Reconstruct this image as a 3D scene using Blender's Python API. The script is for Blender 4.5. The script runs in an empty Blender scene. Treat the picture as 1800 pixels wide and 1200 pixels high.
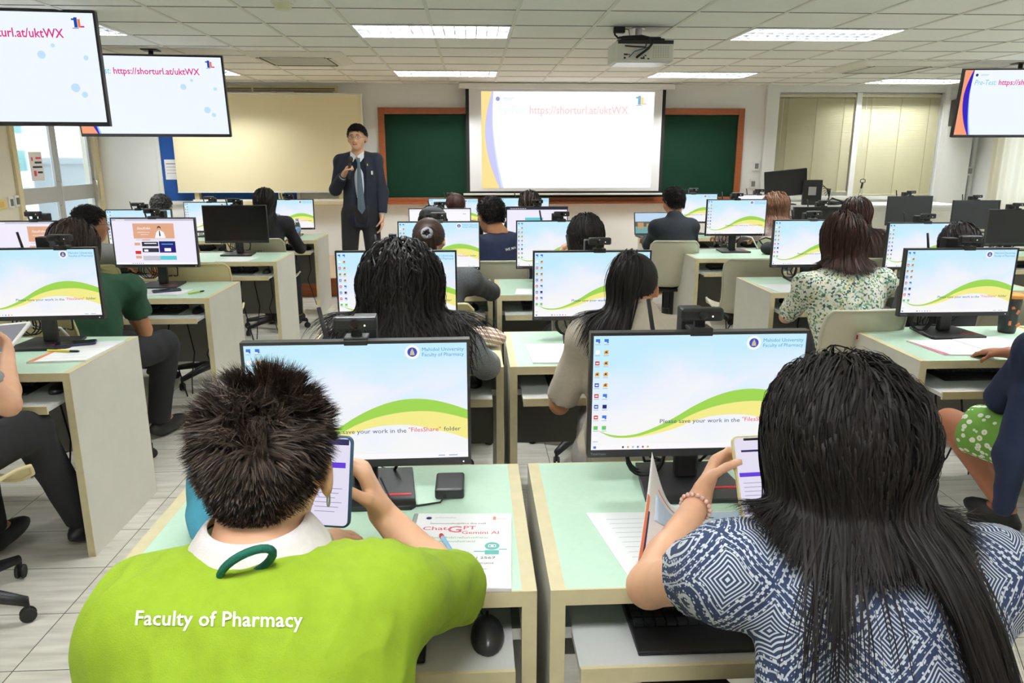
import bpy, bmesh, math, random
import numpy as np
from mathutils import Vector, Matrix
from mathutils.bvhtree import BVHTree

PI = math.pi
R = math.radians
random.seed(7)
rng = np.random.default_rng(7)
scene = bpy.context.scene
COL = scene.collection

# ------------------------------------------------------------------ camera, world, exposure
cam_data = bpy.data.cameras.new('camera')
cam = bpy.data.objects.new('camera', cam_data)
COL.objects.link(cam)
scene.camera = cam
cam_data.sensor_width = 36.0
cam_data.lens = 36.0 * 1316 / 1800
cam_data.clip_start = 0.05
cam.location = (0, 0, 1.525)
cam.rotation_euler = (R(90 - 13.85), 0, R(-2.975))

scene.view_settings.view_transform = 'Standard'
scene.view_settings.look = 'None'
scene.view_settings.exposure = 0.0
scene.view_settings.gamma = 1.0
try:
    scene.view_settings.use_curve_mapping = False
except Exception:
    pass

LAMP = 160.0      # radiance of the fluorescent panels
world = bpy.data.worlds.new('daylight')
scene.world = world
world.use_nodes = True
bgn = world.node_tree.nodes['Background']
bgn.inputs[0].default_value = (0.86, 0.93, 1.0, 1)
bgn.inputs[1].default_value = 2.6

# ------------------------------------------------------------------ materials
MATS = {}

def mat(name, col, rough=0.6, metal=0.0, spec=0.5, emit=0.0, noise=0.0, nscale=20.0, bump=0.0, bscale=200.0,
        sheen=0.0, coat=0.0, trans=0.0, alpha=1.0, stretch=None, island=0.0):
    if name in MATS:
        return MATS[name]
    m = bpy.data.materials.new(name)
    m.use_nodes = True
    nt = m.node_tree
    b = nt.nodes['Principled BSDF']
    c4 = (col[0], col[1], col[2], 1)
    b.inputs['Base Color'].default_value = c4
    b.inputs['Roughness'].default_value = rough
    b.inputs['Metallic'].default_value = metal
    b.inputs['Specular IOR Level'].default_value = spec
    if sheen:
        b.inputs['Sheen Weight'].default_value = sheen
    if coat:
        b.inputs['Coat Weight'].default_value = coat
    if trans:
        b.inputs['Transmission Weight'].default_value = trans
        b.inputs['IOR'].default_value = 1.3
    if alpha < 1:
        b.inputs['Alpha'].default_value = alpha
    if emit:
        b.inputs['Emission Color'].default_value = c4
        b.inputs['Emission Strength'].default_value = emit
    if noise or bump:
        tc = nt.nodes.new('ShaderNodeTexCoord')
        mp = nt.nodes.new('ShaderNodeMapping')
        nt.links.new(tc.outputs['Object'], mp.inputs[0])
        if stretch:
            mp.inputs['Scale'].default_value = stretch
    if noise:
        n = nt.nodes.new('ShaderNodeTexNoise')
        n.inputs['Scale'].default_value = nscale
        n.inputs['Detail'].default_value = 4
        nt.links.new(mp.outputs[0], n.inputs[0])
        r = nt.nodes.new('ShaderNodeMapRange')
        r.inputs[1].default_value = 0.3
        r.inputs[2].default_value = 0.7
        r.inputs[3].default_value = 1 - noise
        r.inputs[4].default_value = 1 + noise
        nt.links.new(n.outputs[0], r.inputs[0])
        mx = nt.nodes.new('ShaderNodeVectorMath')
        mx.operation = 'SCALE'
        mx.inputs[0].default_value = col[:3]
        nt.links.new(r.outputs[0], mx.inputs['Scale'])
        nt.links.new(mx.outputs[0], b.inputs['Base Color'])
    if island:
        g = nt.nodes.new('ShaderNodeNewGeometry')
        r = nt.nodes.new('ShaderNodeMapRange')
        r.inputs[3].default_value = 1 - island
        r.inputs[4].default_value = 1 + island
        nt.links.new(g.outputs['Random Per Island'], r.inputs[0])
        mx = nt.nodes.new('ShaderNodeVectorMath')
        mx.operation = 'SCALE'
        mx.inputs[0].default_value = col[:3]
        nt.links.new(r.outputs[0], mx.inputs['Scale'])
        nt.links.new(mx.outputs[0], b.inputs['Base Color'])
    if bump:
        n2 = nt.nodes.new('ShaderNodeTexNoise')
        n2.inputs['Scale'].default_value = bscale
        n2.inputs['Detail'].default_value = 3
        nt.links.new(mp.outputs[0], n2.inputs[0])
        bp = nt.nodes.new('ShaderNodeBump')
        bp.inputs['Strength'].default_value = bump
        bp.inputs['Distance'].default_value = 0.004
        nt.links.new(n2.outputs[0], bp.inputs['Height'])
        nt.links.new(bp.outputs[0], b.inputs['Normal'])
    MATS[name] = m
    return m

def srgb(r, g, b):
    f = lambda v: (v / 255 / 12.92) if v / 255 <= 0.04045 else ((v / 255 + 0.055) / 1.055) ** 2.4
    return (f(r), f(g), f(b))

def glow(name, col, strength=1.0):
    """a lit display colour: pure emission"""
    if name in MATS:
        return MATS[name]
    m = bpy.data.materials.new(name)
    m.use_nodes = True
    nt = m.node_tree
    b = nt.nodes['Principled BSDF']
    b.inputs['Base Color'].default_value = (0.01, 0.01, 0.01, 1)
    b.inputs['Roughness'].default_value = 0.35
    b.inputs['Specular IOR Level'].default_value = 0.15
    b.inputs['Emission Color'].default_value = (*col, 1)
    b.inputs['Emission Strength'].default_value = strength
    MATS[name] = m
    return m

M_cream = mat('cream_edge', srgb(214, 201, 160), 0.5, noise=0.04, nscale=30)
M_mint = mat('mint_laminate', srgb(196, 226, 203), 0.32, noise=0.02, nscale=60)
M_panel = mat('ivory_laminate', srgb(222, 219, 206), 0.5, noise=0.03, nscale=8)
M_grey = mat('grey_panel', srgb(128, 128, 122), 0.6)
M_traytop = mat('tray_grey_laminate', srgb(205, 206, 204), 0.45)
M_black = mat('black_plastic', (0.012, 0.012, 0.013), 0.42)
M_black2 = mat('satin_black_plastic', (0.022, 0.022, 0.024), 0.3)
M_rubber = mat('black_rubber', (0.015, 0.015, 0.015), 0.7)
M_red = mat('red_plastic', srgb(200, 20, 25), 0.4)
M_steel = mat('steel', (0.55, 0.55, 0.55), 0.35, 1.0)
M_white = mat('white_plastic', srgb(235, 235, 230), 0.45)
M_chair = mat('cream_chair_shell', srgb(226, 211, 160), 0.4, noise=0.04, nscale=6)
M_chair2 = mat('ivory_chair_shell', srgb(208, 203, 180), 0.42, noise=0.04, nscale=6)
M_paper = mat('white_paper', srgb(240, 240, 240), 0.7)
M_ink = mat('grey_ink', srgb(120, 120, 125), 0.7)
M_inkd = mat('dark_ink', srgb(40, 42, 50), 0.7)
M_off = mat('dark_screen', (0.006, 0.006, 0.007), 0.25)
M_offgrey = mat('reflection_greyed_screen', (0.018, 0.019, 0.021), 0.35)  # black screen whose grey reflection is put into the base colour
M_lens = mat('lens_glass', (0.004, 0.004, 0.006), 0.08, coat=0.5)
M_wood = mat('orange_brown_wood', srgb(150, 80, 38), 0.5, noise=0.18, nscale=14, stretch=(1, 1, 8))
M_glass = mat('clear_glass', (0.9, 0.95, 0.95), 0.03, trans=1.0)

# ------------------------------------------------------------------ mesh helpers
_text_cache = {}

def text_geom(s, size, align='LEFT', bold=0.0, spacing=1.0):
    key = (s, size, align, bold, spacing)
    if key not in _text_cache:
        cu = bpy.data.curves.new('t', 'FONT')
        cu.body = s
        cu.size = size
        cu.align_x = align
        cu.resolution_u = 2
        cu.offset = bold
        cu.space_character = spacing
        ob = bpy.data.objects.new('t', cu)
        COL.objects.link(ob)
        dg = bpy.context.evaluated_depsgraph_get()
        me = ob.evaluated_get(dg).to_mesh()
        v = [(p.co.x, p.co.y) for p in me.vertices]
        f = [tuple(p.vertices) for p in me.polygons]
        ob.evaluated_get(dg).to_mesh_clear()
        bpy.data.objects.remove(ob)
        bpy.data.curves.remove(cu)
        _text_cache[key] = (v, f)
    return _text_cache[key]

class MB:
    def __init__(self):
        self.v = []
        self.f = []
        self.m = []

    def add(self, vs, fs, m=0):
        o = len(self.v)
        self.v.extend([tuple(p) for p in vs])
        self.f.extend([tuple(i + o for i in f) for f in fs])
        self.m.extend([m] * len(fs))
        return self

    def box(self, c, s, m=0, rot=None):
        x, y, z = s[0] / 2, s[1] / 2, s[2] / 2
        vs = [Vector(p) for p in ((-x, -y, -z), (x, -y, -z), (x, y, -z), (-x, y, -z), (-x, -y, z), (x, -y, z), (x, y, z), (-x, y, z))]
        if rot is not None:
            vs = [rot @ p for p in vs]
        vs = [p + Vector(c) for p in vs]
        return self.add(vs, [(3, 2, 1, 0), (4, 5, 6, 7), (0, 1, 5, 4), (1, 2, 6, 5), (2, 3, 7, 6), (3, 0, 4, 7)], m)

    def bb(self, a, b, m=0):
        c = [(a[i] + b[i]) / 2 for i in range(3)]
        s = [abs(b[i] - a[i]) for i in range(3)]
        return self.box(c, s, m)

    def poly(self, pts, m=0):
        return self.add(pts, [tuple(range(len(pts)))], m)

    def prism(self, pts, d, m=0):
        """closed outline of 3D points pushed along d, capped"""
        n = len(pts)
        d = Vector(d)
        vs = [Vector(p) for p in pts] + [Vector(p) + d for p in pts]
        fs = [tuple(range(n))[::-1], tuple(range(n, 2 * n))]
        fs += [(i, (i + 1) % n, n + (i + 1) % n, n + i) for i in range(n)]
        return self.add(vs, fs, m)

    def tube(self, pts, r, n=8, m=0, caps=True):
        pts = [Vector(p) for p in pts]
        k = len(pts)
        rs = r if isinstance(r, (list, tuple)) else [r] * k
        vs = []
        prev = None
        for i, p in enumerate(pts):
            d = (pts[min(i + 1, k - 1)] - pts[max(i - 1, 0)]).normalized()
            if prev is None:
                a = Vector((0, 0, 1)) if abs(d.z) < 0.9 else Vector((1, 0, 0))
                u = d.cross(a).normalized()
            else:
                u = (prev - d * prev.dot(d))
                u = u.normalized() if u.length > 1e-6 else d.orthogonal().normalized()
            prev = u
            w = d.cross(u)
            for j in range(n):
                t = 2 * PI * j / n
                vs.append(p + (u * math.cos(t) + w * math.sin(t)) * rs[i])
        fs = [(i * n + j, i * n + (j + 1) % n, (i + 1) * n + (j + 1) % n, (i + 1) * n + j) for i in range(k - 1) for j in range(n)]
        if caps:
            fs.append(tuple(range(n))[::-1])
            fs.append(tuple(range((k - 1) * n, k * n)))
        return self.add(vs, fs, m)

    def lathe(self, prof, c=(0, 0, 0), n=24, m=0, rot=None):
        vs = []
        for r_, z in prof:
            for j in range(n):
                t = 2 * PI * j / n
                p = Vector((r_ * math.cos(t), r_ * math.sin(t), z))
                if rot is not None:
                    p = rot @ p
                vs.append(p + Vector(c))
        k = len(prof)
        fs = [(i * n + j, i * n + (j + 1) % n, (i + 1) * n + (j + 1) % n, (i + 1) * n + j) for i in range(k - 1) for j in range(n)]
        fs.append(tuple(range(n))[::-1])
        fs.append(tuple(range((k - 1) * n, k * n)))
        return self.add(vs, fs, m)

    def grid(self, fn, nu, nv, m=0):
        vs = [fn(i / nu, j / nv) for j in range(nv + 1) for i in range(nu + 1)]
        fs = [(j * (nu + 1) + i, j * (nu + 1) + i + 1, (j + 1) * (nu + 1) + i + 1, (j + 1) * (nu + 1) + i) for j in range(nv) for i in range(nu)]
        return self.add(vs, fs, m)

    def text(self, s, size, o, ux, uy, m=0, align='LEFT', bold=0.0, spacing=1.0, wid=None):
        v, f = text_geom(s, size, align, bold, spacing)
        if not v:
            return self
        ux, uy, o = Vector(ux), Vector(uy), Vector(o)
        k = 1.0
        if wid:
            k = wid / (max(p[0] for p in v) - min(p[0] for p in v))
        return self.add([o + ux * (p[0] * k) + uy * p[1] for p in v], f, m)

    def build(self, name, mats, parent=None, loc=None, rot=None, smooth=False, bevel=0.0, seg=2, angle=40):
        me = bpy.data.meshes.new(name)
        me.from_pydata(self.v, [], self.f)
        if not isinstance(mats, (list, tuple)):
            mats = [mats]
        for x in mats:
            me.materials.append(x)
        me.polygons.foreach_set('material_index', self.m)
        if smooth:
            me.polygons.foreach_set('use_smooth', [True] * len(self.f))
        me.update()
        o = bpy.data.objects.new(name, me)
        COL.objects.link(o)
        if parent is not None:
            o.parent = parent
        if loc is not None:
            o.location = loc
        if rot is not None:
            o.rotation_euler = rot
        if bevel:
            b = o.modifiers.new('Bevel', 'BEVEL')
            b.width = bevel
            b.segments = seg
            b.limit_method = 'ANGLE'
            b.angle_limit = R(angle)
        return o

def tag(o, label, cat, group=None):
    o['label'] = label
    o['category'] = cat
    if group:
        o['group'] = group
    return o

def thing(name, label, cat, loc=(0, 0, 0), rz=0.0, group=None, rot=None):
    o = bpy.data.objects.new(name, None)
    COL.objects.link(o)
    o.location = loc
    o.rotation_euler = rot if rot else (0, 0, rz)
    o.empty_display_size = 0.1
    return tag(o, label, cat, group)

def struct(o):
    o['kind'] = 'structure'
    return o

def dup(root, loc, rz, label, group=None, skip=()):
    r = root.copy()
    COL.objects.link(r)
    r.location = loc
    r.rotation_euler = rz if isinstance(rz, tuple) else (0, 0, rz)
    r['label'] = label
    if group:
        r['group'] = group
    for ch in KIDS[root.name]:
        if ch.name.split('.')[0] in skip:
            continue
        c = ch.copy()
        COL.objects.link(c)
        c.parent = r
        for g in KIDS.get(ch.name, ()):
            d = g.copy()
            COL.objects.link(d)
            d.parent = c
    return r

KIDS = {}

def note_kids(root):
    allo = list(bpy.data.objects)
    def rec(o):
        KIDS[o.name] = [x for x in allo if x.parent == o]
        for x in KIDS[o.name]:
            rec(x)
    rec(root)
    return root
# ------------------------------------------------------------------ the room
XL, XR, YF, YB, ZC = -4.94, 7.07, 10.48, -2.6, 2.465

def floor_mat():
    m = bpy.data.materials.new('floor_planks')
    m.use_nodes = True
    nt = m.node_tree
    b = nt.nodes['Principled BSDF']
    tc = nt.nodes.new('ShaderNodeTexCoord')
    sx = nt.nodes.new('ShaderNodeSeparateXYZ')
    nt.links.new(tc.outputs['Object'], sx.inputs[0])
    def mth(op, a, bb=None, c=None):
        n = nt.nodes.new('ShaderNodeMath')
        n.operation = op
        for i, x in enumerate((a, bb, c)):
            if x is None:
                continue
            if isinstance(x, (int, float)):
                n.inputs[i].default_value = x
            else:
                nt.links.new(x, n.inputs[i])
        return n.outputs[0]
    u = mth('DIVIDE', mth('ADD', sx.outputs[0], 1.42), 0.6)
    v = mth('DIVIDE', mth('SUBTRACT', sx.outputs[1], 0.255), 0.3)
    du = mth('MULTIPLY', mth('PINGPONG', u, 0.5), 0.6)
    dv = mth('MULTIPLY', mth('PINGPONG', v, 0.5), 0.3)
    gap = mth('LESS_THAN', mth('MINIMUM', du, dv), 0.0016)
    cid = nt.nodes.new('ShaderNodeCombineXYZ')
    nt.links.new(mth('FLOOR', u), cid.inputs[0])
    nt.links.new(mth('FLOOR', v), cid.inputs[1])
    wn = nt.nodes.new('ShaderNodeTexWhiteNoise')
    nt.links.new(cid.outputs[0], wn.inputs[0])
    mp = nt.nodes.new('ShaderNodeMapping')
    mp.inputs['Scale'].default_value = (1.2, 9, 1)
    nt.links.new(tc.outputs['Object'], mp.inputs[0])
    va = nt.nodes.new('ShaderNodeVectorMath')
    va.operation = 'ADD'
    vs = nt.nodes.new('ShaderNodeVectorMath')
    vs.operation = 'SCALE'
    vs.inputs['Scale'].default_value = 13
    nt.links.new(wn.outputs['Color'], vs.inputs[0])
    nt.links.new(mp.outputs[0], va.inputs[0])
    nt.links.new(vs.outputs[0], va.inputs[1])
    n = nt.nodes.new('ShaderNodeTexNoise')
    n.inputs['Scale'].default_value = 3
    n.inputs['Detail'].default_value = 6
    nt.links.new(va.outputs[0], n.inputs[0])
    cr = nt.nodes.new('ShaderNodeValToRGB')
    cr.color_ramp.elements[0].position = 0.3
    cr.color_ramp.elements[0].color = (*srgb(196, 191, 178), 1)
    cr.color_ramp.elements[1].position = 0.68
    cr.color_ramp.elements[1].color = (*srgb(230, 226, 214), 1)
    nt.links.new(n.outputs[0], cr.inputs[0])
    mx = nt.nodes.new('ShaderNodeMix')
    mx.data_type = 'RGBA'
    nt.links.new(gap, mx.inputs[0])
    nt.links.new(cr.outputs[0], mx.inputs[6])
    mx.inputs[7].default_value = (0.035, 0.035, 0.033, 1)
    nt.links.new(mx.outputs[2], b.inputs['Base Color'])
    b.inputs['Roughness'].default_value = 0.3
    return m

def ceil_mat():
    m = bpy.data.materials.new('ceiling_tiles')
    m.use_nodes = True
    nt = m.node_tree
    b = nt.nodes['Principled BSDF']
    tc = nt.nodes.new('ShaderNodeTexCoord')
    sx = nt.nodes.new('ShaderNodeSeparateXYZ')
    nt.links.new(tc.outputs['Object'], sx.inputs[0])
    cid = nt.nodes.new('ShaderNodeCombineXYZ')
    for i, off in ((0, 0.285), (1, -5.9)):
        a = nt.nodes.new('ShaderNodeMath')
        a.operation = 'MULTIPLY_ADD'
        nt.links.new(sx.outputs[i], a.inputs[0])
        a.inputs[1].default_value = 1 / 0.6
        a.inputs[2].default_value = off / 0.6
        f = nt.nodes.new('ShaderNodeMath')
        f.operation = 'FLOOR'
        nt.links.new(a.outputs[0], f.inputs[0])
        nt.links.new(f.outputs[0], cid.inputs[i])
    wn = nt.nodes.new('ShaderNodeTexWhiteNoise')
    nt.links.new(cid.outputs[0], wn.inputs[0])
    cr = nt.nodes.new('ShaderNodeValToRGB')
    cr.color_ramp.elements[0].color = (*srgb(236, 236, 228), 1)
    cr.color_ramp.elements[1].color = (*srgb(244, 244, 237), 1)
    nt.links.new(wn.outputs['Value'], cr.inputs[0])
    nt.links.new(cr.outputs[0], b.inputs['Base Color'])
    b.inputs['Roughness'].default_value = 0.9
    return m

M_wall = mat('wall_paint', srgb(240, 240, 236), 0.7, noise=0.012, nscale=2)
M_wallcream = mat('cream_wall_paint', srgb(226, 221, 203), 0.7, noise=0.02, nscale=2)
M_podium = mat('podium_vinyl', srgb(196, 170, 140), 0.5)
M_alu = mat('aluminium', (0.52, 0.52, 0.51), 0.4, 0.7)

struct(MB().bb((XL, YB, -0.1), (XR, YF, 0)).build('floor', floor_mat()))
ceil = struct(MB().bb((XL, YB, ZC), (XR, YF, ZC + 0.1)).build('ceiling', ceil_mat()))
ts = MB()
k = -0.285 - 0.6 * 8
while k < XR:
    if k > XL:
        ts.bb((k - 0.012, YB, ZC - 0.006), (k + 0.012, YF, ZC + 0.001))
    k += 0.6
k = 5.9 - 0.6 * 14
while k < YF:
    if k > YB:
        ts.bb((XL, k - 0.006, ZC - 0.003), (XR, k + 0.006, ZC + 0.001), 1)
    k += 0.6
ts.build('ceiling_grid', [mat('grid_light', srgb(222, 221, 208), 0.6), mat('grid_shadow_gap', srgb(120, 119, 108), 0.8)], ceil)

# front wall with the window opening on the right
WX0, WX1, WZ0, WZ1 = 4.17, 6.50, 0.99, 2.38
fw = MB()
fw.bb((XL - 0.15, YF, 0), (WX0, YF + 0.15, ZC)).bb((WX1, YF, 0), (XR + 0.15, YF + 0.15, ZC))
fw.bb((WX0, YF, 0), (WX1, YF + 0.15, WZ0)).bb((WX0, YF, WZ1), (WX1, YF + 0.15, ZC))
struct(fw.build('wall_front', M_wall))
# left wall with the glazed door opening
DY0, DY1, DZ = 8.62, 10.36, 2.2
lw = MB()
lw.bb((XL - 0.15, YB, 0), (XL, DY0, ZC)).bb((XL - 0.15, DY1, 0), (XL, YF, ZC)).bb((XL - 0.15, DY0, DZ), (XL, DY1, ZC))
struct(lw.build('wall_left', M_wallcream))
# right wall with long curtained window
RW0, RW1, RZ0, RZ1 = 4.2, 9.9, 0.85, 2.2
rw = MB()
rw.bb((XR, YB, 0), (XR + 0.15, RW0, ZC)).bb((XR, RW1, 0), (XR + 0.15, YF, ZC))
rw.bb((XR, RW0, 0), (XR + 0.15, RW1, RZ0)).bb((XR, RW0, RZ1), (XR + 0.15, RW1, ZC))
struct(rw.build('wall_right', M_wall))
struct(MB().bb((XL, YB - 0.15, 0), (XR, YB, ZC)).build('wall_back', M_wall))
# teaching platform: brown riser, pale top
pl = MB()
pl.bb((-4.1, 8.42, 0.0), (3.6, YF, 0.2), 0)
pl.bb((-4.1, 8.40, 0.0), (3.6, 8.42, 0.2), 1)
pl.bb((-4.1, 8.385, 0.196), (3.6, 8.44, 0.204), 1)
struct(pl.build('trim_1', [M_podium, M_wood]))
# column left of the front window and right corner column
struct(MB().bb((4.0, YF - 0.06, 0), (4.17, YF, ZC)).build('trim_2', M_wall))
struct(MB().bb((6.52, YF - 0.10, 0), (6.92, YF, ZC)).build('trim_3', M_wall))
# casing of the door
struct(MB().bb((XL, DY0 - 0.08, 0), (XL + 0.03, DY0, DZ + 0.06)).bb((XL, DY1, 0), (XL + 0.03, DY1 + 0.1, DZ + 0.06)).bb((XL, DY0, DZ), (XL + 0.03, DY1, DZ + 0.06)).build('trim_4', M_cream))

# glazed double door, one leaf slid open
def door_leaf(n, y0, y1, x):
    d = MB()
    w = 0.065
    for a, b_ in (((y0, 0), (y0 + w, DZ)), ((y1 - w, 0), (y1, DZ))):
        d.bb((x - 0.02, a[0], a[1] + 0.01), (x + 0.02, b_[0], b_[1]))
    for z0, z1 in ((0.01, 0.12), (1.0, 1.18), (DZ - 0.08, DZ)):
        d.bb((x - 0.02, y0 + w, z0), (x + 0.02, y1 - w, z1))
    o = struct(d.build('door_%d' % n, M_alu, bevel=0.003))
    MB().bb((x - 0.004, y0 + w, 0.12), (x + 0.004, y1 - w, 1.0)).bb((x - 0.004, y0 + w, 1.18), (x + 0.004, y1 - w, DZ - 0.08)).build('pane', M_glass, o)
    MB().tube([(x + 0.02, y1 - 0.035, 0.95), (x + 0.06, y1 - 0.035, 0.97), (x + 0.06, y1 - 0.035, 1.22), (x + 0.02, y1 - 0.035, 1.24)], 0.008).build('door_handle', M_steel, o, smooth=True)
    return o
door_leaf(1, DY0, 9.49, XL - 0.05)
door_leaf(2, 9.49, DY1, XL - 0.05)

# outside: gallery floor, parapet and city blocks
struct(MB().bb((-7.2, 6, -0.1), (XL - 0.15, 13, 0)).build('trim_5', mat('concrete', srgb(190, 188, 180), 0.8)))
struct(MB().bb((-7.3, 6, 0), (-7.2, 13, 0.95)).build('trim_6', mat('white_parapet', srgb(225, 228, 228), 0.8)))

def building(name, label, x, y, w, d, z0, h, wall, glassc, rows, cols):
    t = thing(name, label, 'building', (x, y, z0))
    MB().bb((0, 0, 0), (w, d, h)).build('wall', wall, t)
    for i in range(cols):
        for j in range(rows):
            a = d * (i + 0.2) / cols
            b_ = d * (i + 0.8) / cols
            za, zb = h * (j + 0.25) / rows, h * (j + 0.8) / rows
            MB().bb((w, a, za), (w + 0.05, b_, zb)).build('window', glassc, t)
    MB().bb((-0.2, -0.2, h), (w + 0.3, d + 0.2, h + 0.3)).build('roof_slab', wall, t)
M_bw = mat('pale_render', srgb(226, 230, 230), 0.8)
M_bg = mat('teal_window_glass', srgb(120, 165, 160), 0.2)
building('office_building', 'pale white office block seen through the glass door', -26, 27, 6, 9, -6, 13, M_bw, M_bg, 8, 5)
building('office_building', 'low grey building with pale roof seen low through the glass door', -24, 38, 8, 12, -6, 7.2, mat('grey_render', srgb(165, 172, 175), 0.8), M_bg, 3, 4)
# notice on the door pane
nt_ = MB()
nt_.bb((0, -0.13, -0.16), (0.002, 0.13, 0.16), 0)
for i, (wd, mm, z) in enumerate(((0.1, 1, 0.08), (0.13, 2, 0.03), (0.18, 2, -0.02), (0.09, 2, -0.08))):
    nt_.bb((0.002, 0.1 - wd, z), (0.003, 0.11, z + 0.022), mm)
nt_.bb((0.002, -0.09, 0.06), (0.003, -0.06, 0.1), 1).bb((0.002, -0.07, -0.11), (0.003, -0.02, -0.05), 1)
tag(nt_.build('door_notice', [M_paper, mat('pink_ink', srgb(225, 60, 90)), M_inkd], loc=(XL - 0.044, 9.08, 1.42)), 'white paper notice with red and black lines taped to the glass door', 'notice')

# switches on the left wall
def wallplate(name, label, cat, loc, size, m, inner=None, axis='x'):
    t = thing(name, label, cat, loc)
    a, b_, c = size
    if axis == 'x':
        MB().bb((0, -a / 2, -b_ / 2), (c, a / 2, b_ / 2)).build('plate', m, t, bevel=0.002)
        if inner:
            MB().bb((c, -a * 0.28, -b_ * 0.3), (c + 0.004, a * 0.28, b_ * 0.3)).build('button', inner, t)
    else:
        MB().bb((-a / 2, -c, -b_ / 2), (a / 2, 0, b_ / 2)).build('plate', m, t, bevel=0.002)
        if inner:
            MB().bb((-a * 0.28, -c - 0.004, -b_ * 0.3), (a * 0.28, -c, b_ * 0.3)).build('button', inner, t)
    return t
M_ctl = mat('controller_display', srgb(90, 95, 95), 0.3)
wallplate('air_controller', 'small white wall controller with grey display, left of a pair', 'controller', (XL, 8.40, 1.05), (0.085, 0.12, 0.02), M_white, M_ctl)
wallplate('air_controller', 'small white wall controller with grey display, nearer the door', 'controller', (XL, 8.51, 1.06), (0.085, 0.12, 0.02), M_white, M_ctl)
wallplate('light_switch', 'yellowed switch plate on the cream left wall', 'switch', (XL, 8.20, 1.04), (0.22, 0.1, 0.015), mat('yellowed_plastic', srgb(228, 200, 130), 0.5), mat('yellow_rocker', srgb(215, 185, 110), 0.5))
wallplate('wall_socket', 'white wall box on the front wall, upper of two right of the green board', 'socket', (3.93, YF, 1.4), (0.09, 0.12, 0.04), M_white, M_grey, 'y')
wallplate('wall_socket', 'white wall box on the front wall, lower of two right of the green board', 'socket', (3.9, YF, 1.16), (0.09, 0.12, 0.04), M_white, M_grey, 'y')
wallplate('wall_socket', 'white outlet box on the conduit in the right corner', 'socket', (6.98, YF, 1.33), (0.13, 0.12, 0.04), M_white, M_grey, 'y')
tag(MB().tube([(6.995, YF - 0.02, 0.9), (6.995, YF - 0.02, 1.32)], 0.014, 10).tube([(6.995, YF - 0.02, 1.38), (6.995, YF - 0.02, 2.0), (6.97, YF - 0.02, 2.46)], 0.014, 10).build('conduit', mat('grey_conduit', srgb(190, 195, 198), 0.5), smooth=True), 'thin grey conduit running up the right front corner', 'conduit')

# ------------------------------------------------------------------ front wall furniture
# cream sliding cover over a blue notice board
t = thing('notice_board', 'blue felt notice board behind the cream sliding panel', 'notice board', (-4.12, YF, 0.95))
MB().bb((0, -0.03, 0), (1.75, -0.001, 1.35)).build('felt', mat('blue_felt', srgb(28, 78, 150), 0.9, bump=0.3), t)
fr = MB()
fr.bb((-0.05, -0.045, -0.05), (0, 0, 1.4)).bb((1.75, -0.045, -0.05), (1.8, 0, 1.4)).bb((0, -0.045, -0.05), (1.75, 0, 0)).bb((0, -0.045, 1.35), (1.75, 0, 1.4))
fr.build('frame', M_white, t, bevel=0.003)
tag(MB().bb((0, 0, 0), (0.21, 0.002, 0.26), 0).bb((0.02, -0.001, 0.20), (0.18, 0, 0.21), 1).bb((0.02, -0.001, 0.16), (0.16, 0, 0.165), 1).bb((0.02, -0.001, 0.12), (0.18, 0, 0.125), 2).bb((0.02, -0.001, 0.08), (0.15, 0, 0.085), 1).build('pinned_paper', [M_paper, M_ink, mat('pink_ink', (1, 0, 0))], loc=(-4.08, YF - 0.036, 1.23)), 'white sheet pinned on the blue notice board', 'paper')
t = thing('sliding_panel', 'large blank cream sliding board left of the speaker', 'board', (-3.9, YF - 0.14, 1.08))
MB().bb((0, 0, 0), (2.46, 0.03, 1.23)).build('panel', mat('cream_board', srgb(240, 228, 188), 0.4, noise=0.01, nscale=2), t, bevel=0.003)
MB().bb((0, -0.008, -0.02), (2.46, 0.035, 0)).bb((0, -0.008, 1.23), (2.46, 0.035, 1.25)).bb((2.46, -0.008, -0.02), (2.475, 0.035, 1.25)).build('edge_strip', M_white, t)
for xx in (0.2, 1.3, 2.1):
    MB().bb((xx, 0.03, -0.12), (xx + 0.06, 0.13, 1.27)).build('rail_post', M_cream, t)
# chalk ledge
t = thing('chalk_ledge', 'long cream ledge under the sliding board with chalk and a sponge', 'ledge', (-3.7, YF, 0.9))
MB().bb((0, -0.18, 0), (2.42, 0, 0.05)).build('shelf', M_cream, t, bevel=0.003)
MB().bb((0, -0.18, 0.05), (2.42, -0.17, 0.075)).build('lip', M_white, t)
tag(MB().bb((0, 0, 0), (0.2, 0.1, 0.045)).build('sponge', mat('yellow_foam', srgb(235, 225, 110), 0.9), loc=(-1.75, YF - 0.16, 0.9502), bevel=0.01), 'yellow sponge on the chalk ledge', 'sponge')
# transom with louvre above the cream board
t = thing('transom_vent', 'narrow transom with dark slats high above the cream board', 'vent', (-3.95, YF, 2.30))
MB().bb((0, -0.03, 0), (2.2, 0, 0.13)).build('frame', M_cream, t)
for i in range(2):
    MB().bb((0.03 + i * 1.08, -0.034, 0.03), (1.08 + i * 1.08, -0.03, 0.10)).build('opening', mat('transom_dark', srgb(90, 84, 72), 0.6), t)
    for j in range(3):
        MB().bb((0.03 + i * 1.08, -0.042, 0.038 + j * 0.02), (1.08 + i * 1.08, -0.034, 0.046 + j * 0.02)).build('slat', M_cream, t)

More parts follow.
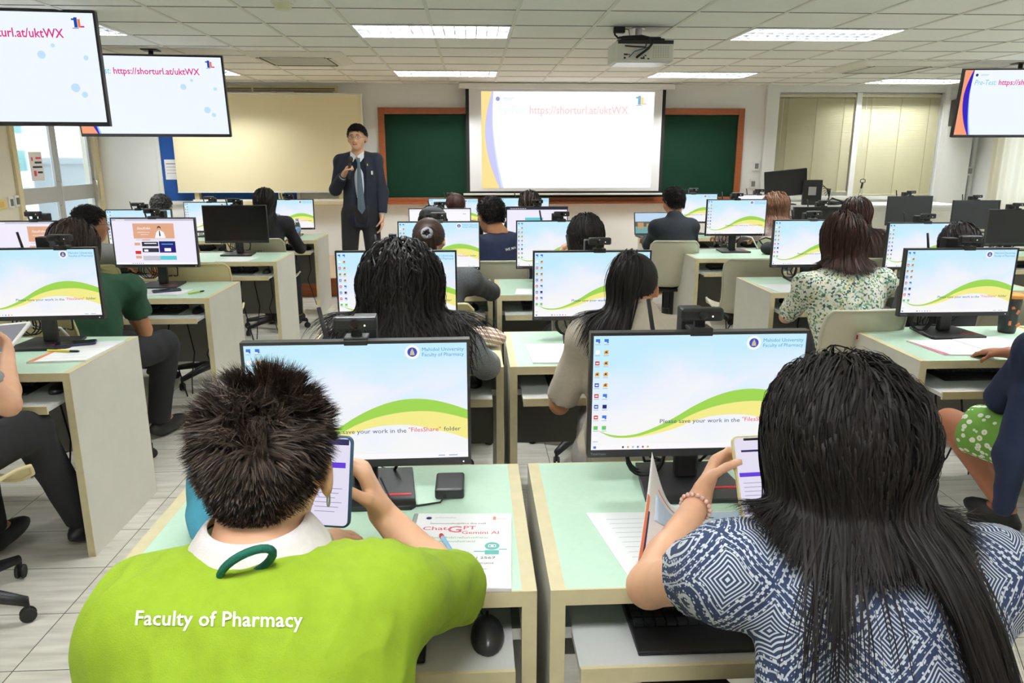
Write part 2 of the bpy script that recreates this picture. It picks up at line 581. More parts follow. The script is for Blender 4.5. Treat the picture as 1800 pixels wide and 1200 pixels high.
# green chalkboard with wooden frame
t = thing('chalkboard', 'wide dark green chalkboard in an orange-brown wood frame behind the screen', 'chalkboard', (-1.24, YF, 0.90))
W_, H_ = 4.95, 1.26
MB().bb((0.08, -0.03, 0.08), (W_ - 0.08, -0.001, H_ - 0.08)).build('writing_surface', mat('chalkboard_green', srgb(8, 46, 30), 0.75, spec=0.2, noise=0.10, nscale=2.5), t)
MB().bb((0, -0.06, 0), (0.085, 0, H_)).bb((W_ - 0.085, -0.06, 0), (W_, 0, H_)).bb((0.085, -0.06, 0), (W_ - 0.085, 0, 0.085)).bb((0.085, -0.06, H_ - 0.085), (W_ - 0.085, 0, H_)).build('frame', M_wood, t, bevel=0.006)
MB().bb((0.1, -0.11, 0.0), (W_ - 0.1, -0.06, 0.03)).build('chalk_tray', M_wood, t)

# projection screen
def slide(mb, x0, z0, w, h, y, pre='Pre-Test: ', faint=False, bold=0.0):
    """presentation slide on the plane y, facing -Y; mats: 0 bg 1 orange 2 purple 3 lightblue 4 pink text 5 teal text 6 navy 7 logo blue 8 logo orange"""
    X = lambda u: x0 + u * w
    Z = lambda v: z0 + v * h
    mb.add([(X(0), y, Z(0)), (X(1), y, Z(0)), (X(1), y, Z(1)), (X(0), y, Z(1))], [(0, 1, 2, 3)], 0)
    def arc(v, a, b_):
        return a + (b_ - a) * ((1 - v) ** 2.0)
    n = 16
    e = 0.0015
    # curved orange margin, purple and light blue swoosh
    q1, q2, q3 = [], [], []
    for i in range(n + 1):
        v = i / n
        c0 = 0.075 - 0.10 * math.sin(PI * (0.18 + 0.62 * v)) + 0.055 * abs(v - 0.45) * 2
        c0 = 0.02 + 0.22 * (v - 0.62) ** 2 + (0.03 if v > 0.62 else 0.0) * (v - 0.62)
        q1.append(max(0.0, c0))
        th = 0.045 * math.sin(PI * min(1, (1 - v) * 0.92 + 0.03)) ** 0.8
        q2.append(max(0.0, c0) + th)
        q3.append(max(0.0, c0) + th + 0.012 * (1 - v))
    for i in range(n):
        v0, v1 = i / n, (i + 1) / n
        for a, b_, m_ in (([0] * (n + 1), q1, 1), (q1, q2, 2), (q2, q3, 3)):
            mb.add([(X(a[i]), y - e, Z(v0)), (X(b_[i]), y - e, Z(v0)), (X(b_[i + 1]), y - e, Z(v1)), (X(a[i + 1]), y - e, Z(v1))], [(0, 1, 2, 3)], m_)
    s = h * 0.115
    mb.text(pre, s, (X(0.085), y - e, Z(0.775)), (1, 0, 0.0), (0.12, 0, 1), 5, wid=w * 0.17)
    mb.text('https://shorturl.at/uktWX', s, (X(0.275), y - e, Z(0.775)), (1, 0, 0), (0, 0, 1), 4, wid=w * 0.57, bold=bold)
    mb.lathe([(0.0, 0), (h * 0.022, 0), (h * 0.022, 0.001), (0, 0.001)], (X(0.095), y - e, Z(0.925)), 16, 6, Matrix.Rotation(PI / 2, 3, 'X'))
    mb.bb((X(0.125), y - e, Z(0.93)), (X(0.19), y - e * 1.2, Z(0.936)), 3).bb((X(0.125), y - e, Z(0.915)), (X(0.18), y - e * 1.2, Z(0.92)), 3)
    # small coloured emblem top right
    lx = 0.905
    mb.bb((X(lx), y - e, Z(0.87)), (X(lx + 0.016), y - e * 1.2, Z(0.96)), 7)
    mb.bb((X(lx - 0.012), y - e, Z(0.935)), (X(lx), y - e * 1.2, Z(0.95)), 7)
    mb.bb((X(lx + 0.018), y - e, Z(0.87)), (X(lx + 0.03), y - e * 1.2, Z(0.945)), 8)
    mb.bb((X(lx + 0.03), y - e, Z(0.87)), (X(lx + 0.048), y - e * 1.2, Z(0.885)), 4)
    mb.bb((X(lx - 0.01), y - e, Z(0.86)), (X(lx + 0.02), y - e * 1.2, Z(0.866)), 7)

PROJ = [glow('projected_white', (1.0, 1.0, 1.0), 1.02), glow('projected_orange', srgb(255, 228, 150)), glow('projected_purple', srgb(205, 205, 250)), glow('projected_blue', srgb(215, 228, 252)),
        glow('projected_pink', srgb(252, 205, 205)), glow('projected_teal', srgb(236, 246, 244)), glow('projected_navy', srgb(150, 160, 220)), glow('projected_emblem_blue', srgb(130, 180, 215)), glow('projected_emblem_yellow', srgb(255, 225, 120))]
SY = YF - 0.2
t = thing('projection_screen', 'pulled-down white projection screen showing a slide with a web address', 'screen', (0, 0, 0))
MB().bb((-0.16, SY - 0.05, 2.385), (2.68, SY + 0.05, ZC - 0.008)).build('housing', M_white, t, bevel=0.01)
MB().bb((-0.075, SY - 0.004, 1.06), (2.575, SY, 2.40), 1).bb((-0.03, SY - 0.006, 1.075), (2.53, SY - 0.003, 2.39), 0).build('fabric', [mat('screen_fabric', srgb(232, 232, 232), 0.8), mat('screen_black_border', (0.01, 0.01, 0.01), 0.8)], t)
sl = MB()
slide(sl, 0.13, 1.115, 2.29, 1.24, SY - 0.010)
sl.build('projected_slide', PROJ, t)
MB().tube([(-0.12, SY, 1.035), (2.62, SY, 1.035)], 0.014, 10).build('bottom_bar', M_white, t, smooth=True)

# blinds of the front window
win = MB()
yv = YF + 0.05
win.bb((WX0, yv, WZ0), (WX0 + 0.05, yv + 0.06, WZ1)).bb((WX1 - 0.05, yv, WZ0), (WX1, yv + 0.06, WZ1)).bb((WX0, yv, WZ0), (WX1, yv + 0.06, WZ0 + 0.05)).bb((WX0, yv, WZ1 - 0.05), (WX1, yv + 0.06, WZ1))
win.bb((5.27, YF - 0.01, WZ0), (5.345, yv + 0.06, WZ1))
win.bb((WX0 - 0.03, YF - 0.05, WZ0 - 0.05), (WX1 + 0.02, YF + 0.05, WZ0))
w_ = struct(win.build('window_1', M_white, bevel=0.004))
MB().bb((WX0 + 0.05, yv + 0.02, WZ0 + 0.05), (WX1 - 0.05, yv + 0.028, WZ1 - 0.05)).build('pane', mat('frosted_pane', srgb(205, 200, 180), 0.5), w_)
M_slat = mat('beige_blind_slat', srgb(206, 200, 164), 0.6)
def blind(label, x0, x1, zb):
    t = thing('venetian_blind', label, 'blind', (x0, YF + 0.025, zb))
    h = WZ1 - 0.03 - zb
    w = x1 - x0
    MB().bb((0, -0.02, h - 0.035), (w, 0.02, h)).build('headrail', M_slat, t)
    n = int((h - 0.05) / 0.0235)
    s = MB()
    rt = Matrix.Rotation(R(62), 3, 'X')
    for i in range(n):
        s.box((w / 2, 0, 0.02 + i * 0.0235), (w - 0.01, 0.0255, 0.0012), 0, rt)
    s.build('slats', M_slat, t)
    MB().bb((0, -0.012, -0.006), (w, 0.012, 0.01)).build('bottom_rail', M_slat, t)
    for q in (0.13, 0.5, 0.86):
        MB().tube([(w * q, -0.016, 0), (w * q, -0.016, h)], 0.0035, 6).build('cord', mat('blind_cord', srgb(190, 182, 145), 0.8), t)
    MB().tube([(w * 0.06, -0.025, h - 0.03), (w * 0.05, -0.027, h * 0.45)], 0.003, 6).build('wand', M_white, t)
blind('left beige venetian blind, hanging a little short, in the front window', 4.19, 5.262, 1.045)
blind('right beige venetian blind, fully lowered, in the front window', 5.352, 6.475, 1.005)

# loudspeaker
t = thing('loudspeaker', 'black loudspeaker mounted high in the right front corner', 'speaker', (6.60, YF - 0.28, 1.93), R(-10))
MB().bb((-0.12, -0.12, 0), (0.12, 0.1, 0.34)).build('cabinet', M_black, t, bevel=0.01)
MB().bb((-0.1, -0.128, 0.02), (0.1, -0.12, 0.32)).build('grille', mat('speaker_grille', (0.02, 0.02, 0.02), 0.9, bump=0.5), t)
MB().bb((-0.03, 0.1, 0.13), (0.03, 0.17, 0.2)).build('bracket', M_black2, t)

# curtains on the right wall and the window behind them
w_ = MB()
for y in (RW0, (RW0 + RW1) / 2 - 0.03, RW1 - 0.06):
    w_.bb((XR + 0.05, y, RZ0), (XR + 0.11, y + 0.06, RZ1))
w_.bb((XR + 0.05, RW0, RZ0), (XR + 0.11, RW1, RZ0 + 0.06)).bb((XR + 0.05, RW0, RZ1 - 0.06), (XR + 0.11, RW1, RZ1))
w2 = struct(w_.build('window_2', M_white))
MB().bb((XR + 0.075, RW0 + 0.06, RZ0 + 0.06), (XR + 0.083, RW1 - 0.06, RZ1 - 0.06)).build('pane', M_glass, w2)
def cloth_mat(name, col, t=0.5):
    m = bpy.data.materials.new(name)
    m.use_nodes = True
    nt = m.node_tree
    out = nt.nodes['Material Output']
    b = nt.nodes['Principled BSDF']
    b.inputs['Base Color'].default_value = (*col, 1)
    b.inputs['Roughness'].default_value = 0.9
    tr = nt.nodes.new('ShaderNodeBsdfTranslucent')
    tr.inputs[0].default_value = (*col, 1)
    mx = nt.nodes.new('ShaderNodeMixShader')
    mx.inputs[0].default_value = t
    nt.links.new(b.outputs[0], mx.inputs[1])
    nt.links.new(tr.outputs[0], mx.inputs[2])
    nt.links.new(mx.outputs[0], out.inputs[0])
    return m
M_curt = cloth_mat('sheer_cream_cloth', srgb(246, 240, 222), 0.6)
for lab, y0, y1 in (('sheer cream curtain by the right front corner', 8.5, 10.05), ('sheer cream curtain farther along the right wall window', 5.4, 8.3)):
    c = MB()
    n = int((y1 - y0) * 60)
    c.grid(lambda u, v: (XR - 0.07 + 0.022 * math.sin(u * (y1 - y0) * 52) * (0.6 + 0.4 * v) + 0.01 * math.sin(u * (y1 - y0) * 21), y0 + u * (y1 - y0), 0.8 + v * 1.5), n, 6)
    tag(c.build('curtain', M_curt, smooth=True), lab, 'curtain')
tag(MB().tube([(XR - 0.07, 4.1, 2.31), (XR - 0.07, 10.1, 2.31)], 0.012, 10).bb((XR - 0.08, 4.2, 2.3), (XR, 4.23, 2.32)).bb((XR - 0.08, 10.0, 2.3), (XR, 10.03, 2.32)).build('curtain_rail', M_white, smooth=False), 'white curtain rail on the right wall', 'curtain rail')

# ------------------------------------------------------------------ ceiling fittings
M_tube = mat('fluorescent_panel', (0.955, 0.985, 1.0), 0.5, emit=LAMP)
M_louv = mat('shade_dark_louvre', (0.07, 0.072, 0.075), 0.3)  # dark blade colour stands in for the shaded louvre cells
M_trim = mat('troffer_trim', srgb(235, 236, 232), 0.5)
def troffer():
    t = thing('ceiling_light', 'x', 'ceiling light', (0, 0, 0), 0, 'recessed louvred ceiling lights')
    f = MB()
    f.bb((0, 0, -0.008), (1.2, 0.022, 0.0)).bb((0, 0.578, -0.008), (1.2, 0.6, 0.0)).bb((0, 0.022, -0.008), (0.022, 0.578, 0.0)).bb((1.178, 0.022, -0.008), (1.2, 0.578, 0.0))
    f.build('frame', M_trim, t)
    l = MB()
    for i in range(1, 14):
        l.bb((0.022 + i * 1.156 / 14 - 0.0015, 0.022, -0.006), (0.022 + i * 1.156 / 14 + 0.0015, 0.578, 0.036))
    for j in range(1, 4):
        l.bb((0.022, 0.022 + j * 0.556 / 4 - 0.005, -0.006), (1.178, 0.022 + j * 0.556 / 4 + 0.005, 0.038))
    l.build('louvre', M_louv, t)
    l = MB()
    for i in range(1, 14):
        l.bb((0.022 + i * 1.156 / 14 - 0.003, 0.022, -0.008), (0.022 + i * 1.156 / 14 + 0.003, 0.578, -0.006))
    for j in range(1, 4):
        l.bb((0.022, 0.022 + j * 0.556 / 4 - 0.006, -0.008), (1.178, 0.022 + j * 0.556 / 4 + 0.006, -0.006))
    l.build('louvre_edge', mat('white_louvre_edge', srgb(250, 250, 250), 0.4), t)  # white strips paint the bright lower edges of the dark blades
    h = MB()
    h.bb((0.01, 0.01, 0.078), (1.19, 0.59, 0.08)).bb((0.01, 0.01, 0.0), (0.014, 0.59, 0.08)).bb((1.186, 0.01, 0), (1.19, 0.59, 0.08)).bb((0.01, 0.01, 0), (1.19, 0.014, 0.08)).bb((0.01, 0.586, 0), (1.19, 0.59, 0.08))
    h.build('reflector', mat('troffer_reflector', (0.7, 0.71, 0.73), 0.12, 1.0), t)
    g = MB()
    for j in range(3):
        yy = 0.022 + (j + 0.5) * 0.556 / 3
        g.bb((0.04, yy - 0.0175, 0.052), (1.16, yy + 0.0175, 0.062))
    g.build('tube', M_tube, t)
    return t
lamps = []
names = {(-3.885, 5.9): 'half hidden by the nearest hanging television', (-0.885, 5.9): 'nearest in view, above the left half of the centre desks', (2.115, 5.9): 'nearest in view, right of the projector',
         (-3.885, 8.9): 'small at the far left, beside the hanging television', (-0.885, 8.9): 'far one left of the projection screen case', (2.115, 8.9): 'far one above the right end of the projection screen', (5.115, 9.5): 'far right one above the window blinds'}
# cut the ceiling where lights sit: the troffer stands below the slab inside a shallow recess
base = troffer()
base['label'] = 'recessed louvred ceiling light, ' + names[(-3.885, 5.9)]
base.location = (-3.885, 5.9, ZC)
note_kids(base)
for (x, y), n in names.items():
    if (x, y) != (-3.885, 5.9):
        lamps.append(dup(base, (x, y, ZC), 0, 'recessed louvred ceiling light, ' + n))
k = 0
back = []
for y in (2.9, -0.1):
    for x in (-3.885, -0.885, 2.115, 5.115):
        back.append((x, y))
back.append((5.115, 5.9))
for (x, y) in back:
    k += 1
    wx = 'left' if x < -3 else ('centre left' if x < 0 else ('centre right' if x < 3 else 'right'))
    wy = {2.9: 'above the second desk row', -0.1: 'above the camera', 5.9: 'above the fourth desk row'}[y]
    lamps.append(dup(base, (x, y, ZC), 0, 'recessed louvred ceiling light out of frame, %s, %s' % (wx, wy)))
ALL_LAMPS = [(-3.885, 5.9)] + [p for p in names if p != (-3.885, 5.9)] + back
# recesses in the ceiling slab: rebuild the slab around them
xs = sorted(set([XL, XR] + [p[0] for p in ALL_LAMPS] + [p[0] + 1.2 for p in ALL_LAMPS]))
ys = sorted(set([YB, YF] + [p[1] for p in ALL_LAMPS] + [p[1] + 0.6 for p in ALL_LAMPS]))
cm = MB()
for i in range(len(xs) - 1):
    for j in range(len(ys) - 1):
        cx, cy = (xs[i] + xs[i + 1]) / 2, (ys[j] + ys[j + 1]) / 2
        if any(p[0] < cx < p[0] + 1.2 and p[1] < cy < p[1] + 0.6 for p in ALL_LAMPS):
            cm.bb((xs[i], ys[j], ZC + 0.085), (xs[i + 1], ys[j + 1], ZC + 0.1))
        else:
            cm.bb((xs[i], ys[j], ZC), (xs[i + 1], ys[j + 1], ZC + 0.1))
old = ceil.data
me = bpy.data.meshes.new('ceiling')
me.from_pydata(cm.v, [], cm.f)
me.materials.append(old.materials[0])
ceil.data = me
# same for the grid bars: cut where they would cross a light
g_ = ceil_grid = [o for o in bpy.data.objects if o.name == 'ceiling_grid'][0]
gm = MB()
def free_spans(lo, hi, blocks):
    out = []
    cur = lo
    for a, b_ in sorted(blocks):
        if a > cur:
            out.append((cur, a))
        cur = max(cur, b_)
    if cur < hi:
        out.append((cur, hi))
    return out
k = -0.285 - 0.6 * 8
while k < XR:
    if k > XL:
        bl = [(p[1], p[1] + 0.6) for p in ALL_LAMPS if p[0] + 0.02 < k < p[0] + 1.18]
        for a, b_ in free_spans(YB, YF, bl):
            gm.bb((k - 0.012, a, ZC - 0.006), (k + 0.012, b_, ZC + 0.001))
    k += 0.6
k = 5.9 - 0.6 * 14
while k < YF:
    if k > YB:
        bl = [(p[0], p[0] + 1.2) for p in ALL_LAMPS if p[1] + 0.02 < k < p[1] + 0.58]
        for a, b_ in free_spans(XL, XR, bl):
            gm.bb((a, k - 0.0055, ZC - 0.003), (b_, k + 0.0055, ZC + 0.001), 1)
    k += 0.6
me = bpy.data.meshes.new('ceiling_grid')
me.from_pydata(gm.v, [], gm.f)
for mm in g_.data.materials:
    me.materials.append(mm)
me.polygons.foreach_set('material_index', gm.m)
g_.data = me

# air conditioner cassettes
M_ac = mat('cassette_plastic', srgb(226, 225, 212), 0.5)
def cassette(label, x, y):
    t = thing('air_conditioner', label, 'air conditioner', (x, y, ZC), 0, 'ceiling cassette air conditioners')
    s = 0.47
    f = MB()
    # sloping rim
    o_ = [(-s, -s), (s, -s), (s, s), (-s, s)]
    i_ = [(-0.36, -0.36), (0.36, -0.36), (0.36, 0.36), (-0.36, 0.36)]
    f.add([(a, b_, -0.006) for a, b_ in o_] + [(a, b_, -0.04) for a, b_ in i_] + [(a, b_, 0) for a, b_ in o_], [(0, 1, 5, 4), (1, 2, 6, 5), (2, 3, 7, 6), (3, 0, 4, 7), (8, 9, 1, 0), (9, 10, 2, 1), (10, 11, 3, 2), (11, 8, 0, 3)])
    f.build('rim', M_ac, t)
    g = MB().bb((-0.29, -0.29, -0.04), (0.29, 0.29, -0.036), 0)
    for i in range(22):
        g.bb((-0.27, -0.265 + i * 0.025, -0.043), (0.27, -0.258 + i * 0.025, -0.04), 1)
    g.build('intake_grille', [mat('grille_shadow', srgb(188, 185, 170), 0.7), M_ac], t)
    for k_ in range(4):
        rt = Matrix.Rotation(k_ * PI / 2, 3, 'Z')
        MB().box(rt @ Vector((0, -0.325, -0.0415)), (0.6, 0.05, 0.004), 0, rt).build('outlet', mat('outlet_dark', srgb(70, 68, 60), 0.6), t)
        MB().box(rt @ Vector((0, -0.34, -0.044)), (0.58, 0.03, 0.003), 0, rt).build('flap', M_ac, t)
    MB().bb((-0.36, -0.36, -0.04), (0.36, -0.29, -0.034)).bb((-0.36, 0.29, -0.04), (0.36, 0.36, -0.034)).bb((-0.36, -0.29, -0.04), (-0.29, 0.29, -0.034)).bb((0.29, -0.29, -0.04), (0.36, 0.29, -0.034)).build('panel', M_ac, t)
cassette('square ceiling cassette air conditioner left of the centre, beside the television', -1.66, 7.85)
cassette('square ceiling cassette air conditioner on the right, before the blinds', 4.42, 8.25)
t = thing('smoke_detector', 'small round cream smoke detector at the top edge of the photo', 'smoke detector', (-1.17, 5.12, ZC))
MB().lathe([(0.03, -0.05), (0.05, -0.045), (0.055, -0.02), (0.06, 0)], n=24).build('dome', mat('detector_cream', srgb(225, 222, 190), 0.5), t, smooth=True)
MB().lathe([(0.07, -0.012), (0.075, 0)], n=24).build('base', M_ac, t)

# projector
t = thing('projector', 'white data projector hanging from the ceiling with black cables', 'projector', (1.28, 5.95, 2.205))
MB().bb((-0.22, -0.15, 0), (0.22, 0.17, 0.145)).build('casing', mat('projector_white', srgb(232, 230, 220), 0.45), t, bevel=0.014, seg=3)
MB().bb((-0.20, -0.14, -0.004), (0.20, 0.15, 0)).build('lid', mat('projector_gloss_white', srgb(245, 245, 250), 0.2), t, bevel=0.003)
MB().bb((-0.20, -0.156, 0.125), (0.21, 0.16, 0.15)).build('mounting_plate', M_black, t)
pp = MB()
for x, z, w, h in ((-0.155, 0.045, 0.03, 0.012), (-0.12, 0.045, 0.008, 0.01), (-0.155, 0.02, 0.014, 0.014), (-0.03, 0.02, 0.03, 0.01), (-0.01, 0.02, 0.008, 0.02), (0.02, 0.018, 0.016, 0.008), (0.0, 0.04, 0.012, 0.008)):
    pp.bb((x, -0.153, z), (x + w, -0.150, z + h))
pp.build('port', M_black, t)
vg = MB()
for i in range(7):
    for j in range(7):
        vg.bb((0.06 + i * 0.018, -0.152, 0.03 + j * 0.012), (0.071 + i * 0.018, -0.150, 0.035 + j * 0.012))
vg.build('vent', mat('vent_grey', srgb(190, 186, 172), 0.6), t)
MB().lathe([(0.045, 0.17), (0.05, 0.19), (0.04, 0.19)], (-0.1, 0.0, 0.07), 20, 0, Matrix.Rotation(-PI / 2, 3, 'X')).build('lens', M_lens, t)
MB().lathe([(0.05, 0.25), (0.05, 0.2595)], (-0.02, 0.0, 0), 16).tube([(-0.02, 0, 0.255), (-0.02, 0, 0.16)], 0.026, 12).build('pole', M_steel, t, smooth=False)
MB().box((-0.02, 0, 0.17), (0.3, 0.2, 0.025)).box((0.06, 0.03, 0.175), (0.2, 0.16, 0.02), 0, Matrix.Rotation(0.4, 3, 'Z')).build('bracket', M_black, t, bevel=0.006)
MB().bb((-0.215, -0.05, 0.215), (-0.13, 0.0, 0.2595)).build('power_adapter', M_black, t, bevel=0.006)
cb = MB()
cb.tube([(-0.205, -0.03, 0.23), (-0.21, -0.06, 0.20), (-0.19, -0.08, 0.175), (-0.15, -0.1, 0.18), (-0.02, -0.12, 0.185), (0.05, -0.12, 0.17)], 0.007)
cb.tube([(-0.13, -0.02, 0.245), (-0.1, -0.02, 0.24), (-0.09, -0.02, 0.20), (-0.06, -0.02, 0.185), (-0.02, -0.02, 0.185)], 0.003)
cb.tube([(0.03, -0.13, 0.17), (0.06, -0.17, 0.14), (0.02, -0.18, 0.09), (-0.05, -0.17, 0.04), (-0.06, -0.155, 0.03)], 0.009)
cb.tube([(0.02, -0.14, 0.15), (0.0, -0.165, 0.10), (-0.1, -0.165, 0.105), (-0.15, -0.158, 0.11)], 0.005)
cb.build('cable', M_rubber, t, smooth=True)
MB().tube([(0.02, -0.17, 0.10), (-0.08, -0.17, 0.07), (-0.12, -0.16, 0.03)], 0.004).build('cable', mat('blue_cable', srgb(60, 110, 150), 0.5), t, smooth=True)

# ------------------------------------------------------------------ hanging televisions
TV = [glow('tv_white', srgb(232, 240, 255), 1.08), glow('tv_orange', srgb(250, 160, 120)), glow('tv_purple', srgb(45, 20, 190)), glow('tv_blue', srgb(150, 190, 250)), glow('tv_pink', srgb(225, 45, 130)), glow('tv_teal', srgb(110, 200, 220)),
      glow('tv_navy', srgb(40, 50, 120)), glow('tv_emblem_blue', srgb(25, 70, 170)), glow('tv_emblem_orange', srgb(245, 120, 60)), glow('tv_pale_blue', srgb(196, 226, 250))]
def television(label, centre, rz, tilt, w=1.10, h=0.625):
    t = thing('television', label, 'television', centre, rot=(tilt, 0, rz))
    MB().bb((-w / 2, -0.012, -h / 2), (w / 2, 0.04, h / 2)).build('bezel', M_black2, t, bevel=0.004)
    MB().bb((-w * 0.3, 0.04, -h * 0.3), (w * 0.3, 0.075, h * 0.3)).build('back_cover', M_black, t, bevel=0.01)
    s = MB()
    slide(s, -w / 2 + 0.014, -h / 2 + 0.028, w - 0.028, h - 0.044, -0.0135, bold=0.0012)
    # pale network pattern at the right
    for (u, v, r_) in ((0.72, 0.62, 0.02), (0.86, 0.34, 0.022), (0.9, 0.28, 0.015), (0.78, 0.7, 0.01), (0.93, 0.6, 0.012)):
        s.lathe([(0.0, 0), (r_ * w, 0), (r_ * w, 0.0003), (0, 0.0003)], (-w / 2 + u * w, -0.0138, -h / 2 + v * h), 14, 9, Matrix.Rotation(PI / 2, 3, 'X'))
    s.build('screen', TV, t)
    inv = Matrix.Rotation(-tilt, 3, 'X')
    top = ZC - centre[2]
    p0 = Vector((0, 0.07, 0.1))
    p1 = inv @ Vector((0, 0.12, top - 0.004))
    MB().tube([p0, inv @ Vector((0, 0.12, 0.16)), p1], 0.022, 12).box(p1, (0.14, 0.14, 0.008), 0, inv.copy()).bb((-0.12, 0.07, 0.0), (0.12, 0.09, 0.2)).build('ceiling_mount', M_black, t)
    return t
TVW, TVH = 1.30, 0.735
television('largest television hanging at the top left corner, cut by the frame', (-3.13, 5.42, 2.095), R(6), R(2), TVW, TVH)
television('television hanging second from the left, above the cream board', (-2.88, 7.25, 2.055), R(6), R(9), TVW, 0.71)
television('television hanging at the right edge, cut by the frame', (5.67, 7.80, 2.060), R(-5), R(6), TVW, 0.68)
# ------------------------------------------------------------------ seats: desk, monitor, webcam, keyboard, mouse, chair
ROWN = ['front row', 'second row', 'third row', 'fourth row', 'farthest row']
Y0, PITCH, DEP = 1.223, 1.513, 0.59
XB = {'C': [-0.70, 0.135], 'L': [-2.305, -3.13], 'R': [1.742, 2.567], 'F': [4.19, 5.01]}
SIDE = {('C', 0): 'centre left', ('C', 1): 'centre right', ('L', 0): 'left block by the aisle', ('L', 1): 'left block by the door',
        ('R', 0): 'right block by the aisle', ('R', 1): 'right block window side', ('F', 0): 'far right block', ('F', 1): 'far right block outermost'}
SEATS = [('C', c, r) for r in range(5) for c in (0, 1)] + [('L', c, r) for r in range(1, 5) for c in (0, 1)] + [('R', c, r) for r in range(1, 5) for c in (0, 1)] + [('F', 0, 3), ('F', 0, 4), ('F', 1, 4)]
def where(s):
    return '%s, %s' % (ROWN[s[2]], SIDE[(s[0], s[1])])
def dx(s):
    return XB[s[0]][s[1]]
def fy(s):
    return Y0 + PITCH * s[2]

def make_desk():
    W, D, H = 0.81, DEP, 0.75
    t = thing('computer_desk', 'x', 'desk', (0, 0, 0), 0, 'mint-topped computer desks in rows')
    top = MB()
    top.bb((0.028, 0.004, H - 0.03), (W - 0.028, D - 0.004, H), 0)
    o = top.build('tabletop', [M_mint], t)
    e = MB()
    e.bb((0.028, 0, H - 0.032), (W - 0.028, 0.004, H)).bb((0.028, D - 0.004, H - 0.032), (W - 0.028, D, H)).bb((0.028, 0.002, H - 0.032), (0.032, D - 0.002, H - 0.0305))
    e.build('edge_band', M_cream, o)
    for x0 in (0, W - 0.028):
        s = MB().bb((x0, 0.003, 0.0), (x0 + 0.028, D - 0.003, H - 0.002), 0)
        p = s.build('side_panel', [M_panel], t)
        e = MB()
        e.bb((x0, 0, 0.0), (x0 + 0.028, 0.003, H)).bb((x0, D - 0.003, 0), (x0 + 0.028, D, H)).bb((x0, 0.003, H - 0.002), (x0 + 0.028, D - 0.003, H))
        e.build('edge_band', M_cream, p)
    MB().bb((0.028, D - 0.10, 0.25), (W - 0.028, D - 0.082, H - 0.03)).build('back_panel', M_grey, t)
    tr = MB()
    tr.bb((0.045, 0.02, 0.63), (W - 0.045, 0.36, 0.645), 0)
    p = tr.build('keyboard_tray', [M_traytop], t)
    MB().bb((0.045, 0.012, 0.622), (W - 0.045, 0.02, 0.652)).build('edge_band', M_cream, p)
    for x0 in (0.028, W - 0.045):
        MB().bb((x0, 0.03, 0.628), (x0 + 0.017, 0.4, 0.652)).build('rail', M_steel, t)
    c = MB()
    c.tube([(0.50, D - 0.115, 0.70), (0.50, D - 0.13, 0.5), (0.53, D - 0.14, 0.32), (0.49, D - 0.12, 0.14), (0.46, D - 0.06, 0.02)], 0.004, 6)
    c.tube([(0.42, D - 0.12, 0.68), (0.38, D - 0.14, 0.45), (0.41, D - 0.15, 0.28), (0.45, D - 0.12, 0.02)], 0.0045, 6)
    c.tube([(0.62, D - 0.12, 0.69), (0.64, D - 0.13, 0.4), (0.60, D - 0.12, 0.3), (0.66, D - 0.05, 0.02)], 0.0035, 6)
    c.build('cable', M_rubber, t, smooth=True)
    return t

# --- monitor
SC = {}
SC_bg = None
def screen_bg():
    m = bpy.data.materials.new('wallpaper_sky')
    m.use_nodes = True
    nt = m.node_tree
    b = nt.nodes['Principled BSDF']
    b.inputs['Base Color'].default_value = (0.01, 0.01, 0.01, 1)
    b.inputs['Roughness'].default_value = 0.4
    b.inputs['Specular IOR Level'].default_value = 0.15
    tc = nt.nodes.new('ShaderNodeTexCoord')
    mp = nt.nodes.new('ShaderNodeMapping')
    mp.inputs['Scale'].default_value = (3.2, 3.2, 5.5)
    nt.links.new(tc.outputs['Object'], mp.inputs[0])
    n = nt.nodes.new('ShaderNodeTexNoise')
    n.inputs['Scale'].default_value = 1.0
    n.inputs['Detail'].default_value = 2.0
    n.inputs['Distortion'].default_value = 0.8
    nt.links.new(mp.outputs[0], n.inputs[0])
    sx = nt.nodes.new('ShaderNodeSeparateXYZ')
    nt.links.new(tc.outputs['Object'], sx.inputs[0])
    mr = nt.nodes.new('ShaderNodeMapRange')   # height on the wallpaper picture
    mr.inputs[1].default_value = 0.12
    mr.inputs[2].default_value = 0.38
    nt.links.new(sx.outputs[2], mr.inputs[0])
    ad = nt.nodes.new('ShaderNodeMath')
    ad.operation = 'MULTIPLY_ADD'
    nt.links.new(n.outputs[0], ad.inputs[0])
    ad.inputs[1].default_value = 1.5
    nt.links.new(mr.outputs[0], ad.inputs[2])
    cr = nt.nodes.new('ShaderNodeValToRGB')
    el = cr.color_ramp.elements
    el[0].position = 0.42
    el[0].color = (*srgb(246, 246, 246), 1)
    el[1].position = 1.0
    el[1].color = (*srgb(196, 236, 252), 1)
    x = cr.color_ramp.elements.new(0.72)
    x.color = (*srgb(234, 240, 253), 1)
    md = nt.nodes.new('ShaderNodeMath')
    md.operation = 'MULTIPLY'
    md.inputs[1].default_value = 0.58
    nt.links.new(ad.outputs[0], md.inputs[0])
    nt.links.new(md.outputs[0], cr.inputs[0])
    nt.links.new(cr.outputs[0], b.inputs['Emission Color'])
    b.inputs['Emission Strength'].default_value = 1.0
    return m
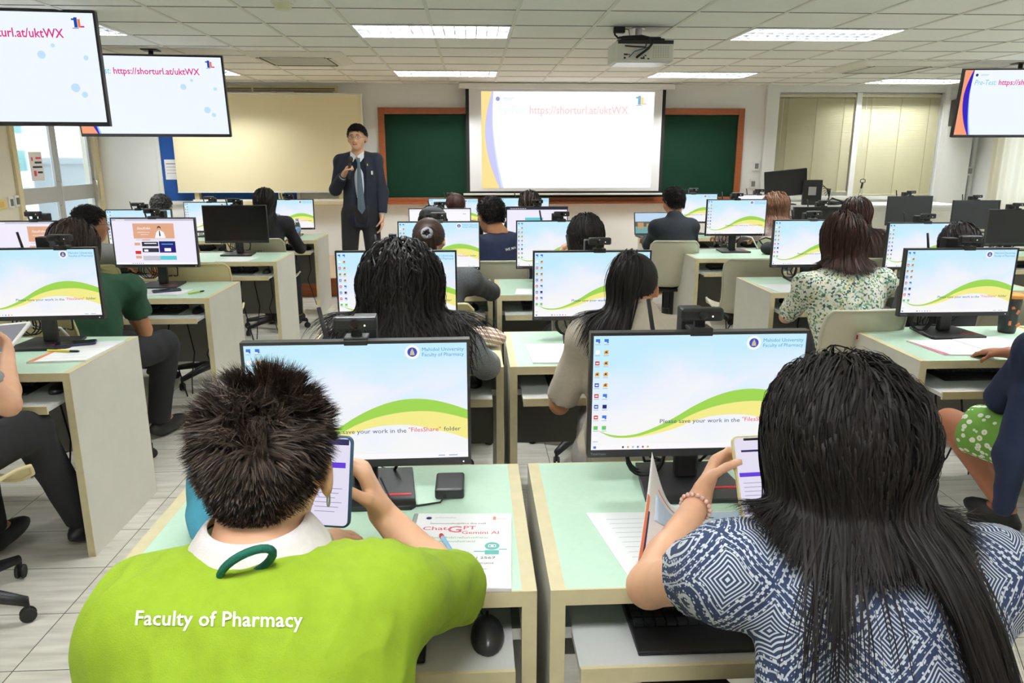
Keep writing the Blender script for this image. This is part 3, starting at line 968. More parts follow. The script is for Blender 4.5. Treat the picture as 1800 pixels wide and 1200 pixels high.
G = [screen_bg(), glow('wave_green', srgb(160, 214, 82)), glow('wave_yellow', srgb(244, 236, 140)), glow('text_blue', srgb(70, 150, 215)), glow('text_navy', srgb(60, 66, 110)), glow('text_red', srgb(230, 40, 60)),
     glow('display_white', srgb(250, 248, 252)), glow('emblem_blue', srgb(55, 80, 185)), glow('emblem_gold', srgb(205, 190, 150)), glow('icon_orange', srgb(232, 165, 60)), glow('icon_red', srgb(215, 50, 50)), glow('icon_blue', srgb(60, 120, 220)),
     glow('icon_green', srgb(110, 200, 90)), glow('caption_grey', srgb(170, 190, 205)), glow('page_lilac', srgb(240, 236, 252)), glow('banner_salmon', srgb(226, 170, 136)), glow('box_navy', srgb(34, 30, 120)), glow('box_dark', srgb(50, 48, 62)), glow('box_teal', srgb(90, 205, 215)), glow('box_grey', srgb(200, 198, 212))]
MW, MZ0, MZ1 = 0.505, 0.09, 0.39
AX0, AX1, AZ0, AZ1 = -0.2455, 0.2455, 0.108, 0.383
def SXZ(u, v):
    return (AX0 + u * (AX1 - AX0), AZ0 + v * (AZ1 - AZ0))
def rect(mb, u0, v0, u1, v1, m, y=-0.0126):
    a, b_ = SXZ(u0, v0), SXZ(u1, v1)
    mb.add([(a[0], y, a[1]), (b_[0], y, a[1]), (b_[0], y, b_[1]), (a[0], y, b_[1])], [(0, 1, 2, 3)], m)
def stext(mb, s, u, v, size, m, wid, y=-0.0129, align='LEFT', bold=0.0):
    a = SXZ(u, v)
    mb.text(s, size, (a[0], y, a[1]), (1, 0, 0), (0, 0, 1), m, align=align, wid=wid * (AX1 - AX0), bold=bold)
def interp(pts, x):
    """smooth curve through the points"""
    xs_ = np.array([p[0] for p in pts])
    ys_ = np.array([p[1] for p in pts])
    d = np.gradient(ys_, xs_)
    i = int(np.clip(np.searchsorted(xs_, x) - 1, 0, len(xs_) - 2))
    h = xs_[i + 1] - xs_[i]
    t = (x - xs_[i]) / h
    return ((2 * t**3 - 3 * t**2 + 1) * ys_[i] + (t**3 - 2 * t**2 + t) * h * d[i] + (-2 * t**3 + 3 * t**2) * ys_[i + 1] + (t**3 - t**2) * h * d[i + 1])
def screen_desktop():
    s = MB()
    rect(s, 0, 0, 1, 1, 0, -0.012)
    gt = [(0.03, 0.176), (0.09, 0.137), (0.16, 0.125), (0.22, 0.14), (0.29, 0.185), (0.40, 0.285), (0.48, 0.375), (0.56, 0.447), (0.657, 0.506), (0.757, 0.526), (0.844, 0.51), (0.93, 0.468), (1.0, 0.42)]
    gb = [(0.03, 0.175), (0.09, 0.12), (0.16, 0.107), (0.22, 0.118), (0.29, 0.153), (0.40, 0.23), (0.48, 0.305), (0.56, 0.36), (0.657, 0.40), (0.757, 0.417), (0.844, 0.41), (0.93, 0.378), (1.0, 0.34)]
    yb = [(0.03, 0.174), (0.09, 0.118), (0.16, 0.104), (0.22, 0.108), (0.29, 0.13), (0.40, 0.182), (0.48, 0.24), (0.56, 0.283), (0.657, 0.30), (0.757, 0.29), (0.844, 0.25), (0.93, 0.21), (1.0, 0.16)]
    n = 48
    for i in range(n):
        a, b_ = 0.03 + 0.97 * i / n, 0.03 + 0.97 * (i + 1) / n
        for (lo, hi, m_) in ((gb, gt, 1), (yb, gb, 2)):
            p = [SXZ(a, interp(lo, a)), SXZ(b_, interp(lo, b_)), SXZ(b_, interp(hi, b_)), SXZ(a, interp(hi, a))]
            s.add([(q[0], -0.0124, q[1]) for q in p], [(0, 1, 2, 3)], m_)
    # faculty emblem
    cx, cz = SXZ(0.752, 0.925)
    for r_, y, m_ in ((0.0165, -0.0124, 6), (0.0108, -0.0127, 7)):
        s.lathe([(0.0, 0), (r_, 0), (r_, 0.0002), (0, 0.0002)], (cx, y, cz), 28, m_, Matrix.Rotation(PI / 2, 3, 'X'))
    s.add([(cx, -0.0132, cz + 0.009), (cx + 0.004, -0.0132, cz + 0.001), (cx + 0.0055, -0.0132, cz - 0.007), (cx - 0.0055, -0.0132, cz - 0.007), (cx - 0.004, -0.0132, cz + 0.001)], [(0, 4, 3, 2, 1)], 8)
    stext(s, 'Mahidol University', 0.795, 0.932, 0.0118, 3, 0.19)
    stext(s, 'Faculty of Pharmacy', 0.795, 0.888, 0.0118, 3, 0.19)
    stext(s, 'Please save your work in the', 0.325, 0.232, 0.0145, 4, 0.385)
    stext(s, '"FilesShare"', 0.722, 0.238, 0.0145, 5, 0.15)
    stext(s, 'folder', 0.888, 0.24, 0.0145, 4, 0.078)
    # icon columns and captions
    cols = [[11, 6, 10, 9, 7, 10, 7, 10, 12, 6], [11, 9, 9, 9, 9, 11, 16, 11, 12]]
    for c in range(2):
        for j, m_ in enumerate(cols[c]):
            u, v = 0.02 + c * 0.04, 0.955 - j * 0.0945
            rect(s, u - 0.010, v - 0.017, u + 0.010, v + 0.017, m_)
            if m_ == 9:
                rect(s, u - 0.004, v - 0.006, u + 0.005, v + 0.007, 17, -0.0128)
                rect(s, u - 0.010, v + 0.009, u - 0.004, v + 0.017, 0, -0.0128)
            elif m_ in (10, 7):
                rect(s, u - 0.006, v - 0.006, u + 0.006, v + 0.005, 6, -0.0128)
            elif m_ == 11:
                rect(s, u - 0.010, v - 0.017, u + 0.002, v - 0.008, 6, -0.0128)
            rect(s, u - 0.012, v - 0.032, u + 0.012, v - 0.026, 13)
    # task bar
    rect(s, 0, 0, 1, 0.045, 6, -0.0122)
    rect(s, 0.012, 0.012, 0.025, 0.034, 11)
    for i, m_ in enumerate((17, 9, 13, 11, 10, 9)):
        rect(s, 0.15 + i * 0.024, 0.014, 0.159 + i * 0.024, 0.03, m_)
    rect(s, 0.86, 0.016, 0.89, 0.026, 13)
    rect(s, 0.91, 0.016, 0.95, 0.026, 13)
    return s
def screen_browser(shift=0.0, dark_top=False, plain=False):
    s = MB()
    rect(s, 0, 0, 1, 1, 14 if not plain else 6, -0.012)
    if dark_top:
        rect(s, 0, 0.93, 1, 1, 17)
        for i in range(10):
            rect(s, 0.03 + i * 0.03, 0.955, 0.045 + i * 0.03, 0.975, 11 if i == 0 else 6, -0.0129)
        rect(s, 0.3, 0.62, 0.6, 0.70, 18)
        rect(s, 0.15, 0.30, 0.45, 0.36, 13)
    elif not plain:
        rect(s, 0, 0.955, 1, 1, 19)
        rect(s, 0.05, 0.965, 0.16, 0.985, 6, -0.0129)
    if plain:
        rect(s, 0.0, 0.95, 1, 0.955, 13)
        rect(s, 0.88, 0.85, 0.93, 0.87, 13)
        rect(s, 0.25, 0.3, 0.6, 0.34, 13)
        return s
    if not dark_top:
        a = 0.25 + shift
        rect(s, a, 0.57, a + 0.50, 0.90, 15)
        stext(s, 'น้อมรำลึก', a + 0.05, 0.77, 0.018, 6, 0.16, bold=0.0002)
        rect(s, a + 0.05, 0.70, a + 0.2, 0.712, 6)
        rect(s, a + 0.09, 0.65, a + 0.18, 0.665, 6)
        # portrait of a person in a pale shirt, simplified
        cx, cz = SXZ(a + 0.32, 0.78)
        s.lathe([(0, 0), (0.011, 0), (0.011, 0.0002), (0, 0.0002)], (cx, -0.0128, cz + 0.006), 14, 17, Matrix.Rotation(PI / 2, 3, 'X'))
        s.lathe([(0, 0), (0.0085, 0), (0.0085, 0.0002), (0, 0.0002)], (cx, -0.0131, cz), 14, 15, Matrix.Rotation(PI / 2, 3, 'X'))
        s.add([(cx - 0.03, -0.0128, cz - 0.055), (cx + 0.035, -0.0128, cz - 0.055), (cx + 0.026, -0.0128, cz - 0.02), (cx + 0.006, -0.0128, cz - 0.008), (cx - 0.006, -0.0128, cz - 0.008), (cx - 0.02, -0.0128, cz - 0.022)], [(0, 1, 2, 3, 4, 5)], 6)
        s.add([(cx - 0.002, -0.0132, cz - 0.011), (cx + 0.003, -0.0132, cz - 0.011), (cx + 0.006, -0.0132, cz - 0.04), (cx, -0.0132, cz - 0.046), (cx - 0.003, -0.0132, cz - 0.04)], [(0, 4, 3, 2, 1)], 17)
        rect(s, a + 0.02, 0.535, a + 0.48, 0.545, 13)
        rect(s, a + 0.1, 0.533, a + 0.2, 0.547, 10, -0.0129)
        rect(s, a + 0.09, 0.40, a + 0.29, 0.50, 17)
        rect(s, a + 0.12, 0.455, a + 0.27, 0.475, 6, -0.0129)
        rect(s, a + 0.09, 0.27, a + 0.29, 0.36, 17)
        rect(s, a + 0.11, 0.285, a + 0.16, 0.33, 6, -0.0129)
        rect(s, a + 0.3, 0.26, a + 0.5, 0.51, 16)
        rect(s, a + 0.33, 0.44, a + 0.47, 0.455, 18, -0.0129)
        rect(s, a + 0.36, 0.29, a + 0.44, 0.36, 6, -0.0129)
        rect(s, a + 0.0, 0.23, a + 0.07, 0.30, 10)
        rect(s, a + 0.0, 0.42, a + 0.07, 0.48, 15)
        rect(s, a + 0.0, 0.13, a + 0.07, 0.19, 15)
        rect(s, a + 0.09, 0.09, a + 0.3, 0.19, 19)
        rect(s, a + 0.3, 0.10, a + 0.5, 0.19, 18)
    rect(s, 0, 0, 1, 0.045, 6)
    for i in range(6):
        rect(s, 0.2 + i * 0.025, 0.014, 0.21 + i * 0.025, 0.03, 17, -0.0129)
    return s
def screen_off():
    s = MB()
    rect(s, 0, 0, 1, 1, 0, -0.012)
    return s

def make_monitor(kind):
    t = thing('monitor', 'x', 'monitor', (0, 0, 0), 0, 'desktop monitors on the desks')
    b = MB()
    b.bb((-MW / 2, -0.0115, MZ0), (MW / 2, 0.012, MZ1), 0)
    # raised border around the panel
    for a in (((-MW / 2, MZ0), (MW / 2, AZ0)), ((-MW / 2, AZ1), (MW / 2, MZ1)), ((-MW / 2, AZ0), (AX0, AZ1)), ((AX1, AZ0), (MW / 2, AZ1))):
        b.bb((a[0][0], -0.0145, a[0][1]), (a[1][0], -0.0115, a[1][1]), 0)
    bz = b.build('bezel', [M_black2], t)
    MB().text('ThinkVision', 0.0085, (-MW / 2 + 0.006, -0.0148, MZ0 + 0.006), (1, 0, 0), (0, 0, 1), wid=0.036).build('maker_name', mat('silver_print', srgb(150, 150, 155), 0.5), bz)
    if kind != 'off':
        MB().box((MW / 2 - 0.018, -0.0148, MZ0 + 0.008), (0.003, 0.001, 0.003)).build('power_light', glow('power_led', (0.9, 0.95, 1.0), 2.0), bz)
    MB().bb((-0.17, 0.012, MZ0 + 0.03), (0.17, 0.03, MZ1 - 0.05)).build('back_cover', M_black, t, bevel=0.008)
    MB().bb((-0.028, 0.035, 0.012), (0.028, 0.065, 0.27)).bb((-0.035, 0.022, 0.2), (0.035, 0.045, 0.27)).build('stand_column', M_black, t, bevel=0.006)
    bs = MB()
    bs.prism([(-0.115, -0.085, 0), (0.115, -0.085, 0), (0.125, -0.07, 0), (0.105, 0.135, 0), (-0.105, 0.135, 0), (-0.125, -0.07, 0)], (0, 0, 0.012))
    bo = bs.build('stand_base', M_black, t, bevel=0.002)
    MB().bb((0.035, -0.03, 0.012), (0.112, -0.021, 0.0135)).build('red_strip', M_red, bo, bevel=0.0005)
    if kind == 'desktop':
        screen_desktop().build('screen', G, t)
    elif kind == 'browser':
        screen_browser().build('screen', G, t)
    elif kind == 'browser_side':
        screen_browser(0.16).build('screen', G, t)
    elif kind == 'plain':
        screen_browser(plain=True).build('screen', G, t)
    elif kind == 'dark_top':
        screen_browser(dark_top=True).build('screen', G, t)
    elif kind == 'off':
        screen_off().build('screen', [M_off], t)
    elif kind == 'off_grey':
        screen_off().build('screen', [M_offgrey], t)
    # small computer on the back of the stand, with its aerial
    MB().bb((-0.02, 0.075, 0.2), (0.035, 0.125, 0.425)).bb((-0.0, 0.065, 0.22), (0.02, 0.08, 0.3)).build('mini_computer', M_black, t, bevel=0.004)
    MB().tube([(-0.075, 0.10, 0.30), (-0.08, 0.10, 0.36), (-0.085, 0.10, 0.375), (-0.098, 0.10, 0.445)], [0.0045, 0.0045, 0.0055, 0.005], 8).tube([(-0.02, 0.1, 0.3), (-0.075, 0.10, 0.30)], 0.006).build('aerial', M_rubber, t, smooth=True)
    c = MB()
    c.tube([(-0.1, 0.035, 0.13), (-0.11, 0.07, 0.09), (-0.09, 0.10, 0.03), (-0.04, 0.12, 0.02), (-0.03, 0.11, 0.08), (-0.07, 0.09, 0.12)], 0.0035, 6)
    c.tube([(0.06, 0.035, 0.14), (0.08, 0.08, 0.07), (0.06, 0.12, 0.02), (0.03, 0.16, 0.01), (0.0, 0.2, 0.006)], 0.004, 6)
    c.tube([(-0.06, 0.035, 0.14), (-0.08, 0.08, 0.05), (-0.03, 0.15, 0.01), (-0.01, 0.2, 0.006)], 0.004, 6)
    for q in range(3):
        c.tube([(-0.10 + 0.006 * q + 0.047 * math.cos(a), 0.05 + 0.02 * q, 0.062 - 0.003 * q + 0.05 * math.sin(a)) for a in [2 * PI * i / 18 for i in range(19)]], 0.003, 6, caps=False)
    c.build('cable', M_rubber, t, smooth=True)
    return t

def make_webcam():
    t = thing('webcam', 'x', 'webcam', (0, 0, 0), 0, 'webcams clipped on top of the monitors')
    MB().bb((-0.048, -0.02, 0.024), (0.048, 0.008, 0.054)).build('body', M_black, t, bevel=0.007, seg=3)
    MB().lathe([(0.0105, 0), (0.0105, 0.003), (0.007, 0.004)], (0.0, -0.019, 0.039), 20, 0, Matrix.Rotation(PI / 2, 3, 'X')).build('lens', M_lens, t, smooth=False)
    MB().box((0.022, -0.0205, 0.036), (0.003, 0.001, 0.003)).build('white_dot', glow('webcam_white_dot', (1, 1, 1), 2.5), t)  # tiny emissive white dot on the webcam face
    c = MB()
    c.bb((-0.026, -0.017, 0.0), (0.026, 0.03, 0.008)).bb((-0.026, -0.018, -0.010), (0.026, -0.0148, 0.002)).bb((-0.012, 0.0, 0.006), (0.012, 0.014, 0.026))
    c.build('clip', M_black, t, bevel=0.002)
    MB().tube([(0, 0.008, 0.04), (0.01, 0.03, 0.03), (0.02, 0.04, 0.0), (0.02, 0.045, -0.15)], 0.002, 6).build('cable', M_rubber, t, smooth=True)
    return t

def make_keyboard():
    t = thing('keyboard', 'x', 'keyboard', (0, 0, 0), 0, 'black keyboards on the sliding trays')
    b = MB()
    b.prism([(-0.225, -0.09, 0), (-0.225, 0.085, 0), (-0.225, 0.085, 0.024), (-0.225, -0.03, 0.014), (-0.225, -0.09, 0.008)], (0.45, 0, 0))
    b.build('case', M_black, t, bevel=0.003)
    k = MB()
    for r_ in range(6):
        for c in range(21):
            if c in (15, 19) and r_ != 2 and c == 15:
                continue
            k.box((-0.21 + c * 0.0209, -0.018 + r_ * 0.0188, 0.021 + r_ * 0.0017), (0.0175, 0.0155, 0.008))
    k.build('keys', M_black2, t)
    return t

def ellipsoid_mb(mb, c, r, nu=20, nv=12, m=0, zmin=None):
    def fn(u, v):
        a, b_ = 2 * PI * u, PI * v
        z = r[2] * math.cos(b_)
        if zmin is not None:
            z = max(z, zmin)
        return (c[0] + r[0] * math.sin(b_) * math.cos(a), c[1] + r[1] * math.sin(b_) * math.sin(a), c[2] + z)
    return mb.grid(fn, nu, nv, m)
def make_mouse():
    t = thing('computer_mouse', 'x', 'mouse', (0, 0, 0), 0, 'black mice on the sliding trays')
    ellipsoid_mb(MB(), (0, 0, 0.004), (0.032, 0.056, 0.032), zmin=-0.003).build('shell', M_black2, t, smooth=True)
    MB().bb((-0.003, 0.02, 0.028), (0.003, 0.036, 0.036)).build('wheel', M_rubber, t)
    MB().tube([(0, 0.05, 0.006), (-0.02, 0.10, 0.004), (-0.05, 0.14, 0.004)], 0.0018, 6).build('cord', M_rubber, t)
    return t

def make_chair(m):
    t = thing('swivel_chair', 'x', 'chair', (0, 0, 0), 0, 'cream shell swivel chairs')
    prof = [(0.245, 0.415, 0.195), (0.23, 0.45, 0.205), (0.17, 0.46, 0.215), (0.05, 0.448, 0.22), (-0.08, 0.44, 0.215), (-0.15, 0.455, 0.205), (-0.195, 0.50, 0.19), (-0.215, 0.57, 0.185), (-0.235, 0.66, 0.19), (-0.255, 0.75, 0.20), (-0.27, 0.82, 0.195), (-0.278, 0.848, 0.17), (-0.288, 0.852, 0.155)]
    s = MB()
    nv = len(prof) - 1
    def fn(u, v):
        i = min(int(v * nv), nv - 1)
        f = v * nv - i
        a, b_ = prof[i], prof[i + 1]
        y, z, w = [a[q] * (1 - f) + b_[q] * f for q in range(3)]
        x = (u * 2 - 1)
        k = abs(x) ** 3
        ang = v
        lift = 0.045 * k * (1 if v < 0.35 else max(0.25, 1 - (v - 0.35) * 1.3))
        if v > 0.4:
            return (x * w, y + lift * 1.0, z)
        return (x * w, y + (0.02 * k if v > 0.3 else 0), z + lift)
    s.grid(fn, 14, nv)
    sh = s.build('shell', m, t, smooth=True)
    md = sh.modifiers.new('Solidify', 'SOLIDIFY')
    md.thickness = 0.009
    md.offset = 0
    sd = sh.modifiers.new('Subdivision', 'SUBSURF')
    sd.levels = 1
    sd.render_levels = 1
    # rolled rim
    pts = [fn(0, i / 24) for i in range(25)]
    pts2 = [fn(1, i / 24) for i in range(25)]
    MB().tube(pts + [fn(i / 8, 1) for i in range(1, 8)] + pts2[::-1] + [fn(1 - i / 8, 0) for i in range(1, 8)] + [pts[0]], 0.0075, 8, caps=False).build('rim', m, t, smooth=True)
    MB().bb((-0.11, -0.12, 0.405), (0.11, 0.10, 0.43)).bb((-0.03, 0.02, 0.395), (0.16, 0.05, 0.41)).build('seat_bracket', M_black, t, bevel=0.005)
    MB().tube([(0, 0, 0.09), (0, 0, 0.24)], 0.03, 14).tube([(0, 0, 0.24), (0, 0, 0.41)], 0.018, 12).build('gas_column', M_black, t)
    for i in range(5):
        a = 2 * PI * i / 5 + 0.3
        d = Vector((math.cos(a), math.sin(a), 0))
        l = MB().tube([d * 0.02 + Vector((0, 0, 0.115)), d * 0.15 + Vector((0, 0, 0.10)), d * 0.285 + Vector((0, 0, 0.075))], [0.032, 0.025, 0.017], 8)
        lg = l.build('base_leg', M_black, t, smooth=True)
        c = MB()
        side = Vector((-d.y, d.x, 0))
        rt = Matrix.Rotation(a + 0.6, 3, 'Z') @ Matrix.Rotation(PI / 2, 3, 'X')
        p = d * 0.285
        for o_ in (-0.016, 0.004):
            q = p + rt @ Vector((0, 0, o_)) + Vector((0, 0, 0.026))
            c.lathe([(0.008, 0.0), (0.024, 0.001), (0.026, 0.006), (0.024, 0.011), (0.008, 0.012)], q, 16, 0, rt)
        c.tube([p + Vector((0, 0, 0.03)), p + Vector((0, 0, 0.08))], 0.009, 8)
        c.build('caster', M_rubber, lg)
    return t

proto_desk = note_kids(make_desk())
first = {'desk': proto_desk}
MON_KIND = {('C', 0, 3): 'plain', ('C', 1, 3): 'dark_top', ('L', 0, 2): 'browser', ('L', 0, 3): 'off', ('L', 1, 2): 'browser_side', ('R', 1, 3): 'off', ('R', 1, 4): 'plain',
            ('F', 0, 3): 'off', ('F', 0, 4): 'off_grey', ('F', 1, 4): 'off_grey'}
KTXT = {'desktop': 'black monitor showing the green wave wallpaper', 'plain': 'black monitor showing a blank white page', 'dark_top': 'black monitor showing a white page with a dark top bar',
        'browser': 'black monitor with a salmon banner web page', 'browser_side': 'black monitor with a partly cut web page', 'off': 'black monitor switched off', 'off_grey': 'dark grey switched-off monitor'}
# monitor x centre, height offset, turn
MON = {('C', 0, 0): (-0.263, -0.012, 1), ('C', 1, 0): (0.515, 0.0, 0), ('C', 0, 1): (-0.322, 0.005, 0), ('C', 1, 1): (0.505, 0.0, 0), ('C', 0, 2): (-0.209, 0.0, 0), ('C', 1, 2): (0.52, 0.003, 0),
       ('C', 0, 3): (-0.266, -0.02, 0), ('C', 1, 3): (0.526, -0.008, 0), ('C', 0, 4): (-0.192, -0.02, 0), ('C', 1, 4): (0.527, -0.015, 0),
       ('L', 0, 1): (-1.80, 0.025, 3), ('L', 0, 2): (-1.926, 0.03, -2), ('L', 0, 3): (-1.904, 0.01, 0), ('L', 0, 4): (-1.84, -0.025, 0), ('L', 1, 2): (-2.62, 0.015, 0), ('L', 1, 3): (-2.654, -0.02, 3), ('L', 1, 4): (-2.608, -0.05, 0), ('L', 1, 1): (-2.75, 0, 0),
       ('R', 0, 1): (2.123, 0.0, 0), ('R', 0, 2): (2.145, 0.0, 0), ('R', 0, 3): (2.183, 0.045, 0), ('R', 0, 4): (2.258, 0.02, 0), ('R', 1, 2): (2.888, -0.02, 0), ('R', 1, 3): (2.92, -0.02, 0), ('R', 1, 4): (2.943, 0.01, 0), ('R', 1, 1): (3.0, 0, 0),
       ('F', 0, 3): (4.60, -0.045, 0), ('F', 0, 4): (4.55, -0.01, 6), ('F', 1, 4): (5.27, -0.055, 0)}
protos = {}
cam_proto = note_kids(make_webcam())
kb_proto = note_kids(make_keyboard())
ms_proto = note_kids(make_mouse())
used = {'d': False, 'w': False, 'k': False, 'm': False}
WEBX = {('C', 0, 0): 0.0, ('C', 1, 0): 0.0, ('C', 0, 1): 0.01, ('C', 1, 1): 0.03, ('C', 0, 2): -0.0, ('C', 1, 2): 0.03, ('L', 0, 1): 0.12, ('R', 0, 1): 0.03, ('C', 0, 4): -0.02}
def place(key, proto, loc, rz, label, **kw):
    if not used[key]:
        used[key] = True
        proto.location = loc
        proto.rotation_euler = (0, 0, rz)
        proto['label'] = label
        return proto
    return dup(proto, loc, rz, label)
for s in SEATS:
    w = where(s)
    x, y = dx(s), fy(s)
    place('d', proto_desk, (x, y, 0), 0, 'mint-topped ivory computer desk, ' + w)
    if s[0] == 'C' and s[2] == 0:
        dk = [o for o in bpy.data.objects if o.get('label') == 'mint-topped ivory computer desk, ' + w][0]
        for ch in list(bpy.data.objects):
            if ch.parent == dk and ch.name.split('.')[0] == 'keyboard_tray':
                ch.location.y = -0.105
    kind = MON_KIND.get(s, 'desktop')
    mx, mz, mr = MON[s]
    lab = KTXT[kind] + ', ' + w
    if kind not in protos:
        protos[kind] = note_kids(make_monitor(kind))
        mo = protos[kind]
        mo.location = (mx, y + 0.42, 0.75)
        mo.rotation_euler = (0, 0, R(mr))
        mo['label'] = lab
    else:
        mo = dup(protos[kind], (mx, y + 0.42, 0.75), R(mr), lab)
    # height adjustable neck: the panel parts ride up or down on the column
    for ch in bpy.data.objects:
        if ch.parent == mo and ch.name.split('.')[0] not in ('stand_column', 'stand_base'):
            ch.location.z = mz
    place('w', cam_proto, (mx + WEBX.get(s, 0.0), y + 0.42, 0.75 + MZ1 + mz + 0.0005), R(mr), 'small black webcam on the monitor, ' + w)
    kx = x + 0.41 if s != ('C', 1, 0) else x + 0.41
    place('k', kb_proto, (kx - 0.03, y + 0.16 if s[2] else y + 0.035, 0.6452), 0, 'black keyboard on the tray, ' + w)
    place('m', ms_proto, (x + 0.70 if s != ('C', 0, 0) else 0.018, y + 0.12 if s != ('C', 0, 0) else 1.235, 0.6452), 0, 'black mouse on the tray, ' + w)

# --- chairs: (x, y, turn, colour, label)
ch1 = note_kids(make_chair(M_chair))
ch2 = note_kids(make_chair(M_chair2))
CH = [(-0.31, 0.66, 0, 1, 'yellowish cream swivel chair under the person in the lime shirt'),
      (0.56, 0.66, 0, 2, 'ivory swivel chair under the long-haired person in the patterned blouse'),
      (-0.24, 2.26, 0, 1, 'cream swivel chair under the person in the grey knit jacket'),
      (0.55, 2.22, -8, 2, 'ivory swivel chair under the person with the red hair band'),
      (-0.2, 3.75, 0, 1, 'cream swivel chair under the person with the grey hair scrunchie'),
      (0.58, 3.75, 0, 2, 'ivory swivel chair under the short-haired person touching the face'),
      (-0.33, 5.28, 0, 1, 'cream swivel chair in the fourth row under the person with the grey cap'),
      (0.17, 5.22, 0, 2, 'ivory swivel chair under the person in the navy polo shirt'),
      (-0.14, 6.78, 0, 1, 'cream swivel chair in the farthest row, left of the seam'),
      (0.52, 6.78, 0, 2, 'ivory swivel chair in the farthest row, right of the seam'),
      (-1.80, 2.33, -20, 1, 'yellowish cream swivel chair at the left frame edge under black trousers'),
      (-1.97, 3.72, -12, 1, 'yellowish cream swivel chair under the person in the dark green polo'),
      (-1.83, 5.17, 10, 1, 'empty yellowish cream swivel chair before the switched-off monitor'),
      (-2.47, 5.16, 0, 1, 'cream swivel chair under the person in the grey shirt with glasses'),
      (-1.80, 6.72, 0, 2, 'ivory swivel chair under the black-haired person in black, front left'),
      (-2.7, 6.74, 0, 2, 'ivory swivel chair in the farthest row near the glass door'),
      (1.68, 6.36, -4, 2, 'ivory swivel chair under the person in the black shirt at the laptop'),
      (1.93, 5.22, -6, 2, 'empty ivory swivel chair in the fourth row of the right block'),
      (1.765, 3.50, 4, 2, 'ivory swivel chair marked PY under the person in the floral blouse'),
      (2.70, 3.74, 0, 2, 'ivory swivel chair behind the second row right monitor'),
      (2.66, 6.62, 0, 2, 'ivory swivel chair under the person with orange-tinted long hair'),
      (2.69, 5.22, 0, 2, 'ivory swivel chair under the brown-haired person in black'),
      (2.08, 2.16, 0, 2, 'cream swivel chair under the person in the green floral skirt'),
      (4.55, 5.1, -10, 2, 'empty ivory swivel chair at the right edge, far right block'),
      ]
fu = {1: False, 2: False}
for x, y, a, k, lab in CH:
    pr = ch1 if k == 1 else ch2
    if not fu[k]:
        fu[k] = True
        pr.location = (x, y, 0)
        pr.rotation_euler = (0, 0, R(a))
        pr['label'] = lab
        o = pr
    else:
        o = dup(pr, (x, y, 0), R(a), lab)
    if 'marked PY' in lab:
        tx = MB().text('PY-', 0.035, (-0.10, -0.262, 0.66), (1, 0, 0), (0, -0.22, 1), wid=0.07)
        tx.build('marker_writing', M_inkd, o)
        MB().bb((-0.035, -0.2755, 0.72), (0.03, -0.274, 0.74), 0).bb((-0.05, -0.2755, 0.72), (-0.037, -0.274, 0.74), 1).build('asset_sticker', [mat('gold_sticker', srgb(205, 185, 90), 0.4), M_red], o)
# ------------------------------------------------------------------ people: smooth solids from blended limbs, polygonised
def V3(*a):
    return np.array(a if len(a) == 3 else a[0], dtype=float)
def unit(v):
    v = np.asarray(v, float)
    return v / (np.linalg.norm(v) + 1e-12)
def rotm(axis, deg):
    return np.array(Matrix.Rotation(R(deg), 3, axis))

def cone(a, b, r1, r2, k=0.02, cuts=None, op='add'):
    return dict(t='c', a=V3(a), b=V3(b), r=(r1, r2), k=k, cuts=cuts, op=op)
def ell(c, r, k=0.02, rot=None, cuts=None, op='add'):
    return dict(t='e', c=V3(c), r=V3(r), k=k, rot=np.eye(3) if rot is None else np.asarray(rot), cuts=cuts, op=op)

def pd(p, X):
    if p['t'] == 'c':
        ba = p['b'] - p['a']
        pa = X - p['a']
        h = np.clip((pa @ ba) / (ba @ ba + 1e-12), 0, 1)
        d = np.linalg.norm(pa - h[..., None] * ba, axis=-1) - (p['r'][0] + h * (p['r'][1] - p['r'][0]))
    else:
        q = (X - p['c']) @ p['rot']
        k0 = np.linalg.norm(q / p['r'], axis=-1)
        k1 = np.linalg.norm(q / (p['r'] ** 2), axis=-1) + 1e-9
        d = k0 * (k0 - 1) / k1
    if p['cuts']:
        for (o, n) in p['cuts']:
            d = np.maximum(d, (X - V3(o)) @ V3(n))
    return d
def combine(D, d, p):
    if p['op'] == 'sub':
        return np.maximum(D, -d)
    k = p['k']
    h = np.clip(0.5 + 0.5 * (D - d) / k, 0, 1)
    return D * (1 - h) + d * h - k * h * (1 - h)
def sdf_at(prims, X):
    D = np.full(X.shape[:-1], 9.0)
    for p in prims:
        D = combine(D, pd(p, X), p)
    return D
def pbox(p):
    if p['t'] == 'c':
        lo = np.minimum(p['a'] - p['r'][0], p['b'] - p['r'][1])
        hi = np.maximum(p['a'] + p['r'][0], p['b'] + p['r'][1])
    else:
        e = np.abs(p['rot']) @ p['r']
        lo, hi = p['c'] - e, p['c'] + e
    return lo, hi
def polygonise(prims, vox):
    los = np.array([pbox(p)[0] for p in prims if p['op'] == 'add'])
    his = np.array([pbox(p)[1] for p in prims if p['op'] == 'add'])
    lo = los.min(0) - 3 * vox
    hi = his.max(0) + 3 * vox
    n = np.ceil((hi - lo) / vox).astype(int) + 1
    ax = [lo[i] + vox * np.arange(n[i]) for i in range(3)]
    D = np.full(n, 1.0)
    for p in prims:
        a, b = pbox(p)
        pad = max(p['k'], 2.5 * vox) + vox
        i0 = np.maximum(((a - pad - lo) / vox).astype(int), 0)
        i1 = np.minimum(((b + pad - lo) / vox).astype(int) + 2, n)
        if np.any(i1 <= i0):
            continue
        sl = tuple(slice(i0[q], i1[q]) for q in range(3))
        X = np.stack(np.meshgrid(*[ax[q][sl[q]] for q in range(3)], indexing='ij'), -1)
        D[sl] = combine(D[sl], pd(p, X), p)
    return nets(D, lo, vox)
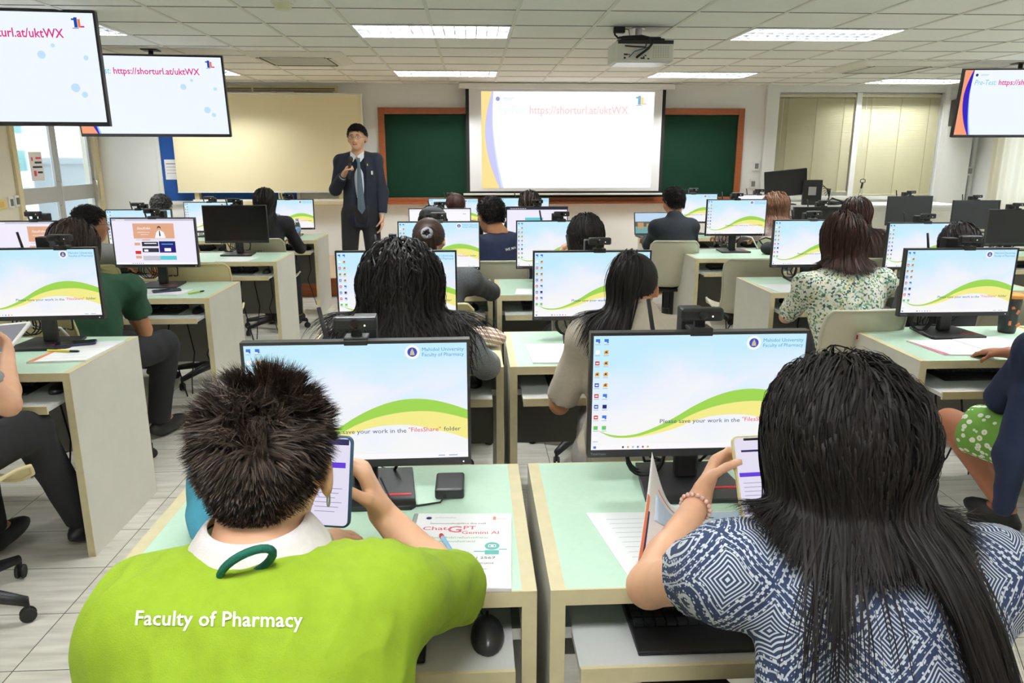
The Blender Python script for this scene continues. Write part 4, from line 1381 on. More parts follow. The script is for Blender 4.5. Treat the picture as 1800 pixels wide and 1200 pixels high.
def nets(D, lo, h):
    S = D < 0
    nx, ny, nz = D.shape
    cnt = np.zeros((nx - 1, ny - 1, nz - 1), int)
    for i in (0, 1):
        for j in (0, 1):
            for k in (0, 1):
                cnt += S[i:nx - 1 + i, j:ny - 1 + j, k:nz - 1 + k]
    act = (cnt > 0) & (cnt < 8)
    idx = np.full(act.shape, -1)
    cells = np.argwhere(act)
    idx[act] = np.arange(len(cells))
    co = np.array([(i, j, k) for i in (0, 1) for j in (0, 1) for k in (0, 1)])
    vals = D[cells[:, None, 0] + co[:, 0], cells[:, None, 1] + co[:, 1], cells[:, None, 2] + co[:, 2]]
    acc = np.zeros((len(cells), 3))
    num = np.zeros(len(cells))
    for a in range(8):
        for b in range(a + 1, 8):
            if np.abs(co[a] - co[b]).sum() != 1:
                continue
            va, vb = vals[:, a], vals[:, b]
            m = (va < 0) != (vb < 0)
            t = np.where(m, va / np.where(m, va - vb, 1), 0)
            acc[m] += (co[a] + t[:, None] * (co[b] - co[a]))[m]
            num += m
    V = lo + h * (cells + acc / num[:, None])
    F = []
    for axis in range(3):
        s0 = [slice(None)] * 3
        s1 = [slice(None)] * 3
        s0[axis] = slice(0, -1)
        s1[axis] = slice(1, None)
        A, B = S[tuple(s0)], S[tuple(s1)]
        u, v = [(1, 2), (2, 0), (0, 1)][axis]
        e = np.argwhere(A != B)
        ok = (e[:, u] > 0) & (e[:, v] > 0) & (e[:, u] < D.shape[u] - 1) & (e[:, v] < D.shape[v] - 1)
        e = e[ok]
        du = np.zeros(3, int)
        du[u] = 1
        dv = np.zeros(3, int)
        dv[v] = 1
        q = [e - du - dv, e - dv, e, e - du]
        Q = np.stack([idx[tuple(x.T)] for x in q], -1)
        inside = A[tuple(e.T)]
        Q[~inside] = Q[~inside][:, ::-1]
        F.append(Q)
    F = np.concatenate(F)
    return V, F[(F >= 0).all(1)]

def mesh_np(name, V, F, mats, parent, midx=None, smooth=True, origin=(0, 0, 0)):
    V = np.asarray(V, float) - np.asarray(origin, float)
    me = bpy.data.meshes.new(name)
    n = F.shape[1]
    me.vertices.add(len(V))
    me.vertices.foreach_set('co', V.astype(np.float32).ravel())
    me.loops.add(F.size)
    me.loops.foreach_set('vertex_index', F.astype(np.int32).ravel())
    me.polygons.add(len(F))
    me.polygons.foreach_set('loop_start', np.arange(0, F.size, n, dtype=np.int32))
    if midx is not None:
        me.polygons.foreach_set('material_index', midx.astype(np.int32))
    me.polygons.foreach_set('use_smooth', np.full(len(F), smooth))
    for m in (mats if isinstance(mats, (list, tuple)) else [mats]):
        me.materials.append(m)
    me.update(calc_edges=True)
    me.validate()
    o = bpy.data.objects.new(name, me)
    COL.objects.link(o)
    o.parent = parent
    return o
def normals(V, F):
    a, b, c, d = [V[F[:, i]] for i in range(4)]
    n = np.cross(c - a, d - b)
    N = np.zeros_like(V)
    for i in range(4):
        np.add.at(N, F[:, i], n)
    return N / (np.linalg.norm(N, axis=1, keepdims=True) + 1e-12)
def relax(V, F, it=1):
    for _ in range(it):
        S = np.zeros_like(V)
        C = np.zeros(len(V))
        for i in range(4):
            np.add.at(S, F[:, i], V[F[:, (i + 1) % 4]] + V[F[:, (i - 1) % 4]])
            np.add.at(C, F[:, i], 2)
        V = 0.5 * V + 0.5 * S / C[:, None]
    return V
def folds(V, F, amp, freq, seed, stretch=(1, 1, 0.6)):
    r = np.random.default_rng(seed)
    N = normals(V, F)
    X = V * np.array(stretch)
    d = np.zeros(len(V))
    for i in range(7):
        w = unit(r.normal(size=3)) * freq * r.uniform(0.6, 1.8)
        w2 = unit(r.normal(size=3)) * freq * 0.7
        d += np.sin(X @ w + 1.8 * np.sin(X @ w2 + r.uniform(0, 6)) + r.uniform(0, 6)) * r.uniform(0.4, 1)
    d = np.abs(d / 2.2) ** 1.2 * np.sign(d)
    e = np.zeros(len(V))
    for i in range(5):
        w = unit(r.normal(size=3)) * freq * r.uniform(2.0, 3.4)
        w2 = unit(r.normal(size=3)) * freq * 1.1
        e += np.sin(X @ w + 2.2 * np.sin(X @ w2 + r.uniform(0, 6)) + r.uniform(0, 6))
    e = 1 - np.abs(e / 2.6)
    return V + N * (amp * d + amp * 0.42 * e)[:, None]

def hand_prims(w, d, n, lat, curl=25, thumb_curl=20, sc=1.0, fr=0.0085):
    """wrist, pointing direction, palm-facing direction, thumb-side direction"""
    w, d = V3(w), unit(d)
    n = unit(V3(n) - d * (V3(n) @ d))
    lat = unit(V3(lat) - d * (V3(lat) @ d) - n * (V3(lat) @ n))
    out = []
    L = [0.073, 0.081, 0.076, 0.06]
    for i in range(4):
        kn = w + d * (0.088 - 0.004 * abs(i - 1)) * sc + lat * (0.030 - 0.0195 * i) * sc
        out.append(cone(w + lat * (0.013 - 0.009 * i) * sc, kn, 0.0165 * sc, 0.0115 * sc, 0.012))
        p = kn
        spread = lat * (0.10 - 0.07 * i)
        ang = 0.0
        for s_, q in enumerate((0.44, 0.31, 0.25)):
            ang += R((curl + 4 * i) * (0.7 if s_ == 0 else 1.1))
            dd = unit(d * math.cos(ang) + n * math.sin(ang) + spread * (1 if s_ == 0 else 0.4))
            e = p + dd * L[i] * q * sc
            out.append(cone(p, e, (fr + 0.0008 - 0.0006 * s_) * sc, (fr - 0.0006 * s_) * sc, 0.003 if s_ else 0.008))
            p = e
    t0 = w + d * 0.022 * sc + lat * 0.022 * sc
    t1 = t0 + unit(d * 0.75 + lat * 0.75 + n * 0.25) * 0.040 * sc
    t2 = t1 + unit(d * 0.9 + lat * 0.25 + n * (0.3 + thumb_curl / 60)) * 0.032 * sc
    t3 = t2 + unit(d * 0.9 + lat * (-0.05) + n * (0.35 + thumb_curl / 40)) * 0.026 * sc
    out += [cone(w, t0, 0.015 * sc, 0.016 * sc, 0.012), cone(t0, t1, 0.015 * sc, 0.0115 * sc, 0.01), cone(t1, t2, 0.011 * sc, 0.0098 * sc, 0.004), cone(t2, t3, 0.0098 * sc, 0.0085 * sc, 0.003)]
    return out

def head_prims(H, HR, s=1.0):
    P = lambda x, y, z: V3(H) + HR @ (V3(x, y, z) * s)
    r = lambda *a: V3(a) * s
    return [ell(P(0, -0.012, 0.025), r(0.074, 0.092, 0.086), 0.03, HR), ell(P(0, 0.022, -0.025), r(0.060, 0.068, 0.078), 0.03, HR), ell(P(0, 0.050, -0.080), r(0.030, 0.030, 0.026), 0.03, HR),
            cone(P(0, 0.082, 0.012), P(0, 0.106, -0.024), 0.008 * s, 0.0125 * s, 0.014), ell(P(0.012, 0.092, -0.027), r(0.008, 0.009, 0.006), 0.008, HR), ell(P(-0.012, 0.092, -0.027), r(0.008, 0.009, 0.006), 0.008, HR),
            cone(P(-0.04, 0.074, 0.030), P(0.04, 0.074, 0.030), 0.010 * s, 0.010 * s, 0.02),
            ell(P(0, 0.088, -0.052), r(0.021, 0.010, 0.008), 0.008, HR), ell(P(0.042, 0.055, -0.022), r(0.02, 0.02, 0.02), 0.03, HR), ell(P(-0.042, 0.055, -0.022), r(0.02, 0.02, 0.02), 0.03, HR),
            ell(P(0.082, -0.010, -0.008), r(0.009, 0.020, 0.034), 0.008, HR @ rotm('Z', 24)), ell(P(-0.082, -0.010, -0.008), r(0.009, 0.020, 0.034), 0.008, HR @ rotm('Z', -24))]

M_skin = mat('skin', srgb(224, 172, 138), 0.5, noise=0.04, nscale=30)
M_skin2 = mat('tan_skin', srgb(196, 138, 100), 0.5, noise=0.05, nscale=30)
M_skin3 = mat('brown_skin', srgb(170, 108, 76), 0.5, noise=0.05, nscale=30)
M_lips = mat('lips', srgb(186, 100, 92), 0.45)
M_eye = mat('eye_white', (0.8, 0.8, 0.78), 0.2)
M_iris = mat('dark_iris', (0.01, 0.006, 0.004), 0.15)
M_hair = mat('black_hair', (0.011, 0.008, 0.007), 0.58, spec=0.25, island=0.5)
M_hairbr = mat('dark_brown_hair', (0.032, 0.017, 0.012), 0.5, spec=0.28, island=0.5)
M_hairo = mat('orange_brown_hair', (0.19, 0.085, 0.045), 0.42, spec=0.4, island=0.5)
M_hairr = mat('reddish_brown_hair', (0.045, 0.018, 0.012), 0.5, spec=0.28, island=0.5)
M_hairm = mat('short_brown_black_hair', (0.055, 0.036, 0.026), 0.45, spec=0.4, island=0.9)
def darker(m, name):
    return mat(name, tuple(c * 0.55 for c in m.node_tree.nodes['Principled BSDF'].inputs['Base Color'].default_value[:3]), 0.6)

CR = V3(0.074, 0.092, 0.086)      # cranium radii
CC = V3(0, -0.012, 0.025)
def hairline(u):
    """lowest allowed height of the unit direction, by how far it points forward"""
    y = u[:, 1] / np.maximum(np.hypot(u[:, 0], u[:, 1]), 1e-6)
    return np.interp(y, [-1, -0.35, 0.0, 0.22, 0.45, 0.8, 1], [-0.78, -0.58, -0.20, -0.08, 0.26, 0.44, 0.40])
def scalp_dirs(n, r, low=0.0):
    out = np.zeros((0, 3))
    while len(out) < n:
        u = r.normal(size=(n * 2, 3))
        u /= np.linalg.norm(u, axis=1, keepdims=True)
        yy = u[:, 1] / np.maximum(np.hypot(u[:, 0], u[:, 1]), 1e-6)
        u = u[u[:, 2] > hairline(u) + low * np.interp(yy, [-1, -0.35, 0.1], [1, 1, 0])]
        out = np.concatenate([out, u])
    return out[:n]
def hair_cap(parent, org, H, HR, s, m, thick=0.006, low=0.0, vox=0.009):
    """solid hair volume hugging the scalp"""
    cr = CR * s + thick
    c = V3(H) + HR @ (CC * s)
    nu, nv = 40, 26
    V, F = [], []
    mask = []
    for j in range(nv + 1):
        for i in range(nu):
            a = 2 * PI * i / nu
            y = math.cos(a)
            zl = float(hairline(np.array([[math.sin(a), math.cos(a), 0.0]]))[0]) + low * float(np.interp(y, [-1, -0.35, 0.1], [1, 1, 0]))
            th0 = math.acos(max(-1, min(1, zl)))
            th = th0 * j / nv
            u = V3(math.sin(a) * math.sin(th), math.cos(a) * math.sin(th), math.cos(th))
            k = 1.0 if j < nv else 0.93
            V.append(c + HR @ (u * cr * k))
    for j in range(nv):
        for i in range(nu):
            F.append((j * nu + i, j * nu + (i + 1) % nu, (j + 1) * nu + (i + 1) % nu, (j + 1) * nu + i))
    return mesh_np('hair', np.array(V), np.array(F)[:, ::-1], m, parent, origin=org)
def tufts(U, f, seed):
    r = np.random.default_rng(seed + 77)
    cen = unit_rows(r.normal(size=(int(f * f * 1.6), 3)))
    off = r.normal(size=cen.shape)
    j = np.argmax(U @ cen.T, axis=1)
    d = cen[j] - U
    return off[j] * 0.6 + d * 5.0
def unit_rows(a):
    return a / np.linalg.norm(a, axis=1, keepdims=True)
def ribbons(paths, sides, width, taper=0.35):
    N, S, _ = paths.shape
    t = np.linspace(0, 1, S)
    w = width[:, None] * np.where(t < 0.15, 0.6 + t * 2.7, 1.0) * np.clip((1.02 - t) / taper, 0.12, 1)
    A = paths - sides * w[..., None] / 2
    B = paths + sides * w[..., None] / 2
    V = np.stack([A, B], 2).reshape(-1, 3)
    base = (np.arange(N)[:, None] * S + np.arange(S - 1)[None, :]) * 2
    F = np.stack([base, base + 1, base + 3, base + 2], -1).reshape(-1, 4)
    return V, F
def grow(roots, d0, coll, length, steps, grav=(0, 0, -1), gk=0.25, margin=0.004, noise=0.25, seed=1, attract=None, wave=0.0, lift=0.010, stick=0.09):
    r = np.random.default_rng(seed)
    N = len(roots)
    p = roots.copy()
    d = d0 / (np.linalg.norm(d0, axis=1, keepdims=True) + 1e-9)
    P = [p.copy()]
    L = np.broadcast_to(length, (N,))
    st = (L / steps)[:, None]
    mar = margin + r.uniform(0, lift, N)
    ph = r.uniform(0, 6.28, (N, 1))
    lat = r.normal(size=(N, 3)) * noise
    Ns = []
    for i in range(steps):
        g = np.broadcast_to(V3(grav), (N, 3)).copy()
        if attract is not None:
            to = V3(attract[0]) - p
            to[:, 2] = 0
            g += to * attract[1]
        dd = d * (1 - gk) + g * gk + lat * 0.12
        if wave:
            dd += wave * np.sin(ph + i * 0.75) * np.array([1.0, 0.3, 0])
        dd /= np.linalg.norm(dd, axis=1, keepdims=True) + 1e-9
        q = p + dd * st
        D = sdf_at(coll, q)
        e = 0.002
        G = np.stack([sdf_at(coll, q + V3(e, 0, 0)) - D, sdf_at(coll, q + V3(0, e, 0)) - D, sdf_at(coll, q + V3(0, 0, e)) - D], -1)
        G /= np.linalg.norm(G, axis=1, keepdims=True) + 1e-9
        push = np.maximum(mar - D, 0)
        q = q + G * push[:, None]
        far = np.where(D < stick, np.maximum(D - mar - 0.003, 0), 0) * 0.55
        q = q - G * far[:, None]
        d = q - p
        d /= np.linalg.norm(d, axis=1, keepdims=True) + 1e-9
        p = q
        P.append(p.copy())
        Ns.append(G)
    Ns = [Ns[0]] + Ns
    P = np.stack(P, 1)
    Nn = np.stack(Ns, 1)
    T = np.gradient(P, axis=1)
    S = np.cross(T, Nn)
    S /= np.linalg.norm(S, axis=2, keepdims=True) + 1e-9
    tilt = r.normal(size=(N, 1, 1)) * 0.45
    S = S * np.cos(tilt) + Nn * np.sin(tilt)
    return P, S

def eyes_and_lips(root, org, H, HR, s, brow=None, glasses=False):
    P = lambda x, y, z: Vector(V3(H) + HR @ (V3(x, y, z) * s)) - Vector(org)
    for sx in (-1, 1):
        e = MB()
        def fn(u, v, c=P(sx * 0.031, 0.078, 0.010)):
            a, b = 2 * PI * u, PI * v
            q = HR @ V3(0.0125 * math.sin(b) * math.cos(a), 0.0075 * math.cos(b), 0.0055 * math.sin(b) * math.sin(a)) * s
            return tuple(c + Vector(q))
        e.grid(fn, 12, 8)
        eo = e.build('eye', M_eye, root, smooth=True)
        e = MB()
        def fn2(u, v, c=P(sx * 0.031, 0.0835, 0.010)):
            a, b = 2 * PI * u, PI * v
            q = HR @ V3(0.0052 * math.sin(b) * math.cos(a), 0.0028 * math.cos(b), 0.0052 * math.sin(b) * math.sin(a)) * s
            return tuple(c + Vector(q))
        e.grid(fn2, 10, 6)
        e.build('iris', M_iris, eo, smooth=True)
        if brow:
            MB().tube([P(sx * 0.014, 0.0885, 0.030), P(sx * 0.03, 0.0875, 0.034), P(sx * 0.048, 0.074, 0.029)], [0.0028, 0.0032, 0.0015], 6).build('eyebrow', brow, root, smooth=True)
    if glasses:
        g = MB()
        for sx in (-1, 1):
            pts = [P(sx * (0.032 + 0.022 * math.cos(a)), 0.100, 0.008 + 0.015 * math.sin(a)) for a in [2 * PI * i / 16 for i in range(17)]]
            g.tube(pts, 0.0013, 6)
            g.tube([P(sx * 0.054, 0.099, 0.010), P(sx * 0.078, 0.07, 0.010), P(sx * 0.083, -0.01, 0.008)], 0.0014, 6)
        g.tube([P(-0.010, 0.101, 0.010), P(0.010, 0.101, 0.010)], 0.0013, 6)
        g.build('glasses', mat('spectacle_frame', (0.05, 0.05, 0.055), 0.3, 0.6), root, smooth=True)

def person(label, H, yaw=0, hyaw=0, hpitch=12, scale=0.95, top=None, sleeve='short', legs=None, skin=None, hair='long', hm=None, vox=0.012, over=None, seed=1, standing=False,
           hair_len=0.35, hair_n=900, hair_w=0.006, group=None, curlL=25, curlR=25, shoes=True, glasses=False, fold=0.004, hair_kw=None, wide=1.0, roll=0, extra=None, torso_depth=1.0):
    """seated (or standing) figure; H is the head centre in metres, yaw 0 faces the front wall"""
    skin = skin or M_skin
    hm = hm or M_hair
    H = V3(H)
    fw = V3(-math.sin(R(yaw)), math.cos(R(yaw)), 0)
    rt = V3(math.cos(R(yaw)), math.sin(R(yaw)), 0)
    up = V3(0, 0, 1)
    L = lambda x, y, z: H + rt * x + fw * y + up * z
    s = scale
    J = {}
    J['neck'] = L(0, -0.055 * s, -0.14 * s)
    J['sh_l'] = L(-0.175 * s * wide, -0.065, -0.198 * s)
    J['sh_r'] = L(0.175 * s * wide, -0.065, -0.198 * s)
    if not standing:
        J['pelvis'] = np.array([*(L(0, -0.19, 0)[:2]), 0.55])
        J['kn_l'] = J['pelvis'] + fw * 0.42 - rt * 0.13 + up * (-0.015)
        J['kn_r'] = J['pelvis'] + fw * 0.42 + rt * 0.13 + up * (-0.015)
        for q in 'lr':
            J['ft_' + q] = np.array([*(J['kn_' + q] + fw * 0.04)[:2], 0.09])
        J['el_l'] = J['sh_l'] - rt * 0.07 + fw * 0.15 - up * 0.24 * s
        J['el_r'] = J['sh_r'] + rt * 0.07 + fw * 0.15 - up * 0.24 * s
        J['wr_l'] = np.array([*(L(-0.11, 0.28, 0)[:2]), 0.79])
        J['wr_r'] = np.array([*(L(0.11, 0.28, 0)[:2]), 0.79])
    J['hd_l'] = fw + rt * 0.25 - up * 0.15
    J['hd_r'] = fw - rt * 0.25 - up * 0.15
    J['pn_l'] = -up
    J['pn_r'] = -up
    J['lat_l'] = rt
    J['lat_r'] = -rt
    for k_, v_ in (over or {}).items():
        J[k_] = V3(v_)
    org = (float(H[0]), float(H[1]), 0.0)
    root = thing('person', label, 'person', org, group=group)
    HRm = rotm('Z', yaw + hyaw) @ rotm('X', -hpitch) @ rotm('Y', roll)
    mid = (J['sh_l'] + J['sh_r']) / 2
    hipw = 0.155 * s
    # ---- body (skin), one continuous surface
    B = head_prims(H, HRm, s)
    B.append(cone(H + HRm @ (V3(0, -0.025, -0.06) * s), J['neck'], 0.052 * s, 0.055 * s, 0.03))
    B.append(cone(J['neck'], mid + V3(0, 0, 0.02) - up * 0.03, 0.055 * s, (0.07 if not standing else 0.05) * s, 0.04))
    B.append(cone(J['sh_l'], J['sh_r'], 0.045 * s, 0.045 * s, 0.04))
    chest = mid * 0.68 + J['pelvis'] * 0.32
    waist = mid * 0.38 + J['pelvis'] * 0.62
    B.append(cone(mid - up * 0.05, J['pelvis'], (0.085 if not standing else 0.055) * s, (0.09 if not standing else 0.07) * s, 0.05))
    for q in 'lr':
        B.append(cone(J['sh_' + q], J['el_' + q], 0.044 * s, 0.037 * s, 0.02))
        B.append(cone(J['el_' + q], J['el_' + q] * 0.7 + J['wr_' + q] * 0.3, 0.037 * s, 0.037 * s, 0.015))
        B.append(cone(J['el_' + q] * 0.7 + J['wr_' + q] * 0.3, J['wr_' + q], 0.036 * s, 0.024 * s, 0.015))
        B += hand_prims(J['wr_' + q], J['hd_' + q], J['pn_' + q], J['lat_' + q], curlL if q == 'l' else curlR, sc=s, fr=0.0085 if vox < 0.01 else 0.0095)
        hp = J['pelvis'] + (rt if q == 'r' else -rt) * 0.09 * s
        B.append(cone(hp, J['kn_' + q], 0.07 * s, 0.052 * s, 0.04))
        B.append(cone(J['kn_' + q], J['ft_' + q], 0.05 * s, 0.034 * s, 0.03))
        B.append(cone(J['ft_' + q], J['ft_' + q] + fw * 0.12 - up * 0.045, 0.034 * s, 0.024 * s, 0.02))
    V, F = polygonise(B, vox)
    V = relax(V, F, 1)
    C = V[F].mean(1)
    lp = H + HRm @ (V3(0, 0.092, -0.052) * s)
    q = (C - lp) @ HRm
    mi = ((np.abs(q[:, 0]) < 0.019 * s) & (np.abs(q[:, 2]) < 0.0058 * s) & (q[:, 1] > -0.02)).astype(int)
    mesh_np('body', V, F, [skin, M_lips], root, mi, origin=org)
    eyes_and_lips(root, org, H, HRm, s, hm, glasses)
    # ---- top garment
    T = []
    s0, s = s, s * (0.80 if standing else 1.0)
    td = torso_depth
    RT = np.array([rt, fw, up]).T
    T.append(cone(J['sh_l'] - up * 0.005, J['sh_r'] - up * 0.005, 0.062 * s, 0.062 * s, 0.05))
    for q, sg in (('l', -1), ('r', 1)):
        T.append(cone(J['neck'] - up * 0.035 * s + rt * sg * 0.03, J['sh_' + q] + up * 0.0, 0.055 * s, 0.058 * s, 0.05))
    T.append(ell(chest, (0.165 * s * wide, 0.112 * s * td, 0.19 * s), 0.06, RT))
    T.append(ell(waist, (0.150 * s * wide, 0.112 * s * td, 0.17 * s), 0.06, RT))
    T.append(ell(J['pelvis'] + up * 0.03, ((0.172 if not standing else 0.145) * s, (0.135 if not standing else 0.105) * s, 0.12 * s), 0.06, RT))
    frac = {'short': 0.62, 'long': 1.0, 'half': 0.9, 'elbow': 0.98}.get(sleeve, sleeve)
    for q in 'lr':
        a, b, c = J['sh_' + q], J['el_' + q], J['wr_' + q]
        if sleeve == 'long':
            T.append(cone(a, b, 0.060 * s, 0.050 * s, 0.035))
            e = b + (c - b) * 0.93
            T.append(cone(b, e + unit(c - b) * 0.03, 0.050 * s, 0.038 * s, 0.02, cuts=[(e, unit(c - b))]))
        else:
            e = a + (b - a) * frac
            T.append(cone(a, e + unit(b - a) * 0.04, 0.060 * s, 0.062 * s, 0.04, cuts=[(e, unit(b - a))]))
    if extra:
        T += extra(J, rt, fw, up)
    s = s0
    coll_top = T
    # neck opening
    T2 = T + [cone(J['neck'] - up * 0.02 - fw * 0.0, H + HRm @ (V3(0, -0.02, -0.08) * s), 0.058 * s, 0.064 * s, 0.01, op='sub')]
    V, F = polygonise(T2, vox)
    V = relax(V, F, 1)
    V = folds(V, F, fold, 26, seed)
    shirt = mesh_np('top', V, F, [top], root, origin=org)
    shirtVF = (V, F)
    # ---- lower garment
    if legs is not None:
        Lg = [ell(J['pelvis'] - up * 0.02, (0.178 * s, 0.145 * s, 0.11 * s), 0.05, RT)] if not standing else [ell(J['pelvis'] + up * 0.03, (0.155 * s, 0.122 * s, 0.155 * s), 0.05, RT, cuts=[(J['pelvis'] + up * 0.12, up)])]
        for q, sg in (('l', -1), ('r', 1)):
            hp = J['pelvis'] + rt * sg * 0.09 * s
            Lg.append(cone(hp, J['kn_' + q], 0.092 * s, 0.070 * s, 0.04))
            e = J['ft_' + q]
            dv = unit(e - J['kn_' + q])
            Lg.append(cone(J['kn_' + q], e + dv * 0.03, 0.068 * s, 0.052 * s, 0.03, cuts=[(e, dv)]))
        V2, F2 = polygonise(Lg, max(vox, 0.012))
        V2 = folds(relax(V2, F2, 1), F2, fold * 0.8, 22, seed + 5)
        mesh_np('trousers', V2, F2, [legs], root, origin=org)
    if shoes:
        for q in 'lr':
            f = J['ft_' + q]
            Sh = [ell(f + fw * 0.055 - up * 0.045, (0.045 * s, 0.135 * s, 0.045), 0.02, RT, cuts=[(V3(0, 0, f[2] - 0.088), V3(0, 0, -1))]), cone(f - up * 0.02, f - up * 0.05, 0.04 * s, 0.042 * s, 0.02)]
            V3_, F3_ = polygonise(Sh, 0.012)
            mesh_np('shoe', relax(V3_, F3_, 1), F3_, [mat('black_shoe', (0.012, 0.012, 0.012), 0.5)], root, origin=org)
    # ---- hair
    r = np.random.default_rng(seed + 11)
    hk = hair_kw or {}
    headc = [ell(H + HRm @ (CC * s), CR * s + 0.004, 0.03, HRm), ell(H + HRm @ (V3(0, 0.02, -0.03) * s), V3(0.062, 0.07, 0.078) * s, 0.03, HRm), cone(H + HRm @ (V3(0, -0.025, -0.06) * s), J['neck'], 0.05 * s, 0.055 * s, 0.03)]
    coll = headc + [dict(p, cuts=p['cuts']) for p in coll_top]
    if hair in ('long', 'bob'):
        coll.insert(1, cone(H + HRm @ (V3(0, -0.018, 0.0) * s), H + HRm @ (V3(0, -0.03, 0.0) * s) - up * 0.155 * s, 0.076 * s, 0.070 * s, 0.03))
    U = scalp_dirs(hair_n, r, hk.get('low', 0.0))
    roots = H + (U * (CR * s + 0.005) + CC * s) @ HRm.T
    nrm = (U / CR) @ HRm.T
    nrm /= np.linalg.norm(nrm, axis=1, keepdims=True)
    capo = hair_cap(root, org, H, HRm, s, hm, hk.get('thick', 0.009), hk.get('low', 0.0))
    Vs, Fs = [], []
    if hair in ('long', 'bob'):
        part = hk.get('part', 0.0)
        topw = np.clip(U[:, 2] * 1.3 + 0.25 + 0.5 * U[:, 1], 0, 1)
        d0 = np.stack([np.tanh((U[:, 0] - part) * 9) * 0.95 * topw + U[:, 0] * 0.15 * (1 - topw), -0.35 - 0.3 * np.abs(U[:, 1]) - 0.5 * (1 - topw) * 0, -0.2 - 0.8 * (1 - topw)], -1) @ HRm.T
        d0 = d0 - nrm * (d0 * nrm).sum(1, keepdims=True) + nrm * 0.12
        ln = hair_len * r.uniform(0.8, 1.08, len(U))
        if 'zend' in hk:
            ln = np.maximum(roots[:, 2] - hk['zend'], 0.02) * 1.22 * r.uniform(0.86, 1.1, len(U)) + 0.02
        P, S = grow(roots, d0, coll, ln, hk.get('steps', 18), grav=hk.get('grav', tuple(-up - fw * 0.35)), gk=hk.get('gk', 0.3), margin=hk.get('margin', 0.006), noise=hk.get('noise', 0.4), seed=seed, attract=hk.get('attract'), wave=hk.get('wave', 0.0), lift=hk.get('lift', 0.016), stick=hk.get('stick', 0.09))
        W = hair_w * r.uniform(0.6, 1.5, len(U))
        v, f = ribbons(P, S, W)
        Vs.append(v)
        Fs.append(f)
        for (nt_, lt_, at_, bt__, sel) in hk.get('tails', []):
            ok = np.argsort(-(U @ unit(V3(sel))) + r.random(len(U)) * 0.5)[:nt_]
            P, S = grow(roots[ok], d0[ok], coll, lt_ * r.uniform(0.75, 1.05, nt_), 34, grav=hk.get('grav', tuple(-up - fw * 0.35)), gk=0.22, margin=0.010, noise=0.22, seed=seed + 3, attract=(at_, bt__), wave=hk.get('wave', 0.0), lift=0.022)
            v, f = ribbons(P, S, hair_w * r.uniform(0.6, 1.4, nt_), 0.5)
            Vs.append(v)
            Fs.append(f)
    elif hair == 'short':
        d0 = np.stack([U[:, 0] * 0.4, hk.get('comb', -0.2) + 0 * U[:, 0], 0.2 * U[:, 2] - 0.5 * (U[:, 2] < 0.3)], -1) @ HRm.T
        d0 = d0 - nrm * (d0 * nrm).sum(1, keepdims=True)
        d0 = d0 + nrm * (hk.get('up', 0.35) * np.interp(U[:, 2], [-0.3, 0.3, 1], [0.2, 0.5, 1.0]))[:, None] + r.normal(size=d0.shape) * hk.get('mess', 0.25) * 0.3 + tufts(U, hk.get('tuft', 14), seed) * hk.get('mess', 0.25) * 0.8
        ln = hair_len * np.interp(U[:, 2], [-0.8, -0.2, 0.4, 1], hk.get('lens', [0.25, 0.5, 0.9, 1.0])) * r.uniform(0.7, 1.2, len(U))
        P, S = grow(roots, d0, headc, ln, hk.get('steps', 6), gk=hk.get('gk', 0.06), margin=0.004, noise=hk.get('noise', 0.22), seed=seed, lift=hk.get('lift', 0.012), stick=hk.get('stick', 0.03))
        v, f = ribbons(P, S, hair_w * r.uniform(0.6, 1.4, len(U)), 0.7)
        Vs.append(v)
        Fs.append(f)
    elif hair in ('pony', 'bun'):
        tie_u = unit(V3(hk.get('tie', (0, -0.95, 0.1))))
        tie = H + HRm @ (tie_u * (CR * s + 0.016) + CC * s)
        S1 = 9
        t = np.linspace(0, 1, S1)
        om = np.arccos(np.clip(U @ tie_u, -0.999, 0.999))
        UU = (np.sin((1 - t)[None] * om[:, None])[..., None] * U[:, None] + np.sin(t[None] * om[:, None])[..., None] * tie_u) / np.sin(om)[:, None, None]
        rad = (CR * s + 0.008 + 0.006 * r.random((len(U), 1, 1)))
        P = H + (UU * rad + CC * s) @ HRm.T
        Nn = (UU / CR) @ HRm.T
        Nn /= np.linalg.norm(Nn, axis=2, keepdims=True)
        T_ = np.gradient(P, axis=1)
        S = np.cross(T_, Nn)
        S /= np.linalg.norm(S, axis=2, keepdims=True) + 1e-9
        v, f = ribbons(P, S, hair_w * r.uniform(0.7, 1.5, len(U)), 0.05)
        Vs.append(v)
        Fs.append(f)
        n2 = int(hair_n * 0.55)
        back = unit(HRm @ tie_u)
        j = r.normal(size=(n2, 3)) * 0.010
        rr = tie + back * 0.006 + j
        d0 = np.broadcast_to(back, (n2, 3)) * 0.9 + up * 0.3 + r.normal(size=(n2, 3)) * hk.get('spread', 0.35)
        P, S = grow(rr, d0, coll, hair_len * r.uniform(0.7, 1.05, n2), 16, grav=hk.get('grav', tuple(-up - fw * 0.15)), gk=0.34, margin=0.006, noise=0.35, seed=seed, lift=0.02, attract=hk.get('attract'), wave=hk.get('wave', 0))
        v, f = ribbons(P, S, hair_w * 1.2 * r.uniform(0.7, 1.5, n2), 0.4)
        Vs.append(v)
        Fs.append(f)
        tm = hk.get('tie_mat')
        if tm:
            tq = np.array(Vector(back).to_track_quat('Z', 'Y').to_matrix())
            pts = [Vector(tie + back * 0.012 + tq @ (V3(math.cos(a), math.sin(a), 0.12 * math.sin(5 * a)) * hk.get('tie_r', 0.02)) - V3(org)) for a in [2 * PI * i / 24 for i in range(25)]]
            MB().tube(pts, hk.get('tie_w', 0.008), 8, caps=False).build('hair_tie', tm, root, smooth=True)
    off = 0
    VV, FF = [], []
    for v, f in zip(Vs, Fs):
        VV.append(v)
        FF.append(f + off)
        off += len(v)
